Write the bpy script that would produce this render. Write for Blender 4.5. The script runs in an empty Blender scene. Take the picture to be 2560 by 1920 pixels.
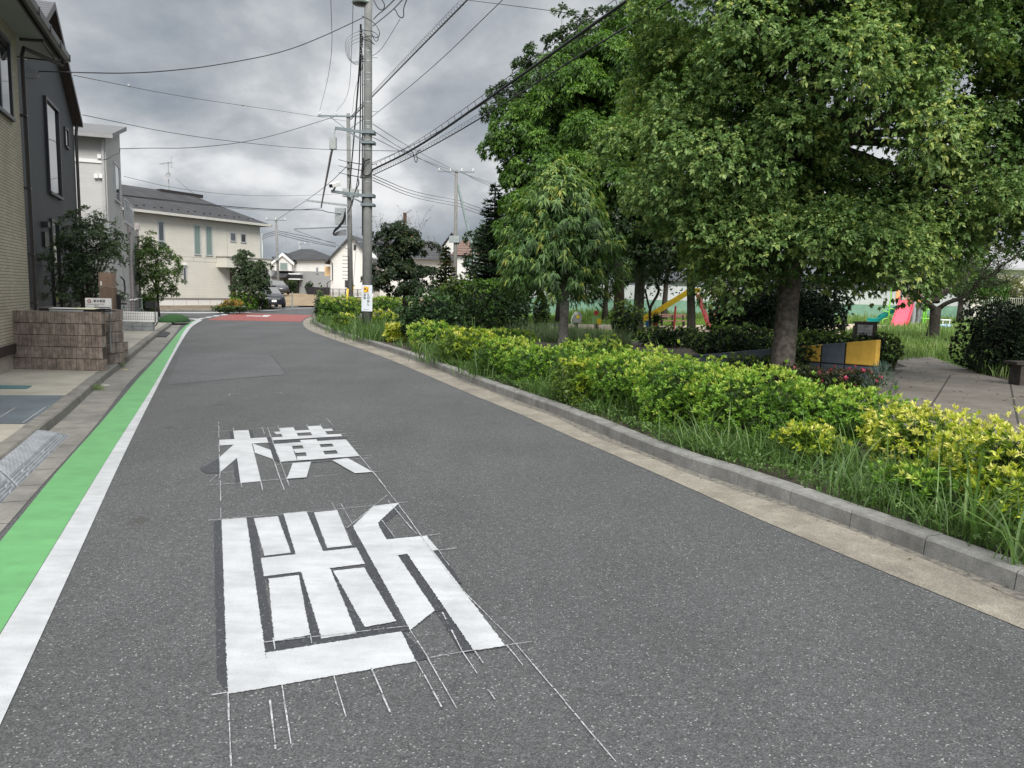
import bpy, math, random
import numpy as np
from math import radians as R, sin, cos, pi, atan2, sqrt
from mathutils import Vector, Matrix
random.seed(7); rng = np.random.default_rng(11)
S = bpy.context.scene; COL = S.collection

# ---------------------------------------------------------------- camera
F, CX, CY = 1900.0, 1280.0, 960.0
PITCH, ROLL, CAMH = math.atan((960-732)/F), 0.022, 1.6
CAM = Vector((0, 0, CAMH))
fw = Vector((0, cos(PITCH), -sin(PITCH))); r0 = Vector((1, 0, 0)); u0 = Vector((0, sin(PITCH), cos(PITCH)))
rt = r0*cos(ROLL)+u0*sin(ROLL); up = u0*cos(ROLL)-r0*sin(ROLL)
cd = bpy.data.cameras.new('camera'); co = bpy.data.objects.new('camera', cd); COL.objects.link(co)
cd.sensor_width = 36; cd.lens = F/2560*36; cd.clip_start = .05; cd.clip_end = 3000
co.matrix_world = Matrix(((rt.x, up.x, -fw.x, 0), (rt.y, up.y, -fw.y, 0), (rt.z, up.z, -fw.z, CAMH), (0, 0, 0, 1)))
S.camera = co

# ---------------------------------------------------------------- world: cloudy sky
SUN_EL, SUN_AZ = R(40), R(167)      # azimuth clockwise from +Y
W = bpy.data.worlds.new('World'); S.world = W; W.use_nodes = True
nt = W.node_tree; N = nt.nodes; N.clear()
def nd(t, tp, **k):
    n = t.nodes.new(tp)
    for a, b in k.items():
        if a.startswith('i_'): n.inputs[a[2:].replace('_', ' ')].default_value = b
        else: setattr(n, a, b)
    return n
def lk(t, a, b): t.links.new(a, b)
def math_(t, op, a, b=None, clamp=False):
    n = t.nodes.new('ShaderNodeMath'); n.operation = op; n.use_clamp = clamp
    for i, v in enumerate((a, b)):
        if v is None: continue
        if isinstance(v, (int, float)): n.inputs[i].default_value = v
        else: t.links.new(v, n.inputs[i])
    return n.outputs[0]
def ramp(t, fac, stops, interp='LINEAR'):
    n = t.nodes.new('ShaderNodeValToRGB'); e = n.color_ramp.elements; n.color_ramp.interpolation = interp
    while len(e) < len(stops): e.new(.5)
    for i, (p, c) in enumerate(stops):
        e[i].position = p; e[i].color = (*c, 1) if len(c) == 3 else c
    if fac is not None: t.links.new(fac, n.inputs[0])
    return n.outputs[0]
def mixc(t, fac, a, b, mode='MIX'):
    n = t.nodes.new('ShaderNodeMix'); n.data_type = 'RGBA'; n.blend_type = mode
    for s, v in ((0, fac), (6, a), (7, b)):
        if isinstance(v, (int, float)): n.inputs[s].default_value = v
        elif isinstance(v, tuple): n.inputs[s].default_value = (*v, 1) if len(v) == 3 else v
        else: t.links.new(v, n.inputs[s])
    return n.outputs[2]
sky = nd(nt, 'ShaderNodeTexSky', sky_type='NISHITA', sun_disc=False, sun_elevation=SUN_EL, sun_rotation=SUN_AZ)
tc = nd(nt, 'ShaderNodeTexCoord'); sp = nd(nt, 'ShaderNodeSeparateXYZ'); lk(nt, tc.outputs['Generated'], sp.inputs[0])
z = math_(nt, 'MAXIMUM', sp.outputs[2], 0.0)
zz = math_(nt, 'ADD', z, 0.50)
cb = nd(nt, 'ShaderNodeCombineXYZ')
lk(nt, math_(nt, 'DIVIDE', sp.outputs[0], zz), cb.inputs[0]); lk(nt, math_(nt, 'DIVIDE', sp.outputs[1], zz), cb.inputs[1])
cb.inputs[2].default_value = 3.7
n1 = nd(nt, 'ShaderNodeTexNoise', i_Scale=3.1, i_Detail=10, i_Roughness=.55, i_Distortion=.15); lk(nt, cb.outputs[0], n1.inputs['Vector'])
n2 = nd(nt, 'ShaderNodeTexNoise', i_Scale=1.25, i_Detail=4, i_Roughness=.5); lk(nt, cb.outputs[0], n2.inputs['Vector'])
t = math_(nt, 'ADD', math_(nt, 'MULTIPLY', n1.outputs[0], .62), math_(nt, 'MULTIPLY', n2.outputs[0], .38))
# brighter broken band low over the horizon, heavier grey above, bright towards the zenith (overcast)
band = ramp(nt, z, [(0, (0.02,)*3), (.06, (.02,)*3), (.13, (.095,)*3), (.2, (.04,)*3), (.3, (-.0,)*3), (.42, (0.0,)*3), (.75, (.14,)*3)])
t2 = math_(nt, 'ADD', t, band)
cl = ramp(nt, t2, [(.39, (.21, .238, .275)), (.47, (.285, .318, .358)), (.53, (.385, .415, .452)), (.585, (.52, .545, .572)), (.63, (.71, .73, .75)), (.71, (.89, .89, .89))])
skyb = mixc(nt, 1.0, sky.outputs[0], (.085, .085, .085), 'MULTIPLY')
msk = ramp(nt, t2, [(.33, (.55,)*3), (.45, (.93,)*3), (.55, (1,)*3)])
fin = mixc(nt, msk, skyb, cl)
zen = ramp(nt, sp.outputs[2], [(0, (1,)*3), (.42, (1,)*3), (.62, (1.6,)*3), (1, (1.75,)*3)])
fin = mixc(nt, 1.0, fin, zen, 'MULTIPLY')
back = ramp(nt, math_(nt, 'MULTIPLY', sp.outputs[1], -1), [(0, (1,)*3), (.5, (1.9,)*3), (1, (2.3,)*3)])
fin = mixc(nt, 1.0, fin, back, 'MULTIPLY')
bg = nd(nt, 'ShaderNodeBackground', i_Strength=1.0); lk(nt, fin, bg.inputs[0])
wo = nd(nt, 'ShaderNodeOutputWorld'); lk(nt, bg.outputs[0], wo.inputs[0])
W.cycles.sampling_method = 'MANUAL'; W.cycles.sample_map_resolution = 512
# ---------------------------------------------------------------- sun behind thin cloud
sd = bpy.data.lights.new('sun', 'SUN'); so = bpy.data.objects.new('sun', sd); COL.objects.link(so)
sd.energy = 3.0; sd.angle = R(22); sd.color = (1, .95, .88)
sv = Vector((sin(SUN_AZ)*cos(SUN_EL), cos(SUN_AZ)*cos(SUN_EL), sin(SUN_EL)))
so.rotation_euler = sv.to_track_quat('Z', 'Y').to_euler()
S.view_settings.view_transform = 'Standard'; S.view_settings.look = 'None'
S.view_settings.exposure = 0.12; S.view_settings.gamma = 1; S.view_settings.use_curve_mapping = False

# ---------------------------------------------------------------- picking points from image measurements
def ray(px, py):
    d = fw*F+rt*(px-CX)+up*(CY-py); return d/d.y
def G(px, py, z=0.0):
    d = ray(px, py); s = (z-CAMH)/d.z; return Vector((d.x*s, s, z))
def A(px, py, Y):
    d = ray(px, py); return CAM+d*Y
def crop(x0, y0, k): return lambda x, y: (x0+x/k, y0+y/k)

# ---------------------------------------------------------------- materials
MATS = {}
def mat(name, c, rough=.8, var=.12, scale=6, bump=0, bscale=60, metal=0, c2=None, spec=.5, coords='Object', det=5, mlo=.4, mhi=.62):
    if name in MATS: return MATS[name]
    m = bpy.data.materials.new(name); m.use_nodes = True; t = m.node_tree; p = t.nodes['Principled BSDF']
    tc = nd(t, 'ShaderNodeTexCoord'); no = nd(t, 'ShaderNodeTexNoise', i_Scale=scale, i_Detail=det, i_Roughness=.6); lk(t, tc.outputs[coords], no.inputs['Vector'])
    a = tuple(x*(1-var) for x in c); b = tuple(min(1, x*(1+var)) for x in c)
    if c2: b = c2; a = c
    cc = ramp(t, no.outputs[0], [(mlo, a), (mhi, b)])
    lk(t, cc, p.inputs['Base Color']); p.inputs['Roughness'].default_value = rough; p.inputs['Metallic'].default_value = metal
    p.inputs['Specular IOR Level'].default_value = spec
    if bump:
        nb = nd(t, 'ShaderNodeTexNoise', i_Scale=bscale, i_Detail=4); lk(t, tc.outputs[coords], nb.inputs['Vector'])
        bp = nd(t, 'ShaderNodeBump', i_Strength=bump, i_Distance=.01); lk(t, nb.outputs[0], bp.inputs['Height']); lk(t, bp.outputs[0], p.inputs['Normal'])
    MATS[name] = m; return m
def newmat(name):
    m = bpy.data.materials.new(name); m.use_nodes = True; t = m.node_tree; MATS[name] = m
    return m, t, t.nodes['Principled BSDF'], nd(t, 'ShaderNodeTexCoord')

def asphalt(name, dark, light, speck=.31):
    m, t, p, tc = newmat(name)
    v = nd(t, 'ShaderNodeTexVoronoi', i_Scale=165); lk(t, tc.outputs['Object'], v.inputs['Vector'])
    sp = nd(t, 'ShaderNodeSeparateColor'); lk(t, v.outputs['Color'], sp.inputs[0])
    base = ramp(t, sp.outputs[0], [(0, dark), (.55, tuple((a+b)/2 for a, b in zip(dark, light))), (.9, light), (.972, light), (.988, (speck,)*3)])
    n = nd(t, 'ShaderNodeTexNoise', i_Scale=.55, i_Detail=6, i_Roughness=.6); lk(t, tc.outputs['Object'], n.inputs['Vector'])
    tone = ramp(t, n.outputs[0], [(.3, (.84,)*3), (.7, (1.1,)*3)])
    n3 = nd(t, 'ShaderNodeTexNoise', i_Scale=22, i_Detail=5, i_Roughness=.7); lk(t, tc.outputs['Object'], n3.inputs['Vector'])
    tone2 = ramp(t, n3.outputs[0], [(.3, (.82,)*3), (.7, (1.16,)*3)])
    mp = nd(t, 'ShaderNodeMapping'); mp.inputs['Rotation'].default_value = (0, 0, -.28); mp.inputs['Scale'].default_value = (1.1, .12, 1); lk(t, tc.outputs['Object'], mp.inputs[0])
    n4 = nd(t, 'ShaderNodeTexNoise', i_Scale=1.0, i_Detail=5, i_Roughness=.6); lk(t, mp.outputs[0], n4.inputs['Vector'])
    base = mixc(t, 1.0, base, ramp(t, n4.outputs[0], [(.36, (.92,)*3), (.5, (1.0,)*3), (.64, (1.07,)*3)]), 'MULTIPLY')
    v2 = nd(t, 'ShaderNodeTexNoise', i_Scale=1.7, i_Detail=2); lk(t, tc.outputs['Object'], v2.inputs['Vector'])
    base = mixc(t, 1.0, base, ramp(t, v2.outputs[0], [(.68, (1,)*3), (.76, (.72, .70, .66))]), 'MULTIPLY')
    c = mixc(t, 1.0, base, tone, 'MULTIPLY'); c = mixc(t, 1.0, c, tone2, 'MULTIPLY')
    lk(t, c, p.inputs['Base Color']); p.inputs['Roughness'].default_value = .78; p.inputs['Specular IOR Level'].default_value = .35
    b = nd(t, 'ShaderNodeBump', i_Strength=.55, i_Distance=.004); lk(t, v.outputs['Distance'], b.inputs['Height']); lk(t, b.outputs[0], p.inputs['Normal'])
    return m
M_ASPH = asphalt('asphalt', (.050, .051, .053), (.118, .12, .122))
M_ASPH2 = asphalt('asphalt_patch', (.062, .064, .068), (.135, .138, .143), .3)
M_ASPHD = asphalt('asphalt_dark_blackout', (.034, .036, .042), (.06, .063, .072), .2)

def paint(name, c, wear=.16, under=(.1, .103, .11), edge=.0):
    m, t, p, tc = newmat(name)
    n = nd(t, 'ShaderNodeTexNoise', i_Scale=3.2, i_Detail=8, i_Roughness=.65); lk(t, tc.outputs['Object'], n.inputs['Vector'])
    mp = nd(t, 'ShaderNodeMapping'); mp.inputs['Scale'].default_value = (2, 9, 1); mp.inputs['Rotation'].default_value = (0, 0, .35)
    lk(t, tc.outputs['Object'], mp.inputs[0])
    n2 = nd(t, 'ShaderNodeTexNoise', i_Scale=1.6, i_Detail=5); lk(t, mp.outputs[0], n2.inputs['Vector'])
    n3 = nd(t, 'ShaderNodeTexNoise', i_Scale=170, i_Detail=3); lk(t, tc.outputs['Object'], n3.inputs['Vector'])
    tone = ramp(t, n.outputs[0], [(.35, tuple(x*(1-wear) for x in c)), (.6, c)])
    tone = mixc(t, 1.0, tone, ramp(t, n2.outputs[0], [(.3, (1-wear*.6,)*3), (.6, (1,)*3)]), 'MULTIPLY')
    hole = ramp(t, n3.outputs[0], [(.29, (.8,)*3), (.36, (0,)*3)])
    lk(t, mixc(t, hole, tone, under), p.inputs['Base Color']); p.inputs['Roughness'].default_value = .6
    b = nd(t, 'ShaderNodeBump', i_Strength=.25, i_Distance=.003); lk(t, n3.outputs[0], b.inputs['Height']); lk(t, b.outputs[0], p.inputs['Normal'])
    return m
M_WHITE = paint('white_road_paint', (.50, .515, .53), .2)
M_GREEN = paint('green_road_paint', (.128, .36, .138), .16)
M_RED = paint('red_road_paint', (.26, .062, .052), .16)
M_CHALK = mat('chalk', (.22, .225, .23), .9, .5, 55, c2=(.48, .50, .52))

def concrete(name, c, c2, scale=3, stain=(.3, .28, .25), spk=.1):
    m, t, p, tc = newmat(name)
    n = nd(t, 'ShaderNodeTexNoise', i_Scale=scale, i_Detail=9, i_Roughness=.68); lk(t, tc.outputs['Object'], n.inputs['Vector'])
    n2 = nd(t, 'ShaderNodeTexNoise', i_Scale=scale*.22, i_Detail=5, i_Roughness=.6); lk(t, tc.outputs['Object'], n2.inputs['Vector'])
    n3 = nd(t, 'ShaderNodeTexNoise', i_Scale=130, i_Detail=3); lk(t, tc.outputs['Object'], n3.inputs['Vector'])
    cc = ramp(t, n.outputs[0], [(.35, c), (.62, c2)])
    cc = mixc(t, ramp(t, n2.outputs[0], [(.48, (0,)*3), (.68, (.6,)*3)]), cc, stain)
    cc = mixc(t, 1.0, cc, ramp(t, n3.outputs[0], [(.3, (1-spk*2,)*3), (.7, (1+spk,)*3)]), 'MULTIPLY')
    lk(t, cc, p.inputs['Base Color']); p.inputs['Roughness'].default_value = .88
    b = nd(t, 'ShaderNodeBump', i_Strength=.35, i_Distance=.004); lk(t, n3.outputs[0], b.inputs['Height']); lk(t, b.outputs[0], p.inputs['Normal'])
    return m
M_GUT = concrete('gutter_concrete', (.21, .19, .155), (.31, .285, .235), 5, (.11, .10, .085), .22)
M_GUTL = concrete('left_gutter_concrete', (.17, .165, .15), (.255, .245, .22), 4, (.09, .088, .083), .12)
M_KERB = concrete('kerb_concrete', (.165, .165, .155), (.265, .26, .245), 7, (.09, .085, .078), .16)
M_KERBL = concrete('old_kerb_concrete', (.15, .145, .13), (.24, .23, .205), 5, (.08, .08, .07), .12)
M_YARD = concrete('yard_concrete', (.30, .285, .24), (.40, .38, .325), 1.6, (.2, .19, .165), .06)
M_PATH = concrete('path_concrete', (.155, .138, .118), (.225, .205, .178), 2.2, (.1, .09, .075), .1)
M_SLATE = mat('slate_tile', (.10, .125, .145), .6, .12, 2, .1)
M_SOIL = mat('soil', (.055, .045, .033), .95, .3, 9, .6, 40)
M_GROUND = mat('ground_cover', (.06, .075, .035), .95, .3, .8)
M_SAND = mat('pale_sand', (.52, .43, .33), .95, .12, 3, .3, 60)
M_DRY = mat('dry_grass', (.20, .145, .085), .95, .12, 1.2, .5, 20, c2=(.30, .23, .14))
M_LAWN = mat('lawn', (.09, .17, .03), .95, .2, 2.2, .6, 30, c2=(.13, .22, .045))
M_TURF = mat('artificial_turf', (.02, .075, .018), .9, .25, 12, .8, 60)
M_STEEL = mat('galvanised_steel', (.30, .33, .33), .55, .12, 8, 0, metal=.4)
M_BLACK = mat('black_plastic', (.012, .012, .014), .45, .2, 8)
M_DARK = mat('dark_brown_metal', (.028, .022, .022), .4, .15, 8)
M_POLE = concrete('pole_concrete', (.15, .155, .148), (.22, .223, .212), 3, (.17, .175, .165), .05)
M_BARK = mat('bark', (.05, .042, .034), .95, .35, 14, 1.0, 30, c2=(.115, .10, .085))
M_BARKD = mat('dark_bark', (.045, .036, .03), .95, .35, 14, 1.0, 30, c2=(.085, .07, .058))
M_YEL = mat('yellow_paint', (.82, .58, .02), .45, .06, 4)
M_PINK = mat('pink_plastic', (.72, .10, .15), .35, .07, 4)
M_REDP = mat('red_painted_steel', (.58, .055, .07), .4, .1, 4)
M_TEAL = mat('teal_plastic', (.0, .23, .20), .35, .1, 4)
M_LIME = mat('lime_paint', (.20, .56, .06), .4, .1, 4)
M_ORANGE = mat('orange_plastic', (.75, .38, .16), .45, .08, 4)
M_WHITEP = mat('white_paint', (.74, .74, .73), .5, .04, 5)
M_GREYP = mat('grey_plastic', (.30, .31, .33), .5, .08, 5)
M_BLUE = mat('blue_plastic', (.05, .17, .42), .4, .08, 5)
M_INK = mat('ink', (.03, .035, .045), .6, .05, 5)
M_PAPER = mat('paper', (.62, .62, .62), .6, .08, 8)
def glassmat(name, c, ior=1.9, rough=.03):
    m, t, p, tc = newmat(name); p.inputs['Base Color'].default_value = (*c, 1); p.inputs['Roughness'].default_value = rough
    p.inputs['IOR'].default_value = ior; p.inputs['Specular IOR Level'].default_value = .8
    n = nd(t, 'ShaderNodeTexNoise', i_Scale=1.3, i_Detail=2); lk(t, tc.outputs['Object'], n.inputs['Vector'])
    b = nd(t, 'ShaderNodeBump', i_Strength=.06, i_Distance=.02); lk(t, n.outputs[0], b.inputs['Height']); lk(t, b.outputs[0], p.inputs['Normal'])
    return m
M_GLASS = glassmat('window_glass', (.012, .014, .016), 2.2)
M_GLASSG = glassmat('frosted_green_glass', (.17, .23, .21), 1.5, .25)
def leafm(name, stops, rough=.5, trans=.28, spec=.5):
    m, t, p, tc = newmat(name)
    a = nd(t, 'ShaderNodeAttribute', attribute_name='v')
    c = ramp(t, a.outputs['Fac'], stops)
    lk(t, c, p.inputs['Base Color']); p.inputs['Roughness'].default_value = rough; p.inputs['Specular IOR Level'].default_value = spec
    tr = nd(t, 'ShaderNodeBsdfTranslucent'); lk(t, mixc(t, 1.0, c, (1.1, 1.25, .6), 'MULTIPLY'), tr.inputs[0])
    mx = nd(t, 'ShaderNodeMixShader', i_Fac=trans); lk(t, p.outputs[0], mx.inputs[1]); lk(t, tr.outputs[0], mx.inputs[2])
    lk(t, mx.outputs[0], t.nodes['Material Output'].inputs[0]); return m

# ---------------------------------------------------------------- mesh building
def link(name, me, m, parent=None):
    o = bpy.data.objects.new(name, me); COL.objects.link(o)
    if m is not None and not me.materials: me.materials.append(m)
    if parent: o.parent = parent
    return o
def tag(o, label=None, cat=None, group=None, kind=None):
    if label: o['label'] = label
    if cat: o['category'] = cat
    if group: o['group'] = group
    if kind: o['kind'] = kind
    return o
def thing(name, label, cat, loc=(0, 0, 0), rz=0, group=None):
    o = bpy.data.objects.new(name, None); COL.objects.link(o); o.location = loc; o.rotation_euler = (0, 0, rz); o.empty_display_size = .2
    return tag(o, label, cat, group)
class MB:
    def __init__(s): s.v = []; s.f = []; s.mi = []; s.cm = 0
    def add(s, vs, fs):
        b = len(s.v); s.v += [tuple(v) for v in vs]; s.f += [tuple(i+b for i in f) for f in fs]; s.mi += [s.cm]*len(fs); return s
    def box(s, x0, x1, y0, y1, z0, z1):
        vs = [(x, y, z) for z in (z0, z1) for y in (y0, y1) for x in (x0, x1)]
        return s.add(vs, [(0, 2, 3, 1), (4, 5, 7, 6), (0, 1, 5, 4), (2, 6, 7, 3), (0, 4, 6, 2), (1, 3, 7, 5)])
    def poly(s, pts): return s.add(pts, [tuple(range(len(pts)))])
    def prism(s, pts, vec):
        n = len(pts); vec = Vector(vec); a = [Vector(p) for p in pts]
        return s.add(a+[p+vec for p in a], [tuple(range(n))[::-1], tuple(range(n, 2*n))]+[(i, (i+1) % n, n+(i+1) % n, n+i) for i in range(n)])
    def extr(s, pts, z0, z1): return s.prism([(p[0], p[1], z0) for p in pts], (0, 0, z1-z0))
    def bar(s, a, b, w, h, up_=(0, 0, 1)):
        a, b = Vector(a), Vector(b); d = (b-a).normalized(); u = Vector(up_)
        sd_ = d.cross(u)
        if sd_.length < 1e-4: sd_ = d.cross(Vector((1, 0, 0)))
        sd_.normalize(); u = sd_.cross(d).normalized(); sd_ *= w/2; u *= h/2
        vs = [p+q for p in (a, b) for q in (-sd_-u, sd_-u, sd_+u, -sd_+u)]
        return s.add(vs, [(0, 3, 2, 1), (4, 5, 6, 7), (0, 1, 5, 4), (1, 2, 6, 5), (2, 3, 7, 6), (3, 0, 4, 7)])
    def tube(s, pts, r, n=8, caps=True):
        pts = [Vector(p) for p in pts]; k = len(pts)
        rs = r if isinstance(r, (list, tuple)) else [r]*k
        vs = []; prev = None
        for i, p in enumerate(pts):
            d = (pts[min(i+1, k-1)]-pts[max(i-1, 0)])
            d = d.normalized() if d.length > 1e-9 else Vector((0, 0, 1))
            if prev is None:
                a = d.cross(Vector((0, 0, 1)))
                if a.length < .05: a = d.cross(Vector((1, 0, 0)))
            else: a = prev-d*prev.dot(d)
            a.normalize(); prev = a; b = d.cross(a)
            for j in range(n):
                th = 2*pi*j/n; vs.append(p+(a*cos(th)+b*sin(th))*rs[i])
        fs = [(i*n+j, i*n+(j+1) % n, (i+1)*n+(j+1) % n, (i+1)*n+j) for i in range(k-1) for j in range(n)]
        if caps: fs += [tuple(range(n))[::-1], tuple(range((k-1)*n, k*n))]
        return s.add(vs, fs)
    def lathe(s, prof, c=(0, 0, 0), n=20):
        c = Vector(c); vs = [c+Vector((r*cos(2*pi*j/n), r*sin(2*pi*j/n), z)) for r, z in prof for j in range(n)]; k = len(prof)
        return s.add(vs, [(i*n+j, i*n+(j+1) % n, (i+1)*n+(j+1) % n, (i+1)*n+j) for i in range(k-1) for j in range(n)]+[tuple(range(n))[::-1], tuple(range((k-1)*n, k*n))])
    def build(s, name, m, parent=None, world=False, smooth=False, bev=0):
        off = parent.location if (world and parent) else Vector((0, 0, 0))
        me = bpy.data.meshes.new(name); me.from_pydata([(x-off[0], y-off[1], z-off[2]) for x, y, z in s.v], [], s.f)
        if isinstance(m, (list, tuple)):
            for q in m: me.materials.append(q)
            me.polygons.foreach_set('material_index', s.mi)
        if smooth: me.polygons.foreach_set('use_smooth', [True]*len(me.polygons))
        me.update(); o = link(name, me, None if isinstance(m, (list, tuple)) else m, parent)
        if bev:
            b = o.modifiers.new('b', 'BEVEL'); b.width = bev; b.segments = 2; b.limit_method = 'ANGLE'
        return o
def struct(name, mb, m, label=None, **k): return tag(mb.build(name, m, **k), label, None, None, 'structure')
def sheet(name, pts, z, m, label=None):
    b = MB(); b.poly([(p[0], p[1], z) for p in pts]); return struct(name, b, m, label)
def text(name, body, size, m, parent, mtx, sx=1, depth=.001):
    c = bpy.data.curves.new(name, 'FONT'); c.body = body; c.size = size; c.extrude = depth; c.align_x = 'CENTER'; c.align_y = 'CENTER'; c.offset = size*.012
    o = bpy.data.objects.new('tmp', c); COL.objects.link(o)
    dg = bpy.context.evaluated_depsgraph_get(); me = bpy.data.meshes.new_from_object(o.evaluated_get(dg)); bpy.data.objects.remove(o)
    me.transform(mtx @ Matrix.Diagonal((sx, 1, 1, 1))); me.materials.clear(); return link(name, me, m, parent)

def qmesh(name, V, Q, m, parent, att=None, smooth=False):
    """fast quad mesh from numpy arrays: V (n,3), Q (m,4)"""
    me = bpy.data.meshes.new(name); V = np.asarray(V, dtype=np.float32)
    if parent is not None: V = V-np.array(parent.location, dtype=np.float32)
    me.vertices.add(len(V)); me.vertices.foreach_set('co', V.ravel())
    Q = np.asarray(Q, dtype=np.int32); me.loops.add(Q.size); me.loops.foreach_set('vertex_index', Q.ravel())
    me.polygons.add(len(Q)); me.polygons.foreach_set('loop_start', np.arange(0, Q.size, 4, dtype=np.int32))
    if att is not None:
        a = me.attributes.new('v', 'FLOAT', 'POINT'); a.data.foreach_set('value', np.asarray(att, dtype=np.float32))
    me.update(calc_edges=True); me.validate()
    return link(name, me, m, parent)
def nrm(a): return a/np.maximum(np.linalg.norm(a, axis=-1, keepdims=True), 1e-9)
def runit(n): return nrm(rng.normal(size=(n, 3)))
class Leaves:
    out = 1.0
    def __init__(s): s.P = []; s.D = []; s.L = []; s.W = []; s.A = []; s.Dr = []; s.R = []
    def add(s, P, D, L, W, att, droop=0.15, ref=None):
        n = len(P); s.R.append(np.tile(np.array([0, 0, 1.0]), (n, 1)) if ref is None else ref); s.P.append(P); s.D.append(D); s.L.append(np.broadcast_to(L, n)); s.W.append(np.broadcast_to(W, n)); s.A.append(np.broadcast_to(att, n)); s.Dr.append(np.broadcast_to(droop, n))
    def rosettes(s, C, N, k, L, wr, att, amin=.5, amax=1.25, droop=.1, jit=.25):
        n = len(C); C2 = np.repeat(C, k, 0); N2 = np.repeat(N, k, 0); a = rng.uniform(amin, amax, n*k)[:, None]
        per = nrm(np.cross(N2, runit(n*k))); D = nrm(N2*np.cos(a)+per*np.sin(a))
        LL = np.repeat(np.broadcast_to(L, n), k)*rng.uniform(.7, 1.15, n*k)
        s.add(C2+runit(n*k)*LL[:, None]*jit*rng.random((n*k, 1)), D, LL, LL*wr, np.clip(np.repeat(np.broadcast_to(att, n), k)+rng.normal(0, .07, n*k), 0, 1), droop, N2*s.out+np.array([0, 0, .5]))
    def build(s, name, m, parent):
        P = np.concatenate(s.P); D = nrm(np.concatenate(s.D)); L = np.concatenate(s.L)[:, None]; Wd = np.concatenate(s.W)[:, None]; At = np.concatenate(s.A); Dr = np.concatenate(s.Dr)[:, None]
        n = len(P); ref = np.concatenate(s.R)+rng.normal(0, .38, (n, 3))
        sd_ = nrm(np.cross(D, ref)); nn = np.cross(sd_, D); dz = np.array([0, 0, -1.0])
        mid = P+D*L*.48+dz*L*Dr*.3; lift = nn*Wd*.16
        V = np.stack([P, mid+sd_*Wd*.5+lift, P+D*L+dz*L*Dr, mid-sd_*Wd*.5+lift], 1).reshape(-1, 3)
        Q = np.arange(n*4).reshape(n, 4)
        return qmesh(name, V, Q, m, parent, np.repeat(At, 4))
def blades(P, H, lean, width, att, name, m, parent=None, curl=.6):
    n = len(P); th = rng.uniform(0, 2*pi, n); dr = np.stack([np.cos(th), np.sin(th), np.zeros(n)], 1); sd_ = np.stack([-np.sin(th), np.cos(th), np.zeros(n)], 1)
    tw = rng.normal(0, .6, n)[:, None]; sd_ = nrm(sd_*np.cos(tw)+dr*np.sin(tw)); H = np.broadcast_to(H, n)[:, None]; lean = np.broadcast_to(lean, n)[:, None]; width = np.broadcast_to(width, n)[:, None]
    rows = []
    for tt, ww in ((0, .7), (.35, 1), (.7, .75), (1, .06)):
        c = P+np.array([0, 0, 1.0])*H*(tt-curl*lean*tt**2.2*.55)+dr*H*lean*tt**1.7
        rows += [c-sd_*width*ww*.5, c+sd_*width*ww*.5]
    V = np.stack(rows, 1).reshape(-1, 3); b = (np.arange(n)*8)[:, None]
    Q = np.stack([b+np.array([[0, 1, 3, 2]]), b+np.array([[2, 3, 5, 4]]), b+np.array([[4, 5, 7, 6]])], 1).reshape(-1, 4)
    return qmesh(name, V, Q, m, parent, np.repeat(att, 8))
def inpoly(P, poly):
    x, y = P[:, 0], P[:, 1]; c = np.zeros(len(P), bool); n = len(poly)
    for i in range(n):
        x0, y0 = poly[i][0], poly[i][1]; x1, y1 = poly[i-1][0], poly[i-1][1]
        with np.errstate(divide='ignore', invalid='ignore'): k = ((y0 > y) != (y1 > y)) & (x < (x1-x0)*(y-y0)/(y1-y0+1e-12)+x0)
        c ^= k
    return c
def scatter(poly, n, z=.12, bias=None):
    xs = [p[0] for p in poly]; ys = [p[1] for p in poly]
    P = np.stack([rng.uniform(min(xs), max(xs), n*3), rng.uniform(min(ys), max(ys), n*3), np.full(n*3, z)], 1)
    P = P[inpoly(P, poly)]
    if bias is not None: P = P[rng.random(len(P)) < bias(P)]
    return P[:n]
def lump(P, f, seed=0):
    x, y, z = P[:, 0]*f+seed*1.7, P[:, 1]*f+seed*2.3, P[:, 2]*f+seed
    return (np.sin(x*1.3+np.sin(y*1.7+z))+np.sin(y*1.9+np.sin(z*1.3+x*.7))+np.sin(z*2.1+np.sin(x*1.1)))/3
# ================================================================ ground, roads, kerbs
sheet('ground', [(-700, -60), (700, -60), (700, 1500), (-700, 1500)], -.03, M_GROUND, 'flat ground around the neighbourhood')
sheet('road', [(-60, -6), (60, -6), (60, 150), (-60, 150)], 0, M_ASPH, 'dark grey asphalt road')
def gl(pts, z=0): return [G(x, y, z) for x, y in pts]
def smooth(pts, it=2):
    for _ in range(it):
        q = [pts[0]]
        for a, b in zip(pts, pts[1:]): q += [a*.75+b*.25, a*.25+b*.75]
        q.append(pts[-1]); pts = q
    return pts
def ext_near(pts, L=4.0):   # continue the polyline behind the camera
    d = (pts[0]-pts[2]).normalized(); return [pts[0]+d*L]+pts
def strip(L, Rr, z): 
    b = MB(); n = len(L); b.add([(p[0], p[1], z) for p in L]+[(p[0], p[1], z) for p in Rr], [(i, i+1, n+i+1, n+i) for i in range(n-1)]); return b
def resample(pts, n):
    ls = [0]
    for a, b in zip(pts, pts[1:]): ls.append(ls[-1]+(b-a).length)
    out = []
    for k in range(n):
        s_ = ls[-1]*k/(n-1); i = max(j for j in range(len(ls)) if ls[j] <= s_+1e-9); i = min(i, len(pts)-2)
        f = (s_-ls[i])/max(ls[i+1]-ls[i], 1e-9); out.append(pts[i].lerp(pts[i+1], f))
    return out
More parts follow.
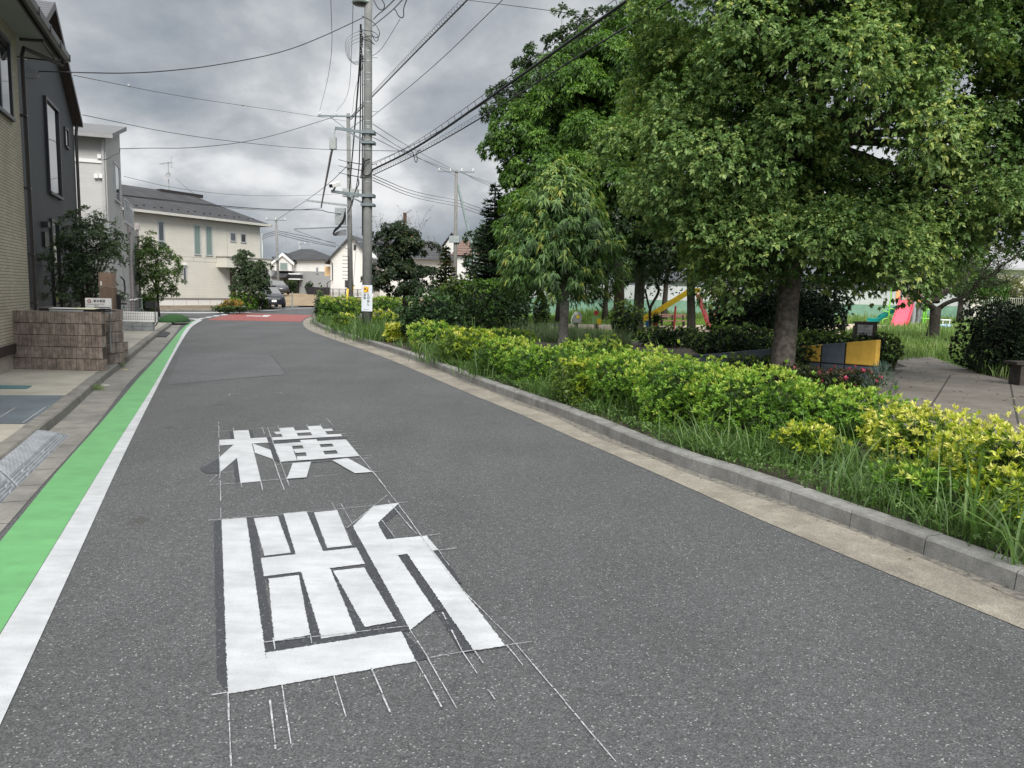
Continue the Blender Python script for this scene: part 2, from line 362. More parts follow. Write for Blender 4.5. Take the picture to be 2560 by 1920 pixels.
# --- left side
gL = smooth(ext_near(gl([(26, 1326), (133, 1190), (213, 1102), (273, 1034), (342, 950), (383, 907), (429, 852), (456, 821), (471, 808), (485, 801.5)])))
gR = smooth(ext_near(gl([(159, 1326), (228, 1212), (296, 1102), (353, 1015), (391, 954), (433, 878), (461, 825), (474, 810), (489, 801.5)])))
wR = smooth(ext_near(gl([(224, 1326), (273, 1216), (319, 1118), (364, 1026), (402, 951), (437, 882), (470, 827), (485, 812), (506, 800.5)])))
nn = 60
gL, gR, wR = resample(gL, nn), resample(gR, nn), resample(wR, nn)
def inset(a, b, f): return [p.lerp(q, f) for p, q in zip(a, b)]
struct('green_lane', strip(gL, gR, .0045), M_GREEN, 'green painted strip along the left edge of the road')
struct('white_edge_line', strip(inset(gR, wR, .02), wR, .0052), M_WHITE, 'white line painted along the green strip')
# white tail curving left at the junction
wt = smooth(gl([(506, 800.5), (500, 797.6), (486, 796.2), (462, 796), (438, 795.5)])); wt2 = smooth(gl([(489, 801.5), (487, 799.5), (477, 798.3), (461, 797.6), (440, 797)]))
struct('white_corner_line', strip(resample(wt, 14), resample(wt2, 14), .0056), M_WHITE, 'white line bending left at the side street')
aL = smooth(ext_near(gl([(8, 1326), (90, 1229), (181, 1132), (256, 1045), (292, 994), (330, 947), (376, 905), (429, 846), (452, 814), (455, 805), (440, 800), (415, 798.5), (380, 798)])))
kB = smooth(ext_near(gl([(60, 1131), (121, 1078), (166, 1042), (235, 975), (311, 913), (391, 843), (433, 812), (437, 806), (425, 803.5), (405, 802), (375, 801)])))
nn = 70; aL, kB = resample(aL, nn), resample(kB, nn)
struct('gutter', strip(kB, aL, .0042), M_GUTL, 'worn concrete gutter along the left kerb')
# joints in the left gutter
def offs(pts, d):
    out = []
    for i, p in enumerate(pts):
        t_ = (pts[min(i+1, len(pts)-1)]-pts[max(i-1, 0)]).normalized(); out.append(p+Vector((-t_.y, t_.x, 0))*d)
    return out
def kerb(name, base, side, w, h, m, label, seg=.6, gap=.008, low=None, bevel=.02):
    """row of kerb stones: base = road-side foot line, side = +1 left of travel, separate stones in one kerb"""
    tot = [0]
    for a, b in zip(base, base[1:]): tot.append(tot[-1]+(b-a).length)
    n = int(tot[-1]/seg); pts = resample(base, n+1); o = offs(pts, side*w); mb = MB()
    for i in range(n):
        a, b, c, d = pts[i], pts[i+1], o[i+1], o[i]; t_ = (b-a).normalized()*gap/2
        a, b, c, d = a+t_, b-t_, c-t_, d+t_; hh = h+random.uniform(-.004, .004); jx = random.uniform(-.003, .003)
        nv = (d-a).normalized(); a = a+nv*jx; b = b+nv*jx
        prof = [(0, -.02), (.012, hh-bevel), (bevel+.008, hh-.003), (bevel*2.2, hh), (1, hh), (1, -.02)]
        ring = []
        for e, f in ((a, d), (b, c)):
            for u, zq in prof:
                q = e+nv*u if u < 1 else f; ring.append((q.x, q.y, zq))
        k = len(prof); mb.add(ring, [tuple(range(k))[::-1], tuple(range(k, 2*k))]+[(j, j+1, k+j+1, k+j) for j in range(k-1)])
    return struct(name, mb, m, label)
kerb('kerb', kB, 1, .17, .115, M_KERBL, 'worn concrete kerb in front of the houses on the left')
kin = offs(kB, .165)
blk = [(p.x, p.y) for p in kin]+[(-60, kin[-1].y), (-60, -6)]
mb = MB(); mb.extr(blk, -.02, .108); struct('pavement', mb, M_YARD, 'pale concrete yard paving in front of the houses on the left')
mb = MB()
_k = resample(kB, 66); _a = resample(aL, 400)
for f in _k[3:-4]:
    g = min(_a, key=lambda q: (q-f).length); t_ = Vector((-(g-f).y, (g-f).x, 0)).normalized()*.004
    mb.poly([(q.x, q.y, .0062) for q in (f-t_, g-t_, g+t_, f+t_)])
struct('gutter_joints', mb, mat('dirt_joint', (.09, .087, .078), .95, .2), 'dirt filled joints between the left gutter slabs')
# yard details
sheet('slate_paving', gl([(-700, 988), (178, 988.5), (97, 1059.5), (-700, 1059)], .11), .1125, M_SLATE, 'dark slate tile band across the near yard')
mb = MB()
for a, b in (((38, 1020), (0, 1044)), ((113, 1019), (57, 1058)), ((-80, 1020), (-160, 1058))):
    p, q = G(*a, .11), G(*b, .11); s_ = (q-p).cross(Vector((0, 0, 1))).normalized()*.006; mb.poly([(v.x, v.y, .1155) for v in (p-s_, p+s_, q+s_, q-s_)])
struct('slate_joints', mb, mat('pale_joint', (.33, .34, .34), .9, .1), 'pale joints between the slate tiles')
o = thing('drain_cover', 'teal framed drain cover set in the yard concrete below the brick wall', 'drain cover', G(40, 968, .11))
mb = MB(); p = gl([(-60, 963), (80, 965), (68, 972), (-60, 972)], .11); mb.prism([(q.x, q.y, .111) for q in p], (0, 0, .006)); mb.build('cover', mat('teal_metal', (.06, .16, .17), .5, .1), o, world=True)
# --- right side gutter and kerb (near to far)
aR = gl([(2560, 1573), (2283, 1463), (2089, 1379), (1894, 1299), (1700, 1210), (1400, 1080.5), (1292, 1032), (1188, 991), (1098, 952), (1020, 918), (949, 889), (859, 857.5), (782, 831), (762, 819), (756, 807), (762, 798), (778, 792.5), (800, 788)])
aR = smooth([aR[0]+(aR[0]-aR[2]).normalized()*6]+aR)
kR = gl([(2560, 1488), (2271, 1373), (2093, 1307), (1953, 1253), (1832, 1210), (1700, 1171), (1400, 1040), (1316, 1010.5), (1188, 962), (1071, 914), (997, 886), (868, 845), (806, 823), (785, 811.5), (779, 804.5), (783, 798.5), (800, 793)])
kR = smooth([kR[0]+(kR[0]-kR[2]).normalized()*6]+kR)
aR, kR = resample(aR, 90), resample(kR, 90)
struct('gutter', strip(aR, kR, .0042), M_GUT, 'pale concrete gutter along the park kerb')
dk = [p+(q-p).normalized()*(.10+.035*sin(i*1.3)+.025*sin(i*.37)) for i, (p, q) in enumerate(zip(kR, offs(kR, .07)))]
struct('gutter_dirt', strip(dk, kR, .0055), mat('gutter_grime', (.10, .095, .085), .95, .3, 20, .3, 80, c2=(.2, .185, .155)), 'strip of dark grit along the foot of the park kerb')
kerb('kerb', kR, -1, .17, .125, M_KERB, 'pale concrete kerb stones along the park planting')
kri = offs(kR, -.165)
park_far = [(-8.6, 42), (-7, 50), (-3, 58), (6, 66), (30, 72), (90, 80)]
park = [(p.x, p.y) for p in kri]+park_far+[(120, 80), (120, -6), (kri[0].x+6, -6)]
mb = MB(); mb.extr(park, -.02, .10); struct('planting_bed', mb, M_SOIL, 'brown soil of the planting bed and park')
# lawn + sand + path of the park
sheet('lawn', [(-1, 31), (5, 24), (9, 19), (14, 14.8), (30, 14), (110, 14), (110, 78), (28, 68), (4, 60), (-4, 52), (-5, 44)], .106, M_LAWN, 'green park lawn')
sheet('sand_area', [A(1350, 812, 36).xy.to_3d(), (1.0, 33.0), (6, 31), (14, 33), (22, 42), (24, 47), (19, 49.5), (14, 44), (8, 38.8), (2, 38)], .112, M_SAND, 'pale sand around the play equipment')
sheet('park_path', [G(1345, 786, .1), G(1372, 786, .1), G(1412, 815, .1), G(1335, 826, .1)], .116, M_ASPH2, 'short asphalt path at the edge of the lawn')
PATH = gl([(2140, 1190), (2150, 1020), (2175, 928), (2268, 917), (2235, 905), (2230, 889), (2330, 893), (2454, 936), (2560, 962), (2900, 1010), (3600, 1100), (4600, 1500)], .12)
PATH[0] = Vector((kri[20].x+.2, kri[20].y, .12)) if False else G(2120, 1215, .12); 
mb = MB(); mb.extr([(p.x, p.y) for p in PATH], .05, .125); struct('path', mb, M_PATH, 'grey concrete path into the park')
mb = MB()
for a, b in (((2254, 926), (2194, 963)), ((2376, 938), (2320, 1028)), ((2524, 950), (2546, 1059)), ((2320, 1028), (2290, 1080))):
    p, q = G(*a, .125), G(*b, .125); s_ = (q-p).cross(Vector((0, 0, 1))).normalized()*.012; mb.poly([(v.x, v.y, .1285) for v in (p-s_, p+s_, q+s_, q-s_)])
struct('path_joints', mb, mat('dark_joint', (.05, .045, .04), .95, .1), 'dark joints in the concrete path')
# --- far side of the junction
far = gl([(-500, 781), (200, 780), (399, 778.8), (540, 778.4), (607, 777), (640, 773.8), (668, 771), (700, 769.2), (735, 767.6), (775, 766.5)])+[Vector((-9, 71, 0)), Vector((8, 78, 0)), Vector((90, 88, 0))]
kf = kerb('kerb', far, 1, .15, .12, M_KERBL, 'low kerb on the far side of the junction', seg=.9)
mb = MB(); mb.extr([(p.x, p.y+.1) for p in far]+[(90, 260), (-140, 260), (-140, far[0].y)], -.02, .11)
struct('pavement', mb, mat('brown_paving', (.2, .17, .14), .9, .2, 3, .3, 50, c2=(.3, .265, .225)), 'brownish paving on the far side of the junction')
mb = MB(); L0 = [Vector((-27.0, 62.5, .112)), Vector((-17.6, 65.5, .112)), Vector((-12.5, 71.8, .112)), Vector((2, 79, .112))]; L1 = [Vector((-40, 88, 1.0)), Vector((-20, 84, .95)), Vector((-10, 84, .95)), Vector((6, 86, 1.0))]
mb.add(L0+L1+[Vector((-200, 300, 1.0)), Vector((200, 300, 1.0))], [(0, 1, 5, 4), (1, 2, 6, 5), (2, 3, 7, 6), (4, 5, 6, 7, 9, 8)])
struct('dry_lot', mb, M_DRY, 'empty lot of dry brown grass beyond the junction')
# markings at the junction
a = gl([(365, 780.3), (500, 781), (595, 780.2), (625, 780), (663, 776.4), (700, 773.6), (731, 771.6), (782, 769.6)]); b = gl([(365, 781.7), (500, 783.3), (595, 781.6), (622, 781.6), (666, 777.4), (702, 774.4), (732, 772.2), (782, 770.2)])
struct('white_edge_line', strip(a, b, .0058), M_WHITE, 'white edge line along the far side of the junction')
sheet('red_road_patch', gl([(515, 800.2), (753.6, 804.4), (757, 800), (764, 795), (779, 790), (800, 786), (778, 788), (730, 786.6), (660, 784.6), (597, 783.4), (555, 790)]), .0044, M_RED, 'dull red painted patch across the junction')
mb = MB()
for x, y in ((503, 796.4), (521, 793.2), (539.5, 790), (560, 787), (581, 783.9)):
    mb.poly([(p.x, p.y, .0064) for p in gl([(x-10, y+1.5), (x+4, y+1.3), (x+12, y-1.5), (x-3, y-1.3)])])
struct('white_dashes', mb, M_WHITE, 'row of white dashes across the side street mouth')
c7 = crop(500, 740, 7.373)
mb = MB(); mb.poly([(p.x, p.y, .0064) for p in gl([c7(856, 372), c7(1125, 380), c7(1120, 366), c7(856, 360)])])
mb.poly([(p.x, p.y, .0068) for p in gl([c7(1118, 380), c7(1235, 388), c7(1318, 356), c7(1185, 352)])])
struct('road_arrow', mb, M_WHITE, 'white turn arrow painted on the red patch')
c6 = crop(400, 860, 5.53)
sheet('asphalt_patch', gl([c6(290, 118), c6(1530, 150), c6(1745, 420), c6(850, 495), c6(110, 563)]), .003, M_ASPH2, 'slightly paler asphalt repair patch')
mb = MB()
for a_, b_, w_ in ((c6(290, 118), c6(1530, 148), .02), (c6(1530, 148), c6(1755, 420), .03), (c6(1755, 425), c6(850, 497), .012), (c6(850, 497), c6(110, 565), .012)):
    p, q = G(*a_), G(*b_); s_ = (q-p).cross(Vector((0, 0, 1))).normalized()*w_/2; mb.poly([(v.x, v.y, .0036) for v in (p-s_, p+s_, q+s_, q-s_)])
struct('patch_seam', mb, mat('dark_bitumen', (.05, .052, .056), .8, .1), 'thin dark seam round the asphalt patch')
# ---------------- painted characters 横 断
Aq = crop(500, 1040, 4.8087); Bq = crop(530, 1230, 4.424); Cq = crop(520, 1450, 2.765); Dq = crop(450, 1000, 1.8433)
def stroke_sheet(mb, pts, z, jag=0.0):
    P = [G(x, y) for x, y in pts]; out = []
    for i, p in enumerate(P):
        q = P[(i+1) % len(P)]; n = max(1, int((q-p).length/.009)) if jag else 1
        d = (q-p).normalized(); s_ = Vector((-d.y, d.x, 0))
        for k in range(n):
            r_ = p.lerp(q, k/n); 
            if k: r_ = r_+s_*random.uniform(-jag, jag)
            out.append((r_.x, r_.y, z))
    mb.poly(out)
yoko = [[Aq(400, 182), Aq(583, 173), Aq(735, 790), Aq(487, 812)], [Aq(232, 293), Aq(800, 262), Aq(822, 325), Aq(236, 360)],
 [Aq(230, 508), Aq(395, 358), Aq(440, 335), Aq(452, 503), Aq(246, 680)], [Aq(635, 337), Aq(848, 415), Aq(880, 525), Aq(660, 450)],
 [Aq(888, 197), Aq(1585, 157), Aq(1600, 185), Aq(915, 226)], [Aq(948, 152), Aq(1122, 142), Aq(1185, 255), Aq(1000, 272)], [Aq(1290, 130), Aq(1450, 122), Aq(1540, 240), Aq(1355, 248)],
 [Aq(865, 265), Aq(1695, 222), Aq(1710, 250), Aq(875, 300)],
 [Aq(883, 345), Aq(1090, 332), Aq(1168, 545), Aq(965, 560)], [Aq(1202, 298), Aq(1400, 288), Aq(1530, 520), Aq(1310, 538)], [Aq(1560, 298), Aq(1755, 290), Aq(1920, 490), Aq(1690, 508)],
 [Aq(1060, 333), Aq(1600, 298), Aq(1612, 340), Aq(1100, 370)], [Aq(1120, 408), Aq(1620, 376), Aq(1650, 420), Aq(1150, 455)], [Aq(1165, 498), Aq(1700, 460), Aq(1715, 505), Aq(1170, 547)],
 [Aq(1115, 577), Aq(1335, 560), Aq(1280, 750), Aq(1045, 768)], [Aq(1590, 543), Aq(1775, 518), Aq(2080, 685), Aq(1860, 700)]]
dan = [[Bq(105, 312), Bq(380, 288), Cq(430, 745), Cq(137, 795)], [Cq(400, 509), Cq(1335, 362), Cq(1438, 570), Cq(420, 747)],
 [Bq(462, 298), Bq(728, 276), Bq(872, 680), Bq(580, 715)], [Bq(790, 247), Bq(1045, 222), Cq(1028, 375), Cq(785, 413)], [Bq(1128, 235), Bq(1385, 210), Bq(1545, 600), Bq(1275, 630)],
 [Bq(540, 742), Bq(1600, 625), Bq(1690, 805), Bq(575, 945)], [Bq(625, 970), Bq(960, 930), Cq(705, 390), Cq(458, 432)], [Bq(1340, 885), Bq(1680, 845), Cq(1300, 295), Cq(1085, 335)],
 [Bq(1785, 165), Bq(2070, 130), Bq(1842, 345), Bq(1842, 380), Bq(1930, 535), Bq(2060, 720), Cq(1568, 220), Cq(1398, 355), Bq(1568, 410), Bq(1562, 385)],
 [Dq(950, 648), Dq(1135, 630), Dq(1190, 695), Dq(1000, 721)], [Dq(1045, 712), Dq(1165, 700), Dq(1500, 1140), Dq(1355, 1163)]]
mb = MB()
for i, s_ in enumerate(yoko): stroke_sheet(mb, s_, .0050+i*.00035, .002)
struct('road_lettering', mb, M_WHITE, 'white character 横 painted on the asphalt, farther of the two')
mb = MB()
for i, s_ in enumerate(dan): stroke_sheet(mb, s_, .0050+i*.00035, .003)
struct('road_lettering', mb, M_WHITE, 'large white character 断 painted on the asphalt, nearer of the two')
mb = MB()
for i, s_ in enumerate([[Dq(155, 562), Dq(195, 553), Dq(225, 1358), Dq(172, 1290)], [Dq(307, 545), Dq(345, 545), Dq(432, 1113), Dq(400, 1165), Dq(385, 1165)],
  [Dq(455, 540), Dq(480, 530), Dq(532, 712), Dq(385, 726), Dq(380, 716), Dq(515, 703)], [Dq(585, 520), Dq(622, 520), Dq(670, 688), Dq(830, 672), Dq(830, 683), Dq(656, 699)],
  [Dq(385, 818), Dq(555, 798), Dq(655, 1105), Dq(610, 1100)], [Dq(700, 785), Dq(890, 765), Dq(895, 775), Dq(730, 793), Dq(855, 1053), Dq(815, 1085)],
  [Dq(400, 1120), Dq(1040, 1025), Dq(1060, 1065), Dq(400, 1168)], [Dq(765, 590), Dq(803, 583), Dq(1045, 1062), Dq(1000, 1050)], [Dq(1005, 722), Dq(1045, 715), Dq(1225, 970), Dq(1175, 978)],
  [Dq(1020, 1072), Dq(1045, 1085), Dq(1148, 1195), Dq(1088, 1207)], [Dq(1180, 980), Dq(1222, 972), Dq(1360, 1163), Dq(1300, 1170)], [Dq(910, 570), Dq(935, 545), Dq(990, 640), Dq(950, 648)],
  [Dq(925, 560), Dq(1000, 495), Dq(1015, 510), Dq(960, 560)],
  [Aq(0, 640), Aq(230, 510), Aq(245, 690), Aq(60, 695)], [Aq(360, 190), Aq(405, 188), Aq(412, 282), Aq(366, 285)], [Aq(395, 560), Aq(452, 500), Aq(487, 812), Aq(430, 800)],
  [Aq(583, 175), Aq(625, 175), Aq(650, 268), Aq(610, 268)], [Aq(800, 262), Aq(865, 262), Aq(960, 560), Aq(880, 530)], [Aq(878, 302), Aq(1760, 262), Aq(1775, 285), Aq(885, 343)],
  [Aq(1120, 560), Aq(1780, 512), Aq(1790, 528), Aq(1120, 580)], [Dq(1165, 703), Dq(1200, 697), Dq(1300, 850), Dq(1270, 845)]]):
    stroke_sheet(mb, s_, .0032+i*.0001)
struct('blackout_paint', mb, M_ASPHD, 'dark touched up areas around the painted characters')
mb = MB(); k = 0
def chalk(a, b, w=.0075):
    global k
    p, q = G(*a), G(*b); d = q-p; L = d.length; d.normalize(); s_ = Vector((-d.y, d.x, 0)); x = 0; k += 1
    while x < L:                      # hand drawn: broken pieces of uneven width
        l = random.uniform(.04, .22); e = min(L, x+l); w1 = w*random.uniform(.45, 1.1)/2
        if random.random() > .05:
            j = s_*random.uniform(-.002, .002); u, v = p+d*x+j, p+d*e+j
            mb.poly([(c_.x, c_.y, .0095+(k % 7)*.0002) for c_ in (u-s_*w1, u+s_*w1, v+s_*w1*.8, v-s_*w1*.8)])
        x = e+random.uniform(0, .012)
for a_, b_ in (((178, 105), (190, 555)), ((222, 1355), (235, 1700)), ((405, 1325), (440, 1620)), ((468, 1320), (515, 1610)), ((708, 1280), (765, 1470)), ((880, 1245), (970, 1450)), ((1090, 1210), (1205, 1425)),
  ((1145, 1200), (1280, 1440)), ((1300, 1165), (1455, 1395)), ((1357, 1165), (1420, 1255)), ((1505, 1140), (1580, 1230)), ((890, 335), (1050, 545)), ((1050, 545), (1260, 840)), ((1260, 840), (1545, 1130)), ((1545, 1130), (2010, 1680)),
  ((145, 1370), (222, 1357)), ((1090, 1207), (1300, 1170)), ((1300, 1170), (1500, 1140)), ((1500, 1140), (1625, 1122)), ((1165, 702), (1275, 688)), ((1135, 630), (1200, 622)), ((1005, 478), (1050, 474)), ((770, 595), (970, 430)), ((130, 560), (300, 545)), ((300, 545), (700, 512)), ((700, 512), (900, 490)),
  ((930, 560), (990, 640)), ((960, 470), (1090, 625)), ((700, 478), (720, 515)), ((740, 482), (795, 575)), ((385, 1125), (1050, 1050)), ((430, 1105), (440, 1160)), ((600, 1085), (607, 1130)), ((1060, 1065), (1145, 1200)), ((1210, 985), (1300, 1165)), ((1190, 695), (1240, 770))):
    chalk(Dq(*a_), Dq(*b_))
for a_, b_ in (((130, 200), (400, 182)), ((180, 365), (400, 355)), ((75, 843), (490, 815)), ((740, 790), (1280, 750)), ((1370, 740), (1680, 712)), ((120, 800), (246, 680)), ((745, 140), (790, 262)), ((880, 525), (1010, 900)), ((810, 145), (965, 560)), ((965, 560), (1075, 850)), ((1520, 35), (1600, 120)),
  ((1920, 490), (2080, 685)), ((2080, 685), (2212, 850)), ((403, 150), (403, 182)), ((572, 150), (583, 173)), ((940, 120), (950, 152)), ((1118, 128), (1124, 142)), ((1282, 115), (1292, 130)), ((1445, 105), (1452, 122)), ((590, 160), (945, 150)), ((1450, 122), (1690, 118)), ((1600, 185), (1755, 180)),
  ((1695, 222), (1880, 213)), ((1710, 250), (1850, 243)), ((1770, 290), (1860, 288)), ((1790, 325), (1885, 320)), ((1830, 370), (1935, 366)), ((1860, 405), (1945, 400)), ((1900, 452), (2025, 447)), ((1920, 490), (2050, 487)), ((930, 595), (1110, 582)), ((1340, 565), (2040, 515)), ((2080, 685), (2210, 672)),
  ((490, 815), (505, 870)), ((730, 795), (752, 905)), ((820, 325), (970, 322)), ((270, 690), (400, 685)), ((820, 195), (950, 188))):
    chalk(Aq(*a_), Aq(*b_), .009)
chalk(c6(955, 715), c6(960, 700), .03); chalk(c6(965, 700), c6(1170, 690)); chalk(c6(1500, 682), c6(1650, 676)); chalk(c6(1650, 676), c6(1695, 692), .02); chalk(c6(200, 1155), c6(355, 1158))
struct('chalk_lines', mb, M_CHALK, 'thin white chalk layout lines around the characters')
# ---------------- kerb step ramp
o = thing('kerb_ramp', 'ribbed grey rubber ramp set against the left kerb', 'kerb ramp', G(60, 1150))
tl, tr_ = G(-150, 1283, .1), G(93, 1081, .1); bl, br = G(-150, 1415, 0), G(174, 1090, 0)
def rp(u, v, dz=0):     # u along, v 0 top..1 bottom
    p = tl.lerp(tr_, u).lerp(bl.lerp(br, u), v); p = Vector((p.x, p.y, 0)); vv = v
    p.z = .118*(1-vv**1.35)+.006+dz; return p
def piece(u0, u1, nm):
    mb = MB(); NU, NV = int(90*(u1-u0)), 34; vs = []
    for i in range(NU+1):
        u = u0+(u1-u0)*i/NU
        for j in range(NV+1):
            v = j/NV; dz = .004*(abs((u*60+.5*(j//3 % 2)) % 1-.5) > .2)*(v < .62) if v < .62 else (.006 if int(v*34) % 3 else -.004)
            if abs(v-.64) < .02: dz = -.004
            if v > .66 and abs((u*14+(j//3)*.5) % 1-.5) < .03: dz = -.008
            if i in (0, NU) or j in (0, NV): dz = -.004
            vs.append(rp(u, v, dz))
    w_ = NV+1; mb.add(vs, [(i*w_+j, i*w_+j+1, (i+1)*w_+j+1, (i+1)*w_+j) for i in range(NU) for j in range(NV)])
    edge = [rp(u1, j/NV) for j in range(NV+1)]
    mb.add(edge+[Vector((p.x, p.y, .001)) for p in edge], [(j, j+1, NV+2+j, NV+1+j) for j in range(NV)])
    mb.build(nm, mat('grey_rubber', (.26, .275, .295), .75, .12, 7, .3, 90), o, world=True)
piece(0, .44, 'ramp_section'); piece(.446, 1, 'ramp_section')
# manhole-like black mat and litter in gutter
c3 = crop(300, 450, 3.6867)
o = thing('drain_grate', 'black drain grating in the left gutter', 'drain grate', G(410, 838))
mb = MB(); mb.prism([G(*c3(340, 1450), .005), G(*c3(425, 1450), .005), G(*c3(462, 1412), .005), G(*c3(400, 1398), .005), G(*c3(360, 1420), .005)], (0, 0, .03)); mb.build('grate', mat('black_rubber', (.03, .033, .036), .8, .25, 25, 1, 40), o, world=True)
for i, (px, py, lb) in enumerate(((264, 963, 'white scrap of litter lying in the left gutter'), (312, 924, 'pale leaf scrap lying beside the gutter weeds'))):
    p = G(px, py, .006); o = MB(); o.prism([p+Vector((cos(a)*.06*(1+.3*sin(3*a)), sin(a)*.035, 0)) for a in [k*pi/4 for k in range(8)]], (0, 0, .004)); tag(o.build('litter', M_PAPER if i == 0 else mat('dry_leaf', (.5, .42, .2), .8, .2)), lb, 'litter')
# ================================================================ houses
class Frame:
    def __init__(s, o, d):
        s.o = Vector((o[0], o[1], 0)); s.d = Vector((d[0], d[1], 0)).normalized(); s.n = Vector((-s.d.y, s.d.x, 0)); s.rz = atan2(s.d.y, s.d.x)
    def on(s, px, py, off=0.0):          # image ray meets the vertical plane y=off -> local x, z
        r_ = ray(px, py); k = (off-(CAM-s.o).dot(s.n))/r_.dot(s.n); P = CAM+r_*k; return (P-s.o).dot(s.d), P.z
    def w(s, x, y, z=0): return s.o+s.d*x+s.n*y+Vector((0, 0, z))
    def thing(s, name, label, cat, group=None): return thing(name, label, cat, s.o, s.rz, group)
def siding(name, c1, c2, mortar, bw, rh, ms=.006, rough=.85, bump=.4, tone=.15, offs_=.5):
    m, t, p, tc = newmat(name)
    sp = nd(t, 'ShaderNodeSeparateXYZ'); lk(t, tc.outputs['Object'], sp.inputs[0]); cb = nd(t, 'ShaderNodeCombineXYZ')
    lk(t, math_(t, 'ADD', sp.outputs[0], sp.outputs[1]), cb.inputs[0]); lk(t, sp.outputs[2], cb.inputs[1])
    b = nd(t, 'ShaderNodeTexBrick', offset=offs_, i_Scale=1.0, i_Mortar_Size=ms, i_Brick_Width=bw, i_Row_Height=rh, i_Mortar_Smooth=.2); lk(t, cb.outputs[0], b.inputs['Vector'])
    b.inputs['Color1'].default_value = (*c1, 1); b.inputs['Color2'].default_value = (*c2, 1); b.inputs['Mortar'].default_value = (*mortar, 1)
    n = nd(t, 'ShaderNodeTexNoise', i_Scale=1.2, i_Detail=8, i_Roughness=.65); lk(t, tc.outputs['Object'], n.inputs['Vector'])
    n2 = nd(t, 'ShaderNodeTexNoise', i_Scale=45, i_Detail=3); lk(t, tc.outputs['Object'], n2.inputs['Vector'])
    c = mixc(t, 1.0, b.outputs[0], ramp(t, n.outputs[0], [(.3, (1-tone,)*3), (.7, (1+tone*.4,)*3)]), 'MULTIPLY')
    c = mixc(t, 1.0, c, ramp(t, n2.outputs[0], [(.3, (1-tone,)*3), (.7, (1+tone*.5,)*3)]), 'MULTIPLY')
    lk(t, c, p.inputs['Base Color']); p.inputs['Roughness'].default_value = rough
    bp = nd(t, 'ShaderNodeBump', i_Strength=bump, i_Distance=.01, invert=True); lk(t, b.outputs['Fac'], bp.inputs['Height']); lk(t, bp.outputs[0], p.inputs['Normal'])
    return m
M_BEIGE = siding('beige_brick_siding', (.44, .39, .295), (.51, .455, .35), (.17, .145, .11), .24, .052, .006, tone=.22)
M_CHAR = siding('charcoal_siding', (.028, .033, .04), (.034, .039, .047), (.026, .03, .036), 3.0, .028, .004, .6, .3, .12)
M_WSID = siding('white_siding', (.47, .465, .455), (.49, .485, .475), (.39, .385, .375), 3.0, .16, .002, .8, .25, .07)
M_CREAM = siding('cream_siding', (.585, .565, .50), (.605, .585, .52), (.46, .44, .385), 1.9, .19, .004, .8, .2, .07)
M_FSID = siding('pale_far_siding', (.66, .65, .62), (.68, .67, .64), (.56, .55, .52), 3, .3, .008, .8, .1, .05)
M_GSID = siding('grey_far_siding', (.26, .265, .265), (.28, .285, .285), (.2, .2, .2), 3, .25, .008, .8, .1, .08)
M_SLATEROOF = siding('slate_roof', (.036, .037, .041), (.057, .058, .063), (.02, .02, .022), .6, .18, .012, .75, .5, .25)
M_RIB = siding('ribbed_metal_roof', (.085, .085, .10), (.095, .095, .11), (.03, .03, .036), 6, .10, .03, .5, .6, .1)
M_TILE = siding('tile_roof', (.05, .05, .054), (.07, .07, .075), (.022, .022, .024), .3, .3, .05, .6, .8, .2)
M_TILEB = siding('brown_tile_roof', (.20, .12, .09), (.25, .155, .12), (.08, .045, .035), .3, .3, .05, .7, .8, .2)
M_BRICK = siding('brown_split_block', (.135, .10, .088), (.20, .155, .138), (.055, .04, .035), .39, .2, .006, .95, .5, .3)
M_SOF = mat('soffit_board', (.30, .31, .30), .8, .06, 2); M_BROWNS = mat('brown_soffit', (.05, .034, .03), .7, .15, 3)
M_FRAMEW = mat('aluminium_frame', (.5, .51, .52), .4, .05, 5, metal=.3); M_FRAMED = mat('black_frame', (.014, .013, .016), .4, .1, 5)
def window(par, t0, t1, z0, z1, y=0.0, fm=None, gm=None, fwid=.05, split=None, vert=None, name='window', deep=.045):
    fm = fm or M_FRAMEW; mb = MB()
    mb.box(t0-fwid, t1+fwid, y-deep, y-.001, z1, z1+fwid); mb.box(t0-fwid, t1+fwid, y-deep-.02, y-.001, z0-fwid, z0)
    mb.box(t0-fwid, t0, y-deep+.002, y-.001, z0, z1); mb.box(t1, t1+fwid, y-deep+.002, y-.001, z0, z1)
    if split is not None: mb.box(t0, t1, y-deep+.006, y-.001, split-.03, split+.03)
    if vert is not None: mb.box(vert-.03, vert+.03, y-deep+.007, y-.001, z0, z1)
    o = mb.build(name, fm, par); g = MB(); g.box(t0+.001, t1-.001, y-.018, y-.003, z0+.001, z1-.001); g.build('pane', gm or M_GLASS, o); return o
LF = Frame((-8.4, 12.6), (-.363, .932))
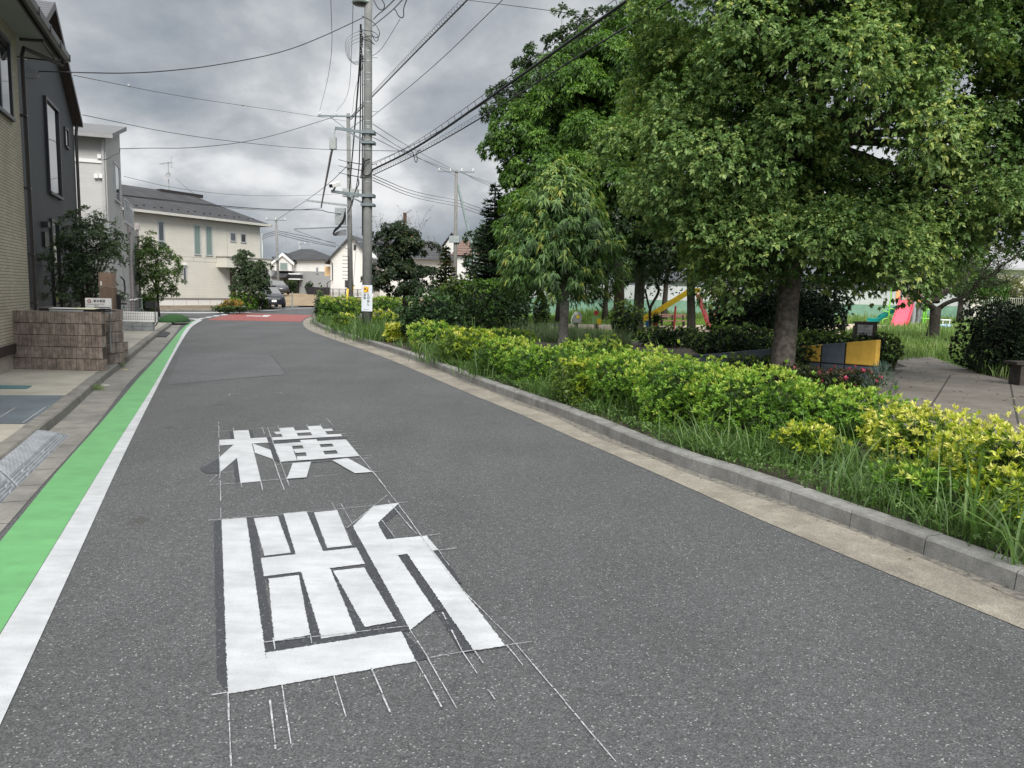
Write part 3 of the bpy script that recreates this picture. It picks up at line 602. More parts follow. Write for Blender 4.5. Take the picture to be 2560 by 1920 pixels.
# ---------------------------------------------------------------- beige house
H = LF.thing('beige_house', 'beige brick-sided house at the left edge with a wide dark gutter', 'house')
tc_, _ = LF.on(72, 700); zt = LF.on(52, 118)[1]; zb0 = LF.on(10, 870)[1]
mb = MB(); mb.box(-9, tc_, 0, 7, zb0, zt+.3); mb.build('wall', M_BEIGE, H)
mb = MB(); mb.box(-9, tc_-.02, .03, 6.9, 0, zb0-.1); mb.build('plinth', mat('beige_plinth', (.42, .38, .32), .9, .1, 3), H)
mb = MB(); mb.box(-9, tc_+.02, -.035, 0, zb0-.13, zb0+.03); mb.build('base_trim', M_DARK, H)
te, ze = LF.on(165, 140, -.55); ze0 = ze-.1
mb = MB(); mb.box(-9, te-.02, -.44, .3, ze0-.02, ze0+.0); mb.build('soffit', M_SOF, H)
mb = MB(); mb.box(-9, te, -.47, -.44, ze0-.04, ze0+.16); mb.box(te-.03, te, -.44, 3.5, ze0-.04, ze0+.16); mb.build('fascia', M_DARK, H)
mb = MB()
prof = [(-.47, ze0+.10), (-.49, ze0-.01), (-.56, ze0-.035), (-.61, ze0+.02), (-.62, ze0+.12), (-.605, ze0+.12), (-.595, ze0+.03), (-.55, ze0-.01), (-.5, ze0+.01), (-.482, ze0+.1)]
mb.prism([(-9, y, z_) for y, z_ in prof], (9+te, 0, 0)); mb.build('gutter', mat('grey_metal_gutter', (.11, .11, .112), .45, .1, 4, metal=.2), H)
for k in range(7): mb = MB(); mb.box(te-.02-k*.95, te+.015-k*.95, -.628, -.605, ze0-.01, ze0+.13); mb.build('gutter_joint', M_DARK, H)
mb = MB(); mb.prism([(-9, -.5, ze0+.15), (-9, 3.5, ze0+1.75), (-9, 7.5, ze0+.15), (-9, 7.5, ze0+.05), (-9, 3.5, ze0+1.62), (-9, -.44, ze0+.05)], (9+te-.01, 0, 0)); mb.build('roof', M_RIB, H)
mb = MB(); mb.tube([(te-.25, -.54, ze0-.03), (te-.25, -.52, ze0-.15), (tc_+.12, -.09, ze0-.2), (tc_+.06, -.07, ze0-.35), (tc_+.06, -.07, .12)], .038, 8); mb.tube([(te-.35, -.40, ze0-.05), (tc_+.03, -.40, ze0-.06), (tc_+.02, -.05, ze0-.08)], .03, 6)
for zq in (4.6, 3.3, 2.1, 1.2): mb.box(tc_-.02, tc_+.1, -.11, 0, zq, zq+.04)
mb.build('downpipe', M_DARK, H, smooth=False)
t1, z1 = LF.on(19, 105); _, z0 = LF.on(27, 300)
window(H, t1-1.5, t1-.06, z0+.04, z1-.05, 0, M_FRAMED, None, .06, vert=t1-.78)
# ---------------------------------------------------------------- charcoal house
H = LF.thing('charcoal_house', 'tall charcoal house with a steep gable and two narrow windows', 'house')
yw, yv = .70, .47
ta, za = LF.on(137, 6, yv); tl_, zl = LF.on(206, 306, yv); tw, _ = LF.on(184, 330, yw); tL = 2*ta-tl_
sl = (za-zl)/(tl_-ta)
mb = MB(); tl0 = 2*ta-tw; zw = za-sl*(tw-ta)-.28; zg0 = LF.on(110, 768, yw)[1]
mb.prism([(tl0, yw, zg0), (tw, yw, zg0), (tw, yw, zw), (ta, yw, za-.28), (tl0, yw, zw)], (0, 6.5, 0)); mb.build('wall', M_CHAR, H)
mb = MB(); mb.box(tl0+.02, tw-.02, yw+.02, yw+6.4, 0, zg0-.03); mb.build('plinth', mat('grey_plinth', (.2, .2, .195), .9, .1, 3), H)
mb = MB(); mb.box(tl0, tw+.01, yw-.02, yw, zg0-.03, zg0+.02); mb.build('base_trim', M_DARK, H)
for sg, nm in ((1, 'roof'), (-1, 'roof')):
    e = tl_ if sg > 0 else tL
    mb = MB(); mb.prism([(ta, yv, za), (e, yv, zl), (e, yv, zl-.07), (ta, yv, za-.08)], (0, 7.2, 0)); mb.build('roof', M_RIB, H)
    mb = MB(); mb.prism([(ta, yv-.012, za+.015), (e, yv-.012, zl+.015), (e, yv-.012, zl-.14), (ta, yv-.012, za-.17)], (0, .03, 0)); mb.build('bargeboard', M_DARK, H)
    mb = MB(); mb.prism([(ta, yv+.02, za-.09), (e-.02*sg, yv+.02, zl-.085), (e-.02*sg, yv+.02, zl-.13), (ta, yv+.02, za-.16)], (0, .35, 0)); mb.build('verge_soffit', M_BROWNS, H)
mb = MB(); mb.box(tl_-.05, tl_+.1, yv, yv+7, zl-.14, zl-.02); mb.build('gutter', M_DARK, H)
mb = MB(); mb.tube([(tw+.1, yv+.15, zl-.1), (tw+.08, yw-.05, zl-.4), (tw+.08, yw-.05, .12)], .045, 8); mb.build('downpipe', M_DARK, H)
mb = MB(); mb.tube([(tw+.2, yw-.03, zl-.35), (tw+.2, yw-.03, .12)], .035, 6); mb.build('white_corner_trim', M_WHITEP, H)
a = LF.on(109, 222, yw); b_ = LF.on(145, 490, yw); zt_ = a[1]; z0_ = LF.on(118, 476, yw)[1]
window(H, LF.on(112, 300, yw)[0], LF.on(143, 350, yw)[0], z0_, zt_-.25, yw, M_FRAMED, None, .07, deep=.07)
a = LF.on(160, 318, yw); b_ = LF.on(169, 370, yw); window(H, a[0], b_[0], b_[1], LF.on(169, 330, yw)[1], yw, M_FRAMED, None, .05)
a = LF.on(123, 552, yw); b_ = LF.on(148, 700, yw); window(H, a[0]+.05, b_[0], .35, LF.on(148, 562, yw)[1], yw, M_FRAMED, None, .07, deep=.07)
a = LF.on(103, 553, yw); b_ = LF.on(110, 569, yw); mb = MB(); mb.box(a[0], b_[0], yw-.14, yw, b_[1], a[1]); mb.build('porch_light', M_BLACK, H)
a = LF.on(105, 579, yw); b_ = LF.on(117, 619, yw); mb = MB(); mb.box(a[0], b_[0], yw-.06, yw, b_[1], a[1]); mb.build('meter_box', M_BLACK, H)
# ---------------------------------------------------------------- white house
H = LF.thing('white_house', 'white two-storey house with a grey lean-to roof and a small railed balcony', 'house')
yo = .28
t0, _ = LF.on(269, 500, yo); t2, _ = LF.on(305, 500, yo); t3, _ = LF.on(347, 600, yo)
z2 = LF.on(269, 352, yo)[1]; zh = LF.on(306, 335, yo)[1]; zbal = LF.on(312, 556, yo)[1]
mb = MB(); mb.prism([(t0, yo, .1), (t2, yo, .1), (t2, yo, zh-.1), (t0, yo, z2)], (0, 6, 0)); mb.box(t2+.001, t3, yo+.002, yo+6, .1, zbal); mb.build('wall', M_WSID, H)
mb = MB(); z0r = z2+.0; dz = (zh-.1-z2)/(t2-t0)
mb.prism([(t0-.45, yo-.25, z2-.45*dz+.03), (t2+.25, yo-.25, zh-.1+.25*dz+.03), (t2+.25, yo-.25, zh+.25*dz+.1), (t0-.45, yo-.25, z2-.45*dz+.16)], (0, 6.6, 0)); mb.build('roof', mat('grey_metal_roof', (.13, .13, .13), .5, .1, 3), H)
mb = MB(); mb.box(t0-.58, t0-.45, yo-.3, yo+6, z2-.45*dz+.0, z2-.45*dz+.13); mb.build('gutter', mat('grey_gutter', (.26, .26, .26), .5, .08, 4), H)
for k in range(5): 
    mb = MB(); yk = yo+.9+k*.75; mb.prism([(t0-.1, yk, z2+.16), (t0-.1, yk+.14, z2+.16), (t0-.1, yk+.07, z2+.27)], (.06, 0, 0)); mb.build('snow_guard', M_STEEL, H)
def SW(px, py):      # on the white house side wall x = t0
    r_ = ray(px, py); k = (t0-(CAM-LF.o).dot(LF.d))/r_.dot(LF.d); P = CAM+r_*k; return (P-LF.o).dot(LF.n), P.z
mb = MB(); mb.tube([(t0-.07, SW(258, 400)[0], z2-.1), (t0-.07, SW(258, 400)[0], .1)], .05, 8); mb.build('downpipe', mat('pale_grey_pipe', (.42, .42, .42), .5, .05), H)
yb_, zb__ = SW(255, 404); mb = MB(); mb.box(t0-.045, t0, yb_, yo+6, zb__-.06, zb__+.06); mb.build('belt_trim', M_WHITEP, H)
for qx, qy in ((249, 392), (241, 441), (252, 441)):
    yy, zz_ = SW(qx, qy); mb = MB(); mb.box(t0-.12, t0, yy-.06, yy+.06, zz_-.07, zz_+.07); mb.build('vent_hood', M_WHITEP, H)
a = LF.on(282, 400, yo); b_ = LF.on(300, 515, yo); window(H, a[0]+.05, b_[0]-.05, LF.on(284, 495, yo)[1], LF.on(299, 425, yo)[1], yo, M_FRAMEW, None, .05, vert=a[0]+.35)
a = LF.on(302, 640, yo); b_ = LF.on(308, 727, yo); window(H, a[0], b_[0], b_[1], a[1], yo, M_FRAMEW, None, .05)
mb = MB(); ta_, tb_ = LF.on(310.5, 520, yo)[0], LF.on(333, 540, yo)[0]; zt1 = LF.on(312, 500, yo)[1]
mb.box(ta_, tb_, yo-.04, yo, zbal-.02, zbal+.08); mb.box(ta_, tb_, yo-.045, yo-.005, zt1, zt1+.05)
for k in range(9): x_ = ta_+(tb_-ta_)*k/8; mb.box(x_-.02, x_+.02, yo-.03, yo, zbal+.08, zt1)
mb.build('balcony_railing', M_FRAMEW, H)
mb = MB(); mb.box(ta_+.02, tb_-.02, yo+.01, yo+.02, zbal+.08, zt1-.12); mb.build('balcony_panel', glassmat('grey_balcony_glass', (.16, .17, .18), 1.5, .2), H)
for px, pt in ((319, 560), (339, 553)):
    t_, zz_ = LF.on(px, pt+8, yo); mb = MB(); mb.box(t_-.11, t_+.11, yo-.16, yo, zz_-.25, zz_+.05); mb.tube([(t_, yo-.08, zz_-.2), (t_, yo-.08, .12)], .05, 8); mb.build('downpipe', mat('mauve_pipe', (.34, .30, .30), .5, .08), H)
a = LF.on(321, 628, yo); b_ = LF.on(331, 662, yo); mb = MB()
for (u0, u1, v0, v1) in ((a[0], b_[0], a[1]-.05, a[1]), (a[0], b_[0], b_[1], b_[1]+.05), (a[0], a[0]+.05, b_[1], a[1]), (b_[0]-.05, b_[0], b_[1], a[1]), (a[0], b_[0], (a[1]+b_[1])/2, (a[1]+b_[1])/2+.04)): mb.box(u0, u1, yo-.1-random.random()*.004, yo-.06, v0, v1)
mb.build('window_grille', M_STEEL, H)
t_, zz_ = LF.on(301, 720, yo); mb = MB(); mb.tube([(t_, yo-.02, zz_+.45), (t_+.03, yo-.14, zz_+.3), (t_+.05, yo-.16, zz_), (t_+.03, yo-.14, zz_-.25), (t_, yo-.02, zz_-.4)], .03, 6); mb.build('door_handle', M_BLACK, H)
# ---------------------------------------------------------------- cream house
CF = Frame((-18.45, 55.8), (.479, .878))
H = CF.thing('cream_house', 'wide cream two-storey house with a dark hip roof across the junction', 'house')
ZE = 6.0
mb = MB(); mb.box(-17, 0, 0, 6.6, .75, ZE-.03); mb.build('wall', M_CREAM, H)
zt2 = CF.on(470, 751)[1]; 
mb = MB(); mb.box(-17, -.01, .015, 6.5, 0, .74); mb.build('plinth', M_FSID, H)
mb = MB(); mb.box(-17, .01, -.03, 0, .72, .80); mb.build('base_trim', mat('grey_trim', (.22, .21, .19), .7, .1), H)
def hip(o, x0, x1, y0, y1, z0, h, ridge0, ridge1, m, th=.14, name='roof'):
    ym = (y0+y1)/2; a = [(x0, y0, z0), (x1, y0, z0), (x1, y1, z0), (x0, y1, z0), (x0+ridge0, ym, z0+h), (x1-ridge1, ym, z0+h)]
    mb = MB(); mb.add([(x, y, z_-th) for x, y, z_ in a[:4]]+a, [(3, 2, 1, 0), (0, 1, 5, 4), (1, 2, 6, 5), (2, 3, 7, 6), (3, 0, 4, 7), (4, 5, 9, 8), (5, 6, 9), (6, 7, 8, 9), (7, 4, 8)]); return mb.build(name, m, o)
HR = hip(H, -17.5, .5, -.5, 7.1, ZE+.12, 1.85, 3.9, 3.9, [M_SLATEROOF][0])
mb = MB(); mb.box(-17.6, .6, -.62, -.505, ZE-.04, ZE+.12); mb.box(.505, .62, -.62, 7.2, ZE-.04, ZE+.118); mb.build('gutter', mat('cream_gutter', (.5, .49, .45), .6, .05), H)
for k in range(26):
    mb = MB(); q = .08*(k % 2); mb.box(-16+k*.62, -16+k*.62+.09, -.02+q*2, .1+q*2, ZE+.36+q, ZE+.42+q); mb.build('snow_guard', M_DARK, H)
tt = CF.on(403, 500, 3)[0]+1.2; tm = CF.on(423, 490, 3.3)[0]
mb = MB(); mb.box(tt-1.2, tt+2.2, 3.0, 3.5, ZE+1.8, ZE+2.02); mb.build('ridge_vent', M_DARK, H)
def cwin(x0, y0, x1, y1, gm=None, **k):
    a = CF.on(*c3(x0, y0)); b = CF.on(*c3(x1, y1)); return window(H, a[0], b[0], b[1], a[1], 0, M_FRAMEW, gm, .07, **k)
cwin(352, 385, 405, 650, split=CF.on(*c3(352, 560))[1]); cwin(682, 420, 738, 685, M_GLASSG); cwin(790, 428, 846, 692, M_GLASSG); cwin(1018, 490, 1062, 562); cwin(1115, 500, 1155, 572); cwin(583, 808, 606, 925)
a = CF.on(*c3(583, 765)); b = CF.on(*c3(605, 787)); mb = MB(); mb.box(a[0], b[0], -.15, 0, b[1], a[1]); mb.build('vent_hood', M_WHITEP, H)
# joint lines of the wall panels
mb = MB()
for y in (712, 752): zz_ = CF.on(*c3(700, y))[1]; mb.box(-12.8, -3.3, -.006, 0, zz_-.012, zz_+.012)
for x in (676, 783, 888): xx = CF.on(*c3(x, 730))[0]; mb.box(xx-.01, xx+.01, -.005, 0, CF.on(*c3(700, 752))[1], CF.on(*c3(700, 712))[1])
for x in (988,): xx = CF.on(*c3(x, 560))[0]; mb.box(xx-.012, xx+.012, -.005, 0, 2.9, 5.9)
for k in range(12): mb.box(-14+k*.95, -13.985+k*.95, .005, .014, .15, .72)
mb.build('panel_joint', mat('joint_line', (.33, .31, .27), .9, .1), H)
a = CF.on(*c3(982, 700), -1.0); b = CF.on(*c3(1395, 700), -1.0); zt3 = CF.on(*c3(982, 700), -1.0)[1]
mb = MB(); mb.box(a[0], b[0], -1.0, 5, zt3-.75, zt3-.08); mb.build('porch_canopy', M_CREAM, H)
mb = MB(); mb.box(a[0]-.05, b[0]+.05, -1.05, 5, zt3-.08, zt3); mb.build('canopy_trim', mat('grey_brown_trim', (.27, .25, .225), .7, .1), H)
gx = CF.on(678, 720, 2.0)[0]; mb = MB(); mb.box(.01, gx, 2.0, 5, .1, zt3-.75); mb.build('garage_wall', M_FSID, H)
a = CF.on(*c3(1012, 810)); b = CF.on(*c3(1075, 1100)); mb = MB(); mb.box(a[0], b[0]+.25, -.05, -.001, .15, a[1]); mb.build('door', mat('brown_door', (.06, .028, .02), .5, .2, 6), H)
a = CF.on(*c3(1000, 800)); mb = MB(); mb.box(a[0]-.12, a[0]+.02, -.95, -.8, .1, zt3-.75); mb.build('porch_post', M_CREAM, H)
mb = MB(); mb.box(-14, -4.2, -1.6, -1.4, .05, .36); tag(mb.build('low_wall', siding('tan_brick', (.33, .27, .2), (.4, .33, .25), (.2, .17, .13), .22, .1, .012)), 'low tan brick edging along the foot of the cream house', 'wall')
W_ = bpy.data.objects['low_wall']; W_.location = CF.o; W_.rotation_euler = (0, 0, CF.rz)
# antenna + dish on the cream roof
p = CF.w(tm, 3.3, ZE+1.98); o = thing('tv_antenna', 'tall aerial mast with satellite dish on the cream house roof', 'antenna', p)
zt4 = A(423, 405, p.y).z; h_ = zt4-p.z
mb = MB(); mb.tube([(0, 0, 0), (0, 0, h_)], .022, 6)
for an in (0, 2.1, 4.2): mb.tube([(.3*cos(an), .3*sin(an), -.15), (0, 0, .45)], .015, 5)
mb.build('mast', M_STEEL, o)
mb = MB(); mb.lathe([(.02, .0), (.2, .02), (.36, .09), (.355, .10), (.2, .035), (.01, .015)], n=18); d_ = mb.build('dish', mat('dish_mesh', (.30, .30, .31), .7, .1), o); d_.rotation_euler = (R(72), 0, R(-25)); d_.location = (.0, -.05, .95); d_.scale = (.85,)*3
mb = MB(); mb.bar((-.55, 0, h_-.15), (.35, -.2, h_-.02), .025, .025); 
for k in range(7): u = -.5+k*.13; mb.bar((u, -.28, h_-.14+k*.018), (u, .28, h_-.14+k*.018), .012, .012)
mb.bar((.3, -.2, h_-.4), (.3, -.2, h_+.3), .02, .02); mb.bar((.3, -.2, h_-.35), (.45, -.2, h_-.38), .02, .02); mb.bar((.3, -.2, h_+.27), (.45, -.2, h_+.3), .02, .02); mb.build('aerial', M_STEEL, o)
# ---------------------------------------------------------------- far houses
def fbox(mb, px0, px1, py0, py1, Y, depth):
    a, b = A(px0, py1, Y), A(px1, py0, Y); mb.box(a.x, b.x, Y, Y+depth, a.z, b.z); return a, b
Y = 95; H = thing('grey_house', 'far two-tone grey and white house with a black porch', 'house', (A(757, 738, Y).x, Y, .9))
def hb(nm, m, px0, px1, py0, py1, dy, depth):
    mb = MB(); a, b = A(px0, py1, Y), A(px1, py0, Y); mb.box(a.x, b.x, Y+dy, Y+dy+depth, a.z, b.z); return mb.build(nm, m, H, world=True)
hb('upper_wall', M_FSID, 680, 826, 651, 676.5, 0, 9); hb('lower_wall', M_GSID, 680.2, 825.6, 676.5, 741, .03, 9)
a, b = A(678, 650, Y), A(829, 650, Y)
mb = MB(); zr = A(760, 630, Y+4).z; mb.add([(a.x, Y-.6, a.z), (b.x, Y-.6, b.z), (b.x, Y+9.5, b.z), (a.x, Y+9.5, a.z), (a.x+2.4, Y+4.5, zr+.4), (b.x-3.5, Y+4.5, zr+.4)], [(0, 1, 5, 4), (1, 2, 5), (2, 3, 4, 5), (3, 0, 4), (3, 2, 1, 0)]); mb.build('roof', M_SLATEROOF, H, world=True)
pk = A(707.5, 632, Y-1.2); l_ = A(686, 652, Y-1.2); r_ = A(729, 652, Y-1.2); bt = A(707, 677, Y-1.2)
mb = MB(); mb.prism([(l_.x, Y-1.2, bt.z), (r_.x, Y-1.2, bt.z), (r_.x, Y-1.2, r_.z), (pk.x, Y-1.2, pk.z-.2), (l_.x, Y-1.2, l_.z)], (0, 1.2, 0)); mb.build('gable_wall', M_FSID, H, world=True)
mb = MB(); mb.prism([(l_.x-.35, Y-1.5, l_.z-.25), (pk.x, Y-1.5, pk.z), (r_.x+.35, Y-1.5, r_.z-.25), (r_.x+.35, Y-1.5, r_.z-.55), (pk.x, Y-1.5, pk.z-.35), (l_.x-.35, Y-1.5, l_.z-.55)], (0, .28, 0)); mb.build('bargeboard', M_WHITEP, H, world=True)
mb = MB(); mb.prism([(l_.x-.35, Y-1.2, l_.z-.22), (pk.x, Y-1.2, pk.z+.03), (r_.x+.35, Y-1.2, r_.z-.22), (r_.x+.3, Y-1.2, r_.z-.32), (pk.x, Y-1.2, pk.z-.1), (l_.x-.3, Y-1.2, l_.z-.32)], (0, 5, 0)); mb.build('gable_roof', M_SLATEROOF, H, world=True)
mb = MB(); a, b = A(701.5, 673.5, Y-1.2), A(718, 658, Y-1.2); mb.box(a.x-.08, b.x+.08, Y-1.26, Y-1.2, a.z-.08, b.z+.08); w_ = mb.build('window', M_FRAMEW, H, world=True)
mb = MB(); mb.box(a.x-H.location.x, b.x-H.location.x, -1.28, -1.262, a.z-.9, b.z-.9); mb.build('pane', M_GLASSG, w_)
for q in ((791.5, 795, 669, 684.5), (801.5, 806, 712.5, 718.5)):
    w_ = hb('window', M_FRAMEW, q[0]-.8, q[1]+.8, q[2]-.8, q[3]+.8, -.08, .07); a, b = A(q[0], q[3], Y), A(q[1], q[2], Y); mb = MB(); mb.box(a.x-H.location.x, b.x-H.location.x, -.11, -.085, a.z-.9, b.z-.9); mb.build('pane', M_GLASS, w_)
hb('porch_canopy', M_BLACK, 729, 757, 686.5, 697, -1.2, 1.2); hb('canopy_trim', M_WHITEP, 728.5, 757.5, 684.3, 686.4, -1.25, 1.25); hb('canopy_trim', M_WHITEP, 728.5, 757.5, 697.1, 699.2, -1.24, 1.24)
d_ = hb('door', M_BLACK, 734, 748, 699.3, 737, -.1, .1); hb('door_step', M_KERB, 740, 762, 736, 740, -1.5, 1.4)
hb('side_annex', M_GSID, 680.5, 713, 694, 738, -2.2, 2.2)
mb = MB(); a, b = A(679, 694, Y-2.3), A(715, 694, Y-2.3); mb.prism([(a.x, Y-2.5, a.z), (b.x, Y-2.5, b.z), (b.x, Y-2.5, b.z+.12), (a.x, Y-2.5, a.z+.12)], (0, 2.5, .7)); mb.build('annex_roof', M_SLATEROOF, H, world=True)
Y = 82; H = thing('white_gable_house', 'white house with a steep front gable and dark tiled roof behind the poles', 'house', (A(880, 740, Y).x, Y, .9))
zb = .8; ap = A(879, 587, Y-3); le = A(826, 643, Y-3); re_ = A(933, 643, Y-3)
mb = MB(); mb.prism([(le.x, Y-3, zb), (re_.x, Y-3, zb), (re_.x, Y-3, re_.z), (ap.x, Y-3, ap.z-.25), (le.x, Y-3, le.z)], (0, 3.5, 0)); mb.box(le.x+.05, A(1128, 700, Y).x, Y+.55, Y+7, zb, le.z+.15); mb.build('wall', M_FSID, H, world=True)
k_ = (ap.z-le.z)/(ap.x-le.x)
mb = MB()
for sg, e in ((-1, le.x-.5), (1, re_.x+.5)):
    ze_ = ap.z-abs(e-ap.x)*k_
    mb.prism([(ap.x, Y-3.5, ap.z), (e, Y-3.5, ze_), (e, Y-3.5, ze_-.16), (ap.x, Y-3.5, ap.z-.2)], (0, 8.2, 0))
mb.build('gable_roof', mat('dark_roof_edge', (.06, .062, .068), .6, .1), H, world=True)
rx = A(1128, 700, Y).x; zr = ap.z-.02; ze_ = le.z+.1
mb = MB(); P_ = [(re_.x-1, Y-.3, ze_), (rx+.6, Y-.3, ze_), (rx+.6, Y+7.8, ze_), (re_.x-1, Y+7.8, ze_), (ap.x+.1, Y+3.9, zr), (A(1090, 590, Y+3.9).x, Y+3.9, zr)]
mb.add(P_, [(0, 1, 5, 4), (1, 2, 5), (2, 3, 4, 5), (3, 2, 1, 0), (0, 4, 3)]); mb.build('roof', M_TILE, H, world=True)
for q in ((885.5, 888.5, 614, 623.5), (864, 868, 702, 716)):
    a, b = A(q[0], q[3], Y-3), A(q[1], q[2], Y-3); mb = MB(); mb.box(a.x-.06, b.x+.06, Y-3.06, Y-3, a.z-.06, b.z+.06); w_ = mb.build('window', M_FRAMED, H, world=True)
    mb = MB(); mb.box(a.x-H.location.x, b.x-H.location.x, -3.08, -3.062, a.z-.9, b.z-.9); mb.build('pane', M_GLASS, w_)
mb = MB(); a = A(823, 641, Y-3.2); mb.tube([(a.x-.1, Y-3.3, a.z-.1), (a.x+.35, Y-3.3, a.z-.7), (a.x+.35, Y-3.3, a.z-2.4), (a.x-.2, Y-3.3, a.z-2.7), (a.x-.2, Y-3.3, .9)], .05, 6); mb.build('downpipe', M_DARK, H, world=True)
mb = MB(); a, b = A(811.5, 690, Y-2), A(825.5, 666, Y-2); mb.box(a.x, b.x, Y-2, Y+2, a.z, b.z); mb.build('balcony_panel', mat('tan_panel', (.62, .43, .24), .7, .06), H, world=True)
# fence in front of it
a, b = A(786, 739, 78.5), A(910, 738, 78.5); o = thing('mesh_fence', 'dark mesh fence in front of the white gable house', 'fence', ((a.x+b.x)/2, 78.5, .9)); mb = MB()
n_ = 8
mb.box(a.x, b.x, 78.48, 78.52, 1.58, 1.62); mb.build('rail', M_DARK, o, world=True)
for k in range(n_+1): mb = MB(); x_ = a.x+(b.x-a.x)*k/n_; mb.box(x_-.03, x_+.03, 78.47, 78.53, .85, 1.62); mb.build('post', M_DARK, o, world=True)
mb = MB()
for k in range(60): x_ = a.x+(b.x-a.x)*k/60; mb.box(x_-.008, x_+.008, 78.49, 78.51, .93, 1.6)
mb.build('mesh_panel', M_DARK, o, world=True)
mb = MB(); a, b = A(768, 739, 84), A(824, 739, 84); mb.box(a.x, b.x, 84, 84.1, .8, 1.75); tag(mb.build('panel_fence', M_FRAMED), 'black panel fence beside the far grey house', 'fence')
Y = 76; H = thing('brown_roof_house', 'pale house with a brown tiled roof half hidden behind the fir', 'house', (A(1160, 740, Y).x, Y, .5))
a, b = A(1133, 740, Y), A(1235, 640, Y); mb = MB(); mb.box(a.x, b.x, Y, Y+7, 0.3, A(1150, 640, Y).z); mb.build('wall', M_FSID, H, world=True)
z0 = A(1150, 638, Y).z; x0, x1 = A(1128, 640, Y).x, b.x+.5; zr = A(1180, 598, Y+2).z
mb = MB(); mb.add([(x0, Y-.5, z0), (x1, Y-.5, z0), (x1, Y+7.5, z0), (x0, Y+7.5, z0), (x0+.8, Y+3.5, zr), (x1-2, Y+3.5, zr)], [(0, 1, 5, 4), (1, 2, 5), (2, 3, 4, 5), (3, 0, 4), (3, 2, 1, 0)]); mb.build('roof', M_TILEB, H, world=True)
a, b = A(1164, 664, Y), A(1180, 643, Y); mb = MB(); mb.box(a.x-.1, b.x+.1, Y-.06, Y, a.z-.1, b.z+.1); w_ = mb.build('window', M_FRAMED, H, world=True); mb = MB(); mb.box(a.x-H.location.x, b.x-H.location.x, -.09, -.062, a.z-.5, b.z-.5); mb.build('pane', M_GLASSG, w_)
Y = 88; H = thing('dark_roof_house', 'house with a dark roof between the tall pole and the fir', 'house', (A(1125, 740, Y).x, Y, .5))
x0, x1 = A(1108, 640, Y).x, A(1150, 640, Y).x; z0 = A(1130, 618, Y).z
mb = MB(); mb.prism([(x0, Y, .4), (x1, Y, .4), (x1, Y, z0), ((x0+x1)/2, Y, z0+1.4), (x0, Y, z0)], (0, 7, 0)); mb.build('wall', M_FSID, H, world=True)
mb = MB(); mx_ = (x0+x1)/2
for e in (x0-.4, x1+.4): mb.prism([(mx_, Y-.4, z0+1.65), (e, Y-.4, z0-.15), (e, Y-.4, z0-.3), (mx_, Y-.4, z0+1.48)], (0, 7.8, 0))
mb.build('roof', M_TILE, H, world=True)
# houses behind the grey one, low along the skyline
for (px0, px1, pyt, Y, m, lb) in ((655, 692, 651, 112, M_GSID, 'far low dark-roofed house beside the cream house'), ):
    H = thing('far_house', lb, 'house', (A((px0+px1)/2, 740, Y).x, Y, 1)); a, b = A(px0, pyt+6, Y), A(px1+8, pyt, Y)
    mb = MB(); mb.box(a.x, b.x, Y, Y+8, .8, a.z); mb.build('wall', m, H, world=True)
    mb = MB(); zr = a.z+1.1; mb.add([(a.x-.4, Y-.4, a.z), (b.x+.4, Y-.4, a.z), (b.x+.4, Y+8, a.z), (a.x-.4, Y+8, a.z), (a.x+2.5, Y+4, zr), (b.x-2.5, Y+4, zr)], [(0, 1, 5, 4), (1, 2, 5), (2, 3, 4, 5), (3, 0, 4), (3, 2, 1, 0)]); mb.build('roof', M_SLATEROOF, H, world=True)
# buildings behind the park
M_PALE = mat('pale_render', (.60, .56, .48), .85, .05, 1.5); M_PALEG = mat('pale_grey_cladding', (.52, .53, .53), .8, .05, 1.5)
def pbuild(name, lb, px0, px1, pyt, Y, m, rm, rise=1.4, wins=()):
    H = thing(name, lb, 'building', (A((px0+px1)/2, 760, Y).x, Y, .1)); a, b = A(px0, pyt, Y), A(px1, pyt, Y); mb = MB(); mb.box(a.x, b.x, Y, Y+10, 0, a.z); mb.build('wall', m, H, world=True)
    mb = MB(); mb.add([(a.x-.5, Y-.7, a.z), (b.x+.5, Y-.7, a.z), (b.x+.5, Y+10.5, a.z), (a.x-.5, Y+10.5, a.z), (a.x+1, Y+5, a.z+rise), (b.x-1, Y+5, a.z+rise), (a.x-.5, Y-.7, a.z-.2), (b.x+.5, Y-.7, a.z-.2)], [(0, 1, 5, 4), (1, 2, 5), (2, 3, 4, 5), (3, 0, 4), (3, 2, 1, 0), (6, 7, 1, 0)]); mb.build('roof', rm, H, world=True)
    for (x0, x1, y0, y1) in wins:
        a, b = A(x0, y1, Y), A(x1, y0, Y); mb = MB(); mb.box(a.x-.08, b.x+.08, Y-.06, Y, a.z-.08, b.z+.08); w_ = mb.build('window', M_FRAMEW, H, world=True)
        mb = MB(); mb.box(a.x-H.location.x, b.x-H.location.x, -.09, -.062, a.z-.1, b.z-.1); mb.build('pane', M_GLASS, w_)
pbuild('long_building', 'long low pale building with a dark eave behind the playground tower', 2095, 2300, 712, 64, M_PALE, M_RIB, .9, ((2130, 2160, 722, 735), (2180, 2215, 722, 735), (2318-60, 2275, 722, 735)))
pbuild('cream_building', 'large cream building behind the trees at the right edge', 2435, 2760, 668, 72, M_PALE, mat('pale_roof', (.33, .33, .34), .7, .06), 2.6, ((2470, 2490, 690, 712), (2530, 2550, 690, 712)))
pbuild('pale_building', 'pale building with dark windows behind the yellow slide', 1590, 1745, 695, 66, M_PALEG, M_RIB, 1.0, ((1655, 1680, 712, 726), (1610, 1632, 712, 726)))
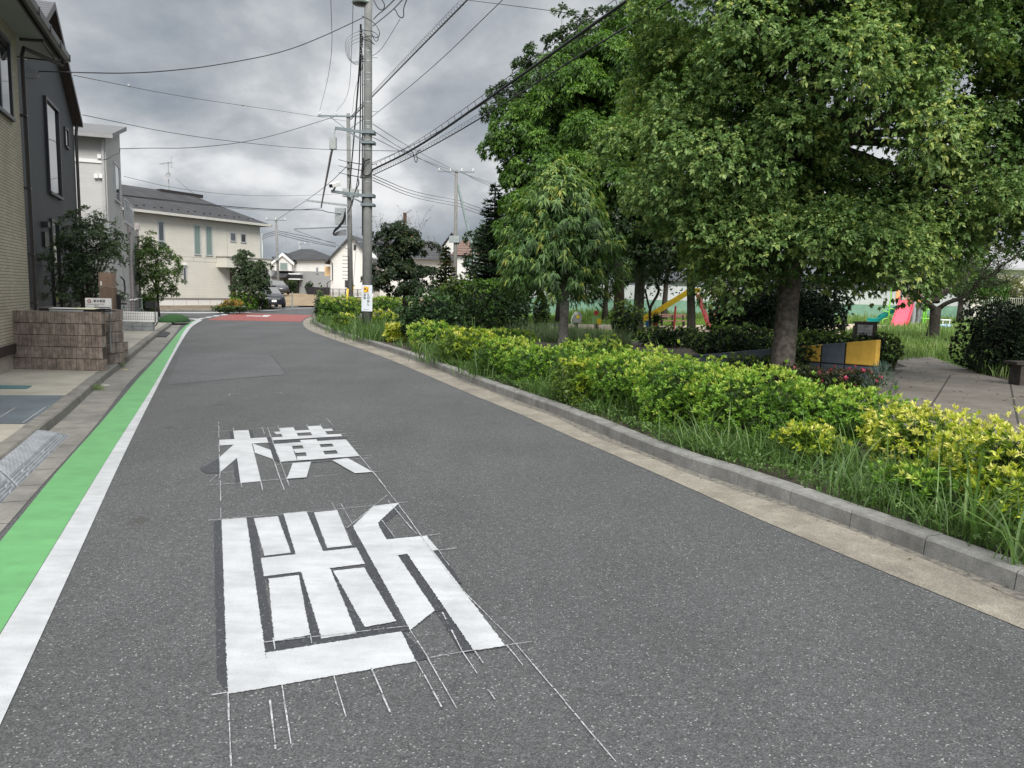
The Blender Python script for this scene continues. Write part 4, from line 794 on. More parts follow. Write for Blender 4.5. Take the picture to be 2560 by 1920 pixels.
pbuild('grey_building', 'grey building behind the dark trees left of the yellow slide', 1200, 1420, 690, 70, M_PALEG, M_TILE, 2.0, ((1240, 1260, 706, 722),))
pbuild('white_house', 'white house high behind the bare-branched tree', 2230, 2420, 650, 84, M_FSID, mat('grey_blue_roof', (.2, .21, .23), .7, .06), 2.0, ((2270, 2290, 668, 690), (2350, 2372, 668, 690)))
# boundary wall behind the park: green footing with white louvred panels
o = thing('boundary_wall', 'green concrete footing with white louvred fence panels behind the park', 'fence', (14, 58, .1))
P0, P1 = A(1180, 760, 57), A(2410, 760, 60); P0.z = P1.z = 0; d_ = (P1-P0); L_ = d_.length; d_.normalize(); s_ = Vector((-d_.y, d_.x, 0))
def wseg(mb, a0, a1, z0, z1, th=.12):
    p, q = P0+d_*a0, P0+d_*a1; mb.prism([(p.x, p.y, z0), (q.x, q.y, z0), (q.x+s_.x*th, q.y+s_.y*th, z0), (p.x+s_.x*th, p.y+s_.y*th, z0)], (0, 0, z1-z0))
zt_g = A(2200, 762, 59).z; zt_w = A(2200, 727, 59).z
mb = MB(); wseg(mb, 0, L_, 0, zt_g, .2); mb.build('footing', mat('pale_green_paint', (.16, .28, .21), .85, .12, 2), o, world=True)
mb = MB(); k = 0
zz_ = zt_g+.03
while zz_ < zt_w-.1: wseg(mb, 0, L_, zz_, zz_+.105, .03+.004*(k % 2)); zz_ += .115; k += 1
mb.build('louvre_panel', mat('white_louvre', (.44, .46, .46), .6, .06, 2), o, world=True)
x_ = 0
while x_ < L_: mb = MB(); wseg(mb, x_, x_+.07, zt_g, zt_w, -.03); x_ += 2.0; mb.build('post', M_FRAMEW, o, world=True)
# white wire fence farther right
P0, P1 = A(2395, 768, 52), A(2760, 775, 50); P0.z = P1.z = 0; d_ = (P1-P0); L_ = d_.length; d_.normalize(); s_ = Vector((-d_.y, d_.x, 0)); zt_ = A(2460, 742, 52).z
o = thing('wire_fence', 'white wire mesh fence under the yellowish hedge at right', 'fence', (P0.x, P0.y, .1)); x_ = 0
while x_ < L_: mb = MB(); wseg(mb, x_, x_+.06, .1, zt_, .06); x_ += 2; mb.build('post', M_WHITEP, o, world=True)
mb = MB(); x_ = 0
while x_ < L_: wseg(mb, x_, x_+.012, .45, zt_-.05, .012); x_ += .12
for q in (.45, .8, 1.2, zt_-.06): wseg(mb, 0, L_, q, q+.014, .01)
mb.build('mesh_panel', M_WHITEP, o, world=True); mb = MB(); wseg(mb, 0, L_, 0, .4, .15); mb.build('footing', M_KERB, o, world=True)

# ---------------------------------------------------------------- brown block wall and things around it
def block_wall(name, lb, p0, dx, L, th, z0, z1, rows, seed):
    o = thing(name, lb, 'wall', (p0[0], p0[1], z0), atan2(dx[1], dx[0])); rr = random.Random(seed); mb = MB(); h = (z1-z0)/rows; mats = [mat('split_block_%s' % n, c, .95, .25, 9, .8, 25) for n, c in (('brown', (.215, .175, .15)), ('dark_brown', (.185, .15, .128)), ('pale_brown', (.25, .206, .178)), ('joint_brown', (.06, .045, .04)))]
    for r_ in range(rows):
        x = 0; jit = rr.uniform(-.008, .008)
        while x < L-.01:
            w = min(rr.choice((.045, .06, .07, .09)), L-x); mb.cm = rr.choice((0, 0, 1, 2)); py = rr.uniform(0, .012)
            mb.box(x+.0035, x+w-.0035, -py+jit*.3, th+py, r_*h+.007, (r_+1)*h-.005); x += w
        mb.cm = 3; mb.box(.004, L-.004, .012, th-.012, r_*h-.003, (r_+1)*h)
    mb.cm = 2; mb.box(0, L, -.004, th+.004, rows*h-.004, rows*h+.006)
    mb.build('blocks', mats, o); return o
yb = G(259.4, 927, .11).y; xr = G(259.4, 927, .11).x; xl = G(19, 922.6, .11).x; ztop = A(254, 781.5, yb).z
block_wall('block_wall', 'wide brown split-block wall facing the near yard', (xl, yb), (1, 0), xr-xl, .12, .108, ztop, 5, 1)
p3 = G(289, 898, .11); x2 = G(276, 912, .11); zt5 = A(279, 775, yb+.35).z
p2 = G(276, 912, .11); block_wall('block_wall', 'short brown block wall end turning along the road', (p2.x, p2.y), (.0, 1), .5, .12, .108, ztop, 5, 2)
block_wall('block_wall', 'small low brown block pier at the foot of the black post', (p3.x, p3.y), (1, 0), .11, .3, .108, A(297, 857, p3.y).z, 2, 3)
o = thing('fence_post', 'tall black square post standing on the low brown pier', 'post', (p3.x+.055, p3.y+.1, A(297, 857, p3.y).z)); mb = MB(); mb.box(-.03, .03, -.03, .03, 0, A(291, 737, p3.y).z-o.location.z); mb.build('post', M_FRAMED, o)
# trays and papers on the wall
zc = ztop+.006
c5 = crop(60, 740, 6.144)
o = thing('plastic_tray', 'black plastic tray on top of the brown block wall', 'tray', (A(150, 778, yb+.1).x, yb+.12, zc)); 
a, b = A(*c5(215, 225), yb+.02), A(*c5(1235, 225), yb+.02); mb = MB(); mb.box(a.x-o.location.x, b.x-o.location.x, -.07, .3, .005, .028); mb.box(a.x-o.location.x, b.x-o.location.x, -.075, -.06, .005, .045); mb.box(a.x-o.location.x+.02, b.x-o.location.x-.1, .3, .32, .005, .05); mb.build('tray', M_BLACK, o)
for nm, x0, x1, m, lb, dz in (('paper_sheet', 330, 720, M_PAPER, 'white sheet lying on the black tray, left of the yellowish one', .03), ('paper_sheet', 700, 1050, mat('cream_paper', (.62, .6, .42), .6, .05), 'yellowish sheet lying on the black tray', .034)):
    a, b = A(*c5(x0, 215), yb+.15), A(*c5(x1, 215), yb+.15); mb = MB(); mb.prism([(a.x, yb+.06, zc+dz), (b.x, yb+.06, zc+dz), (b.x+.04, yb+.36, zc+dz+.02), (a.x+.03, yb+.36, zc+dz+.02)], (0, 0, .004)); tag(mb.build(nm, m), lb, 'paper')
o = thing('mail_box', 'pale grey box set at the front edge of the wall top', 'box', (A(*c5(660, 235), yb+.03).x, yb-.01, zc)); mb = MB(); mb.box(-.28, .28, 0, .05, 0, .026); mb.build('box', M_GREYP, o, bev=.004)
# sign board 総合管理
a, b = A(214.5, 773, yb+.5), A(278, 746, yb+.5); o = thing('sign_board', 'white sign board with a red ring mark behind the brown wall', 'sign', ((a.x+b.x)/2, yb+.5, a.z-.35)); w_, h_ = (b.x-a.x), b.z-a.z
mb = MB(); mb.box(-w_/2, w_/2, -.01, .01, .28, .35+h_); mb.build('panel', M_PAPER, o)
mb = MB(); mb.box(-w_*.4, -w_*.37, 0.012, .03, -.4, .5); mb.box(w_*.37, w_*.4, .012, .03, -.4, .5); mb.build('leg', M_STEEL, o)
RX = Matrix.Rotation(pi/2, 4, 'X')
mb = MB(); n_ = 20
for i in range(n_):
    a0, a1 = 2*pi*i/n_, 2*pi*(i+1)/n_; cx_, cz_ = -w_*.34, .35+h_*.72
    mb.poly([(cx_+cos(q)*rr*1.15, -.0135, cz_+sin(q)*rr) for q, rr in ((a0, .030), (a1, .030), (a1, .016), (a0, .016))])
mb.build('emblem', mat('dark_red_ink', (.22, .015, .03), .5, .1), o)
text('lettering', '総合管理', .052, M_INK, o, Matrix.Translation((w_*.05, -.0115, .35+h_*.73)) @ RX)
mb = MB(); mb.box(-w_*.16, w_*.46, -.0125, -.0115, .35+h_*.16, .35+h_*.24)
for zq, l0, l1 in ((.46, -.16, .22), (.36, -.16, .02), (.44, -.46, -.2)): mb.box(w_*l0, w_*l1, -.0125, -.0115, .35+h_*zq, .35+h_*(zq+.035))
mb.build('small_print', mat('grey_ink', (.12, .12, .17), .6, .05), o)
# brown gate pillar
a, b = A(250, 766, yb+2.2), A(281, 682, yb+2.2)
o = thing('gate_pillar', 'tall brown gate pillar behind the white sign board', 'pillar', ((a.x+b.x)/2, yb+2.2, .108)); mb = MB(); w_ = (b.x-a.x)/2
mb.box(-w_, w_, 0, .16, 0, 1.42); mb.build('lower_post', mat('brown_pillar_dark', (.16, .11, .08), .8, .15, 5), o); mb = MB(); mb.box(-w_-.004, w_-.02, -.006, .166, 1.425, b.z-.108); mb.build('upper_post', mat('brown_pillar', (.215, .15, .11), .75, .12, 5), o)
mb = MB(); mb.box(-w_+.03, -w_+.06, -.012, -.0065, b.z-.36, b.z-.28); mb.build('number_plate', M_WHITEP, o)
# white low wall on grey blocks with wire fence
p = G(306, 826, .11); q = G(398, 826, .11); Y = p.y
o = thing('garden_wall', 'low white garden wall on grey blocks by the white house', 'wall', ((p.x+q.x)/2, Y, .108)); L_ = q.x-p.x; zA = A(350, 804.5, Y).z-.108; zB = A(350, 779.5, Y).z-.108
mb = MB(); n_ = 3
for r_ in range(2):
    for k in range(n_): mb.box(-L_/2+L_*k/n_+.006, -L_/2+L_*(k+1)/n_-.006, 0, .15, zA/2*r_+.004, zA/2*(r_+1)-.004)
mb.build('blocks', mat('grey_block', (.25, .27, .275), .9, .15, 5, .6, 60), o)
mb = MB(); xw = A(389, 790, Y).x-o.location.x; mb.box(-L_/2, xw, .02, .14, zA, zB*.62+zA*.1); mb.box(-L_/2-.02, xw, .01, .15, zB*.64, zB); mb.build('coping', M_WHITEP, o)
o = thing('wire_fence', 'thin dark wire fence standing over the white garden wall', 'fence', ((p.x+q.x)/2, Y-.5, .108)); mb = MB(); a, b = A(293, 745, Y-.5), A(388, 800, Y-.5); x0, x1 = a.x-o.location.x, b.x-o.location.x; z0, z1 = b.z-.108, a.z-.108
for k in range(22): x_ = x0+(x1-x0)*k/21; mb.box(x_-.003, x_+.003, -.003, .003, z0, z1 if k < 12 else z1-.33)
for k in range(8): z_ = z0+(z1-z0)*k/7; mb.box(x0, x1 if z_ < z1-.33 else x0+(x1-x0)*.53, -.0035, .0035, z_-.003, z_+.003)
mb.build('mesh_panel', M_FRAMED, o)
for x_ in (x0, x1): mb = MB(); mb.box(x_-.012, x_+.012, -.012, .012, z0-.1, z1 if x_ == x0 else z1-.33); mb.build('post', M_FRAMED, o)
# ================================================================ utility poles and cables
def taper(mb, x, y, z0, z1, r0_, r1_, n=20, lean=(0, 0)):
    mb.tube([(x+lean[0]*t_, y+lean[1]*t_, z0+(z1-z0)*t_) for t_ in (0, .5, 1)], [r0_, (r0_+r1_)/2, r1_], n)
PB = A(917.5, 820, 26); PX, PYY = PB.x, 26.0
o = thing('utility_pole', 'near concrete utility pole carrying the yellow warning plate', 'utility pole', (PX, PYY, .1)); POLE = o
xt = A(920.8, 18, 26).x; ztop_ = 13.2
def px_at(z_): return PX+(xt-PX)*(z_-.1)/10.6
mb = MB(); mb.tube([(px_at(z_), PYY, z_) for z_ in (0, 4, 8, ztop_)], [.175, .155, .135, .115], 24); mb.build('pole', M_POLE, o, world=True, smooth=True)
def zat(py, Y=26, px=920): return A(px, py, Y).z
for py in (130, 155, 185, 203, 258, 305, 318, 322, 340, 352, 375, 440, 456, 490, 512):
    z_ = zat(py); mb = MB(); r_ = .16-.004*z_+.012; mb.lathe([(r_-.02, 0), (r_, 0), (r_, .035), (r_-.02, .035)], (px_at(z_), PYY, z_), 16); mb.build('band', M_STEEL, o, world=True)
for k in range(9):
    z_ = 3.2+k*.85; s_ = 1 if k % 2 else -1; mb = MB(); mb.tube([(px_at(z_), PYY, z_), (px_at(z_)+s_*.32, PYY, z_)], .01, 6); mb.build('step_bolt', M_STEEL, o, world=True)
mb = MB(); mb.tube([(px_at(4)-.15, PYY-.1, 3.4), (px_at(6)-.16, PYY-.1, 6), (px_at(9)-.15, PYY-.1, 9.2)], .02, 6); mb.build('conduit', M_BLACK, o, world=True)
# bracket arms
M_ARM = mat('painted_bracket_steel', (.17, .205, .215), .5, .1, 6, metal=.3)
def arm(py_end, px_end, py_pole, drop):
    a = A(px_end, py_end, 26); z_ = zat(py_pole); q = Vector((px_at(z_), PYY, z_)); mb = MB(); mb.bar(a, q, .07, .09); mb.bar(a.lerp(q, .35)-Vector((0, 0, .03)), q-Vector((0, 0, drop)), .05, .05); mb.box(q.x-.2, q.x+.24, PYY-.2, PYY+.2, z_-.05, z_+.05); mb.box(q.x-.2, q.x+.24, PYY-.2, PYY+.2, z_-drop-.04, z_-drop+.04); mb.build('bracket_arm', M_ARM, o, world=True); return a
a1 = arm(320, 838, 332, .33); a2 = arm(478, 828, 490, .3)
p = A(838, 474, 26); mb = MB(); mb.box(-.13, .13, -.26, .26, -.09, .09); cam_ = mb.build('camera_housing', M_WHITEP, o, bev=.02); cam_.location = (p.x-o.location.x, p.y-o.location.y-.05, A(838, 462, 26).z-.1); cam_.rotation_euler = (R(18), 0, R(-30)); cam_.scale = (.75,)*3
mb = MB(); mb.box(-.09, .09, -.275, -.262, -.06, .06); mb.build('lens', M_BLACK, cam_)
mb = MB(); mb.tube([A(830, 480, 26), A(836, 472, 26), A(838, 468, 26)], .03, 6); mb.build('camera_mount', M_DARK, o, world=True)
p = A(833, 359, 26); mb = MB(); mb.box(p.x-.12, p.x+.1, 25.92, 26.08, p.z-.18, p.z+.2); mb.tube([A(838, 322, 26), A(836, 335, 26), p+Vector((.05, 0, .2))], .02, 6); mb.build('junction_box', mat('grey_box', (.33, .35, .34), .5, .06), o, world=True)
p = A(903, 5, 26); mb = MB(); mb.lathe([(.02, .25), (.2, .2), (.30, .02), (.31, -.03), (.27, -.07), (.03, -.1)], (p.x, 26, p.z), 20); mb.build('street_lamp', mat('lamp_enamel', (.42, .48, .44), .4, .05), o, world=True)
mb = MB(); mb.lathe([(.02, -.11), (.26, -.075), (.265, -.07), (.02, -.10)], (p.x, 26, p.z), 20); mb.build('lamp_glass', mat('dark_lens', (.03, .05, .045), .3, .1), o, world=True)
for k, (px, py, dx) in enumerate(((903, 80, 0), (905, 97, 0), (904, 112, 0), (903, 131, 0), (906, 148, 0))):
    q = A(px, py, 25.85); mb = MB(); mb.lathe([(.02, -.08), (.05, -.07), (.03, -.02), (.055, .02), (.03, .05), (.045, .09), (.01, .1)], q, 10); mb.build('insulator', mat('dark_insulator', (.06, .06, .065), .3, .1), o, world=True)
# loops of slack cable
def loop(pts, r_=.013, nm='cable_loop'):
    P = smooth([A(x, y, Y) for x, y, Y in pts], 3); mb = MB(); mb.tube(P, r_, 5); mb.build(nm, M_BLACK, o, world=True)
loop([(905, 40, 25.8), (935, 55, 25.6), (951, 80, 25.6), (945, 97, 25.7), (928, 88, 25.8), (906, 95, 25.8)]); loop([(908, 75, 25.8), (940, 80, 25.6), (948, 98, 25.6), (938, 106, 25.7), (930, 85, 25.8)], .011)
loop([(903, 97, 25.8), (925, 103, 25.7), (940, 115, 25.6), (925, 100, 25.7), (908, 82, 25.8)], .011); loop([(934, 0, 25.8), (945, 22, 25.6), (958, 26, 25.6), (963, 12, 25.6), (950, -8, 25.7)], .018)
for k in range(4): loop([(900, 78+k*8, 25.8), (880, 84+k*9, 25.8), (864+k*3, 100+k*6, 25.7), (863+k*4, 130+k*5, 25.7), (875+k*3, 156+k*2, 25.8), (900, 152+k*3, 25.8)], .006)
loop([(925, 398, 25.8), (912, 402, 25.7), (904, 420, 25.7), (908, 440, 25.8), (925, 438, 25.8), (932, 425, 25.8)], .025); loop([(908, 395, 25.8), (906, 430, 25.8), (902, 445, 25.75)], .04, 'splice_case')
# warning plate
pt = A(917, 745, 25.8); a, b = A(903.5, 778, 25.8), A(930.5, 713, 25.8); w_, h_ = b.x-a.x, b.z-a.z; PLC = Vector(((a.x+b.x)/2, 25.79, (a.z+b.z)/2))
pl = thing('warning_plate', 'white plate with yellow pictogram strapped round the near utility pole', 'sign', PLC)
mb = MB(); K = 10
for i in range(K):
    x0, x1 = -w_/2+w_*i/K, -w_/2+w_*(i+1)/K; f = lambda x: .22*(x**2)*4
    mb.prism([(x0, f(x0), -h_/2), (x1, f(x1), -h_/2), (x1, f(x1), h_/2), (x0, f(x0), h_/2)], (0, .006, 0))
mb.build('plate', mat('plate_white', (.62, .66, .70), .35, .04, 5), pl)
mb = MB(); mb.box(-.102, .065, -.012, -.004, h_/2-.24, h_/2-.055); pic = mb.build('pictogram', mat('plate_yellow', (.75, .42, .02), .5, .04), pl)
mb = MB(); zc_ = h_/2
mb.extr([(0, 0)]*0 or [(-.09, -.013), (-.02, -.013), (-.02, -.016), (-.09, -.016)], zc_-.15, zc_-.12); mb.prism([(-.08, -.0135, zc_-.12), (-.035, -.0135, zc_-.12), (-.042, -.0135, zc_-.095), (-.072, -.0135, zc_-.095)], (0, -.003, 0))
mb.prism([(.02, -.0135, zc_-.14), (.032, -.0135, zc_-.14), (.035, -.0135, zc_-.18), (.052, -.0135, zc_-.215), (.04, -.0135, zc_-.22), (.026, -.0135, zc_-.19), (.012, -.0135, zc_-.222), (.0, -.0135, zc_-.215), (.018, -.0135, zc_-.18)], (0, -.003, 0))
mb.prism([(.022, -.0135, zc_-.115), (.036, -.0135, zc_-.115), (.036, -.0135, zc_-.132), (.022, -.0135, zc_-.132)], (0, -.003, 0)); mb.prism([(-.005, -.0135, zc_-.15), (.05, -.0135, zc_-.17), (.05, -.0135, zc_-.162), (.0, -.0135, zc_-.14)], (0, -.003, 0))
mb.build('figure', M_INK, pic)
for i, ch in enumerate('とび出し'): text('lettering', ch, .098, M_INK, pl, Matrix.Translation((.055, -.012, h_/2-.325-i*.105)) @ RX)
for i, ch in enumerate('注意'): text('lettering', ch, .088, M_INK, pl, Matrix.Translation((-.065, -.012, h_/2-.325-i*.10)) @ RX)
for i in range(3): mb = MB(); mb.box(-.085+i*.06, -.065+i*.06, -.012, -.008, -h_/2+.05, -h_/2+.075); mb.build('small_print', mat('blue_ink', (.05, .09, .25), .6, .05), pl)
# ---- second pole
Y2 = 46.0
def pole(lb, Y, pxb, pxt, pyt, rb, r_t, group=None, zb=0.1, m=None):
    zt_ = A(pxt, pyt, Y).z; b_ = A(pxb, 740, Y); t_ = A(pxt, pyt, Y); o = thing('utility_pole', lb, 'utility pole', (b_.x, Y, zb), group=group); mb = MB(); k0 = zb
    xb = b_.x+(b_.x-t_.x)*(b_.z-zb)/(t_.z-b_.z); mb.tube([(xb, Y, zb), ((xb+t_.x)/2, Y, (zb+zt_)/2), (t_.x, Y, zt_)], [rb, (rb+r_t)/2, r_t], 16); mb.build('pole', m or M_POLE, o, world=True, smooth=True); return o, t_
def crossarm(o, z_, x, Y, hw, n=3, rz=0, ins=True, nm='crossarm'):
    mb = MB(); c_, s_ = cos(rz), sin(rz); mb.bar((x-hw*c_, Y-.12-hw*s_, z_), (x+hw*c_, Y-.12+hw*s_, z_), .08, .08); a_ = mb.build(nm, M_ARM, o, world=True); out = []
    if ins:
        for k in range(n):
            u = -hw*.93+2*hw*.93*k/(n-1); q = Vector((x+u*c_, Y-.12+u*s_, z_+.05)); mb = MB(); mb.lathe([(.02, 0), (.06, .02), (.03, .06), (.07, .1), (.04, .14), (.05, .2), (.01, .22)], q-Vector(o.location), 10); a2_ = mb.build('insulator', M_WHITEP, a_); out.append(q+Vector((0, 0, .2)))
    return out
o, t_ = pole('second concrete utility pole right behind the near one, with a crossarm on top', Y2, 876.5, 870.5, 284, .17, .105); P2 = o; P2T = t_
ins2 = crossarm(o, A(870, 292, Y2).z, t_.x-.2, Y2, 1.55, 4)
mb = MB(); z_ = A(871, 292, Y2).z
for s_ in (-1, 1): mb.bar((t_.x+s_*1.1, Y2-.12, z_), (t_.x, Y2-.12, z_-.8), .04, .04)
mb.build('arm_brace', M_ARM, o, world=True)
for py in (405, 420, 437):
    mb = MB(); z_ = A(872, py, Y2).z; mb.bar((t_.x-.55, Y2-.15, z_+.1), (t_.x+.1, Y2-.15, z_-.05), .03, .03); mb.bar((t_.x, Y2-.15, z_-.02), (t_.x+1.3, Y2-1.2, z_-.35), .05, .05); mb.build('line_spacer', M_DARK, o, world=True)
z_ = A(873, 484, Y2).z; mb = MB(); mb.box(t_.x-.3, t_.x+.6, Y2-.35, Y2+.1, z_-.2, z_+.25); mb.build('junction_box', mat('grey_box', (.3, .3, .3)), o, world=True)
z_ = A(873, 545, Y2).z; mb = MB(); mb.box(t_.x-.75, t_.x-.15, Y2-.3, Y2, z_-.4, z_+.55); mb.bar((t_.x-2.5, Y2-.2, z_+.95), (t_.x, Y2-.2, z_+.7), .06, .12); mb.build('terminal_box', M_STEEL, o, world=True)
z_ = A(873, 572, Y2).z; mb = MB(); mb.bar((t_.x-3.2, Y2-.2, z_-.1), (t_.x, Y2-.2, z_+.1), .06, .06); mb.bar((t_.x-3.2, Y2-.2, z_-.15), (t_.x, Y2-.2, z_-1.2), .04, .04); mb.build('bracket_arm', M_ARM, o, world=True)
mb = MB()
for k in range(4): mb.tube(smooth([A(862+k, 530+k*3, Y2-.3), A(858, 550+k*2, Y2-.4), A(846, 566+k*2, Y2-.4), A(836, 573+k*2, Y2-.4), A(831+k, 590, Y2-.4), A(845, 578+k*3, Y2-.4), A(866, 575+k*4, Y2-.3)], 2), .03, 5)
mb.build('cable_bundle', M_BLACK, o, world=True)
mb = MB()
for k in range(7): z_ = 2.2+k*.22; mb.box(t_.x-.32, t_.x+.1, Y2-.3, Y2-.26, z_, z_+.03)
mb.build('rung_guard', M_BLACK, o, world=True)
# other poles
o3, t3_ = pole('distant utility pole with crossarm and a leaning strut beside the fir', 58, 1137, 1140.7, 425, .17, .11, m=mat('weathered_pole', (.2, .195, .18), .9, .1)); crossarm(o3, A(1140, 430, 58).z, t3_.x, 58, 1.35, 4)
mb = MB(); q0, q1 = A(1144, 462, 58), A(1212, 745, 58); q1 = q0+(q1-q0)*((q0.z-.1)/(q0.z-q1.z)); mb.tube([q0, q1], [.10, .14], 10); mb.build('strut', mat('blue_grey_pole', (.22, .27, .27), .7, .1), o3, world=True)
mb = MB(); z_ = A(1137, 600, 58).z; mb.box(t3_.x-.45, t3_.x+.3, 57.7, 58, z_-.2, z_+.3); mb.build('junction_box', M_STEEL, o3, world=True)
o4, t4_ = pole('slim far utility pole in front of the grey house', 85, 697, 690, 546, .17, .11); crossarm(o4, t4_.z-.2, t4_.x, 85, 1.1, 3)
mb = MB(); mb.lathe([(.3, 0), (.3, .25)], (A(694, 651, 84.8).x, 84.7, A(694, 651, 85).z), 12); mb.build('collar_box', M_STEEL, o4, world=True)
o5, t5_ = pole('farthest utility pole seen just right of the cream house roof', 112, 657, 655.5, 584, .2, .16, m=M_STEEL)
o6, t6_ = pole('farthest utility pole rising behind the grey house roof', 118, 750, 749.5, 605, .2, .16, m=M_STEEL); crossarm(o6, t6_.z-.3, t6_.x+.8, 118, 1.0, 3)
p = A(726.5, 640, 103); o = thing('tv_antenna', 'far thin aerial mast on the grey house roof', 'antenna', (p.x, 101, A(726, 632, 101).z-.3)); mb = MB(); ht = A(726, 578, 101).z-o.location.z; mb.tube([(0, 0, -.5), (0, 0, ht)], .035, 5)
mb.bar((-.5, 0, ht-.1), (.6, 0, ht), .04, .04); mb.bar((.55, 0, ht-.4), (.55, 0, ht+.5), .04, .04); mb.build('mast', M_STEEL, o); mb = MB()
for k in range(4): mb.bar((-.6+k*.3, 0, ht*.45-.3), (-.6+k*.3, 0, ht*.45+.3), .04, .04)
mb.bar((-.6, 0, ht*.45), (.5, 0, ht*.45), .04, .04); mb.build('aerial', M_STEEL, o)
# ---- guy wires with yellow guards
M_GUARD = mat('yellow_guard', (.75, .47, .03), .5, .08)
for (xb, yb_, xt_, yt_, xg, yg, Yg, lb) in ((864, 800, 880, 560, 869.5, 722, 33, 'left of the two guy wires with a yellow guard'), (875.5, 786, 893, 585, 883, 715, 33.5, 'right of the two guy wires with a yellow guard')):
    b_ = G(xb, yb_, .1); Yg = b_.y; o = thing('guy_wire', lb+' below the poles', 'guy wire', b_); g = A(xg, yg, Yg+2.0); mb = MB(); mb.tube([(0, 0, -.02), g-b_], .055, 8); mb.build('yellow_guard', M_GUARD, o)
    mb = MB(); mb.tube([g-b_, A(xt_, yt_, Yg+8)-b_], .012, 5); mb.build('wire', M_BLACK, o); mb = MB()
    for f in (.35, .99): q = (g-b_)*f; mb.tube([q*.995, q*1.03], .07, 8)
    mb.build('clamp', M_BLACK, o)
o = thing('anchor_block', 'small black anchor cap at the foot of the guy wires', 'anchor', G(876, 788, .1)); mb = MB(); mb.lathe([(.12, 0), (.13, .3), (.07, .5), (.05, .9)], n=10); mb.build('cap', M_BLACK, o)
# ---- cables
def cable(lb, pts, r_=.012, sag=0.0, spiral=None, mess=None, n=16, nm='overhead_cable', m=None, loc=None):
    """pts: (px,py,Y) control points read off the view, or Vectors"""
    P = [p if isinstance(p, Vector) else A(*p) for p in pts]
    if len(P) == 2:
        P = [P[0].lerp(P[1], k/n)+Vector((0, 0, -4*sag*(k/n)*(1-k/n))) for k in range(n+1)]
    else: P = smooth(P, 3)
    if not (spiral or mess):
        mb = MB(); mb.tube(P, r_, 6); return tag(mb.build(nm, m or M_BLACK), lb, 'cable', 'overhead cables')
    o = thing(nm, lb, 'cable', P[0], group='overhead cables'); mb = MB(); mb.tube(P, r_, 8); mb.build('cable', m or M_BLACK, o, world=True)
    if spiral:
        a0, a1, rad, pitch = spiral; Q = resample(P, 1600); L = sum((b-a).length for a, b in zip(Q, Q[1:])); seg = L/1599; S_ = []
        for i in range(int(a0*1599), int(a1*1599)):
            s_ = i*seg; d = (Q[min(i+1, 1599)]-Q[max(0, i-1)]).normalized(); u = d.cross(Vector((0, 0, 1))).normalized(); v = u.cross(d); th = 2*pi*s_/pitch; S_.append(Q[i]+v*rad*.9+(u*cos(th)+v*sin(th))*rad)
        mb = MB(); mb.tube(S_, .004 if r_ < .02 else .006, 3); mb.build('spiral_wrap', M_BLACK, o, world=True)
    if mess:
        h0, step = mess; Q = resample(P, 120); mb = MB(); mb.tube([q+Vector((0, 0, h0)) for q in Q[::6]], .007, 5); mb.build('messenger_wire', M_BLACK, o, world=True)
        L = sum((b-a).length for a, b in zip(Q, Q[1:])); k = int(L/step); QQ = resample(P, k+1)
        for q in QQ[1:-1][:70]: mb = MB(); mb.tube([q+Vector((0, .01, h0)), q+Vector((.03, .01, h0*.4)), q+Vector((0, 0, -r_-.01))], .006, 4); mb.build('hanger', M_BLACK, o, world=True)
    return o
def extend(a, b, f): return b+(b-a)*f
e1a, e1b = A(930, 425, 26), A(1570, 0, 13.2)
cable('thick black cable with hangers crossing the sky above the trees', [Vector((e1a.x, e1a.y, e1a.z)), A(1040, 372, 22.5), A(1230, 240, 18), e1b, extend(A(1230, 240, 18), e1b, 1.2)], .03, mess=(.16, .42))
cable('thin wire just below the thick cable', [A(930, 408, 26), A(1060, 352, 22), A(1250, 235, 17.5), A(1585, 5, 13.2), extend(A(1250, 235, 17.5), A(1585, 5, 13.2), 1.0)], .008)
cable('spiral wrapped cable passing in front of the tree crowns', [A(932, 438, 26), A(1040, 388, 22.5), A(1210, 292, 18), A(1450, 137, 14), A(1700, -12, 11.5), extend(A(1450, 137, 14), A(1700, -12, 11.5), 1.0)], .014, spiral=(.0, .72, .06, .22))
cable('black cable wrapped in loops from the second pole to the upper middle', [A(876, 300, 45.8), A(905, 268, 36), A(1000, 170, 26), A(1168, 0, 18), extend(A(1000, 170, 26), A(1168, 0, 18), .8)], .018, spiral=(0, .8, .07, .26))
cable('thin wire rising to the upper middle right of the spiral cable', [A(930, 292, 26), A(1080, 172, 20), A(1256, 0, 15), extend(A(1080, 172, 20), A(1256, 0, 15), .6)], .008)
e = A(1430, 33, 14.2); cable('thin wire along the top edge ending at the thick cable clamp', [A(1000, -20, 19), A(1168, 0, 17), e, A(1475, 42, 13.8)], .006)
cable('small looped cable clamp hanging on the thick cable', [A(1425, 33, 14.2), A(1435, 35, 14.1), A(1452, 48, 14), A(1448, 64, 14), A(1440, 60, 14), A(1450, 42, 14), A(1475, 38, 13.9), A(1480, 45, 13.8), A(1455, 50, 13.8)], .011, nm='cable_clamp')
dk_ = LF.w(*[LF.on(96, 178, .65)[0], .65, LF.on(96, 178, .65)[1]])
cable('sagging black service cable from the near pole to the charcoal house', [A(912, 42, 26), A(800, 95, 24.5), A(700, 133, 23.5), A(570, 158, 22.3), A(470, 173, 21.5), A(330, 184, 20), A(180, 181, 18.5), dk_], .014)
cable('drooping wire tail below the charcoal house cable end', [dk_, A(98, 190, 17.6), A(88, 197, 17.4), A(64, 193, 17.2)], .012, nm='service_drop')
cable('thin grey wire sloping down from the charcoal gable to the poles', [A(184, 188, 20), A(440, 240, 30), A(700, 277, 40), A(868, 303, 45.8)], .009)
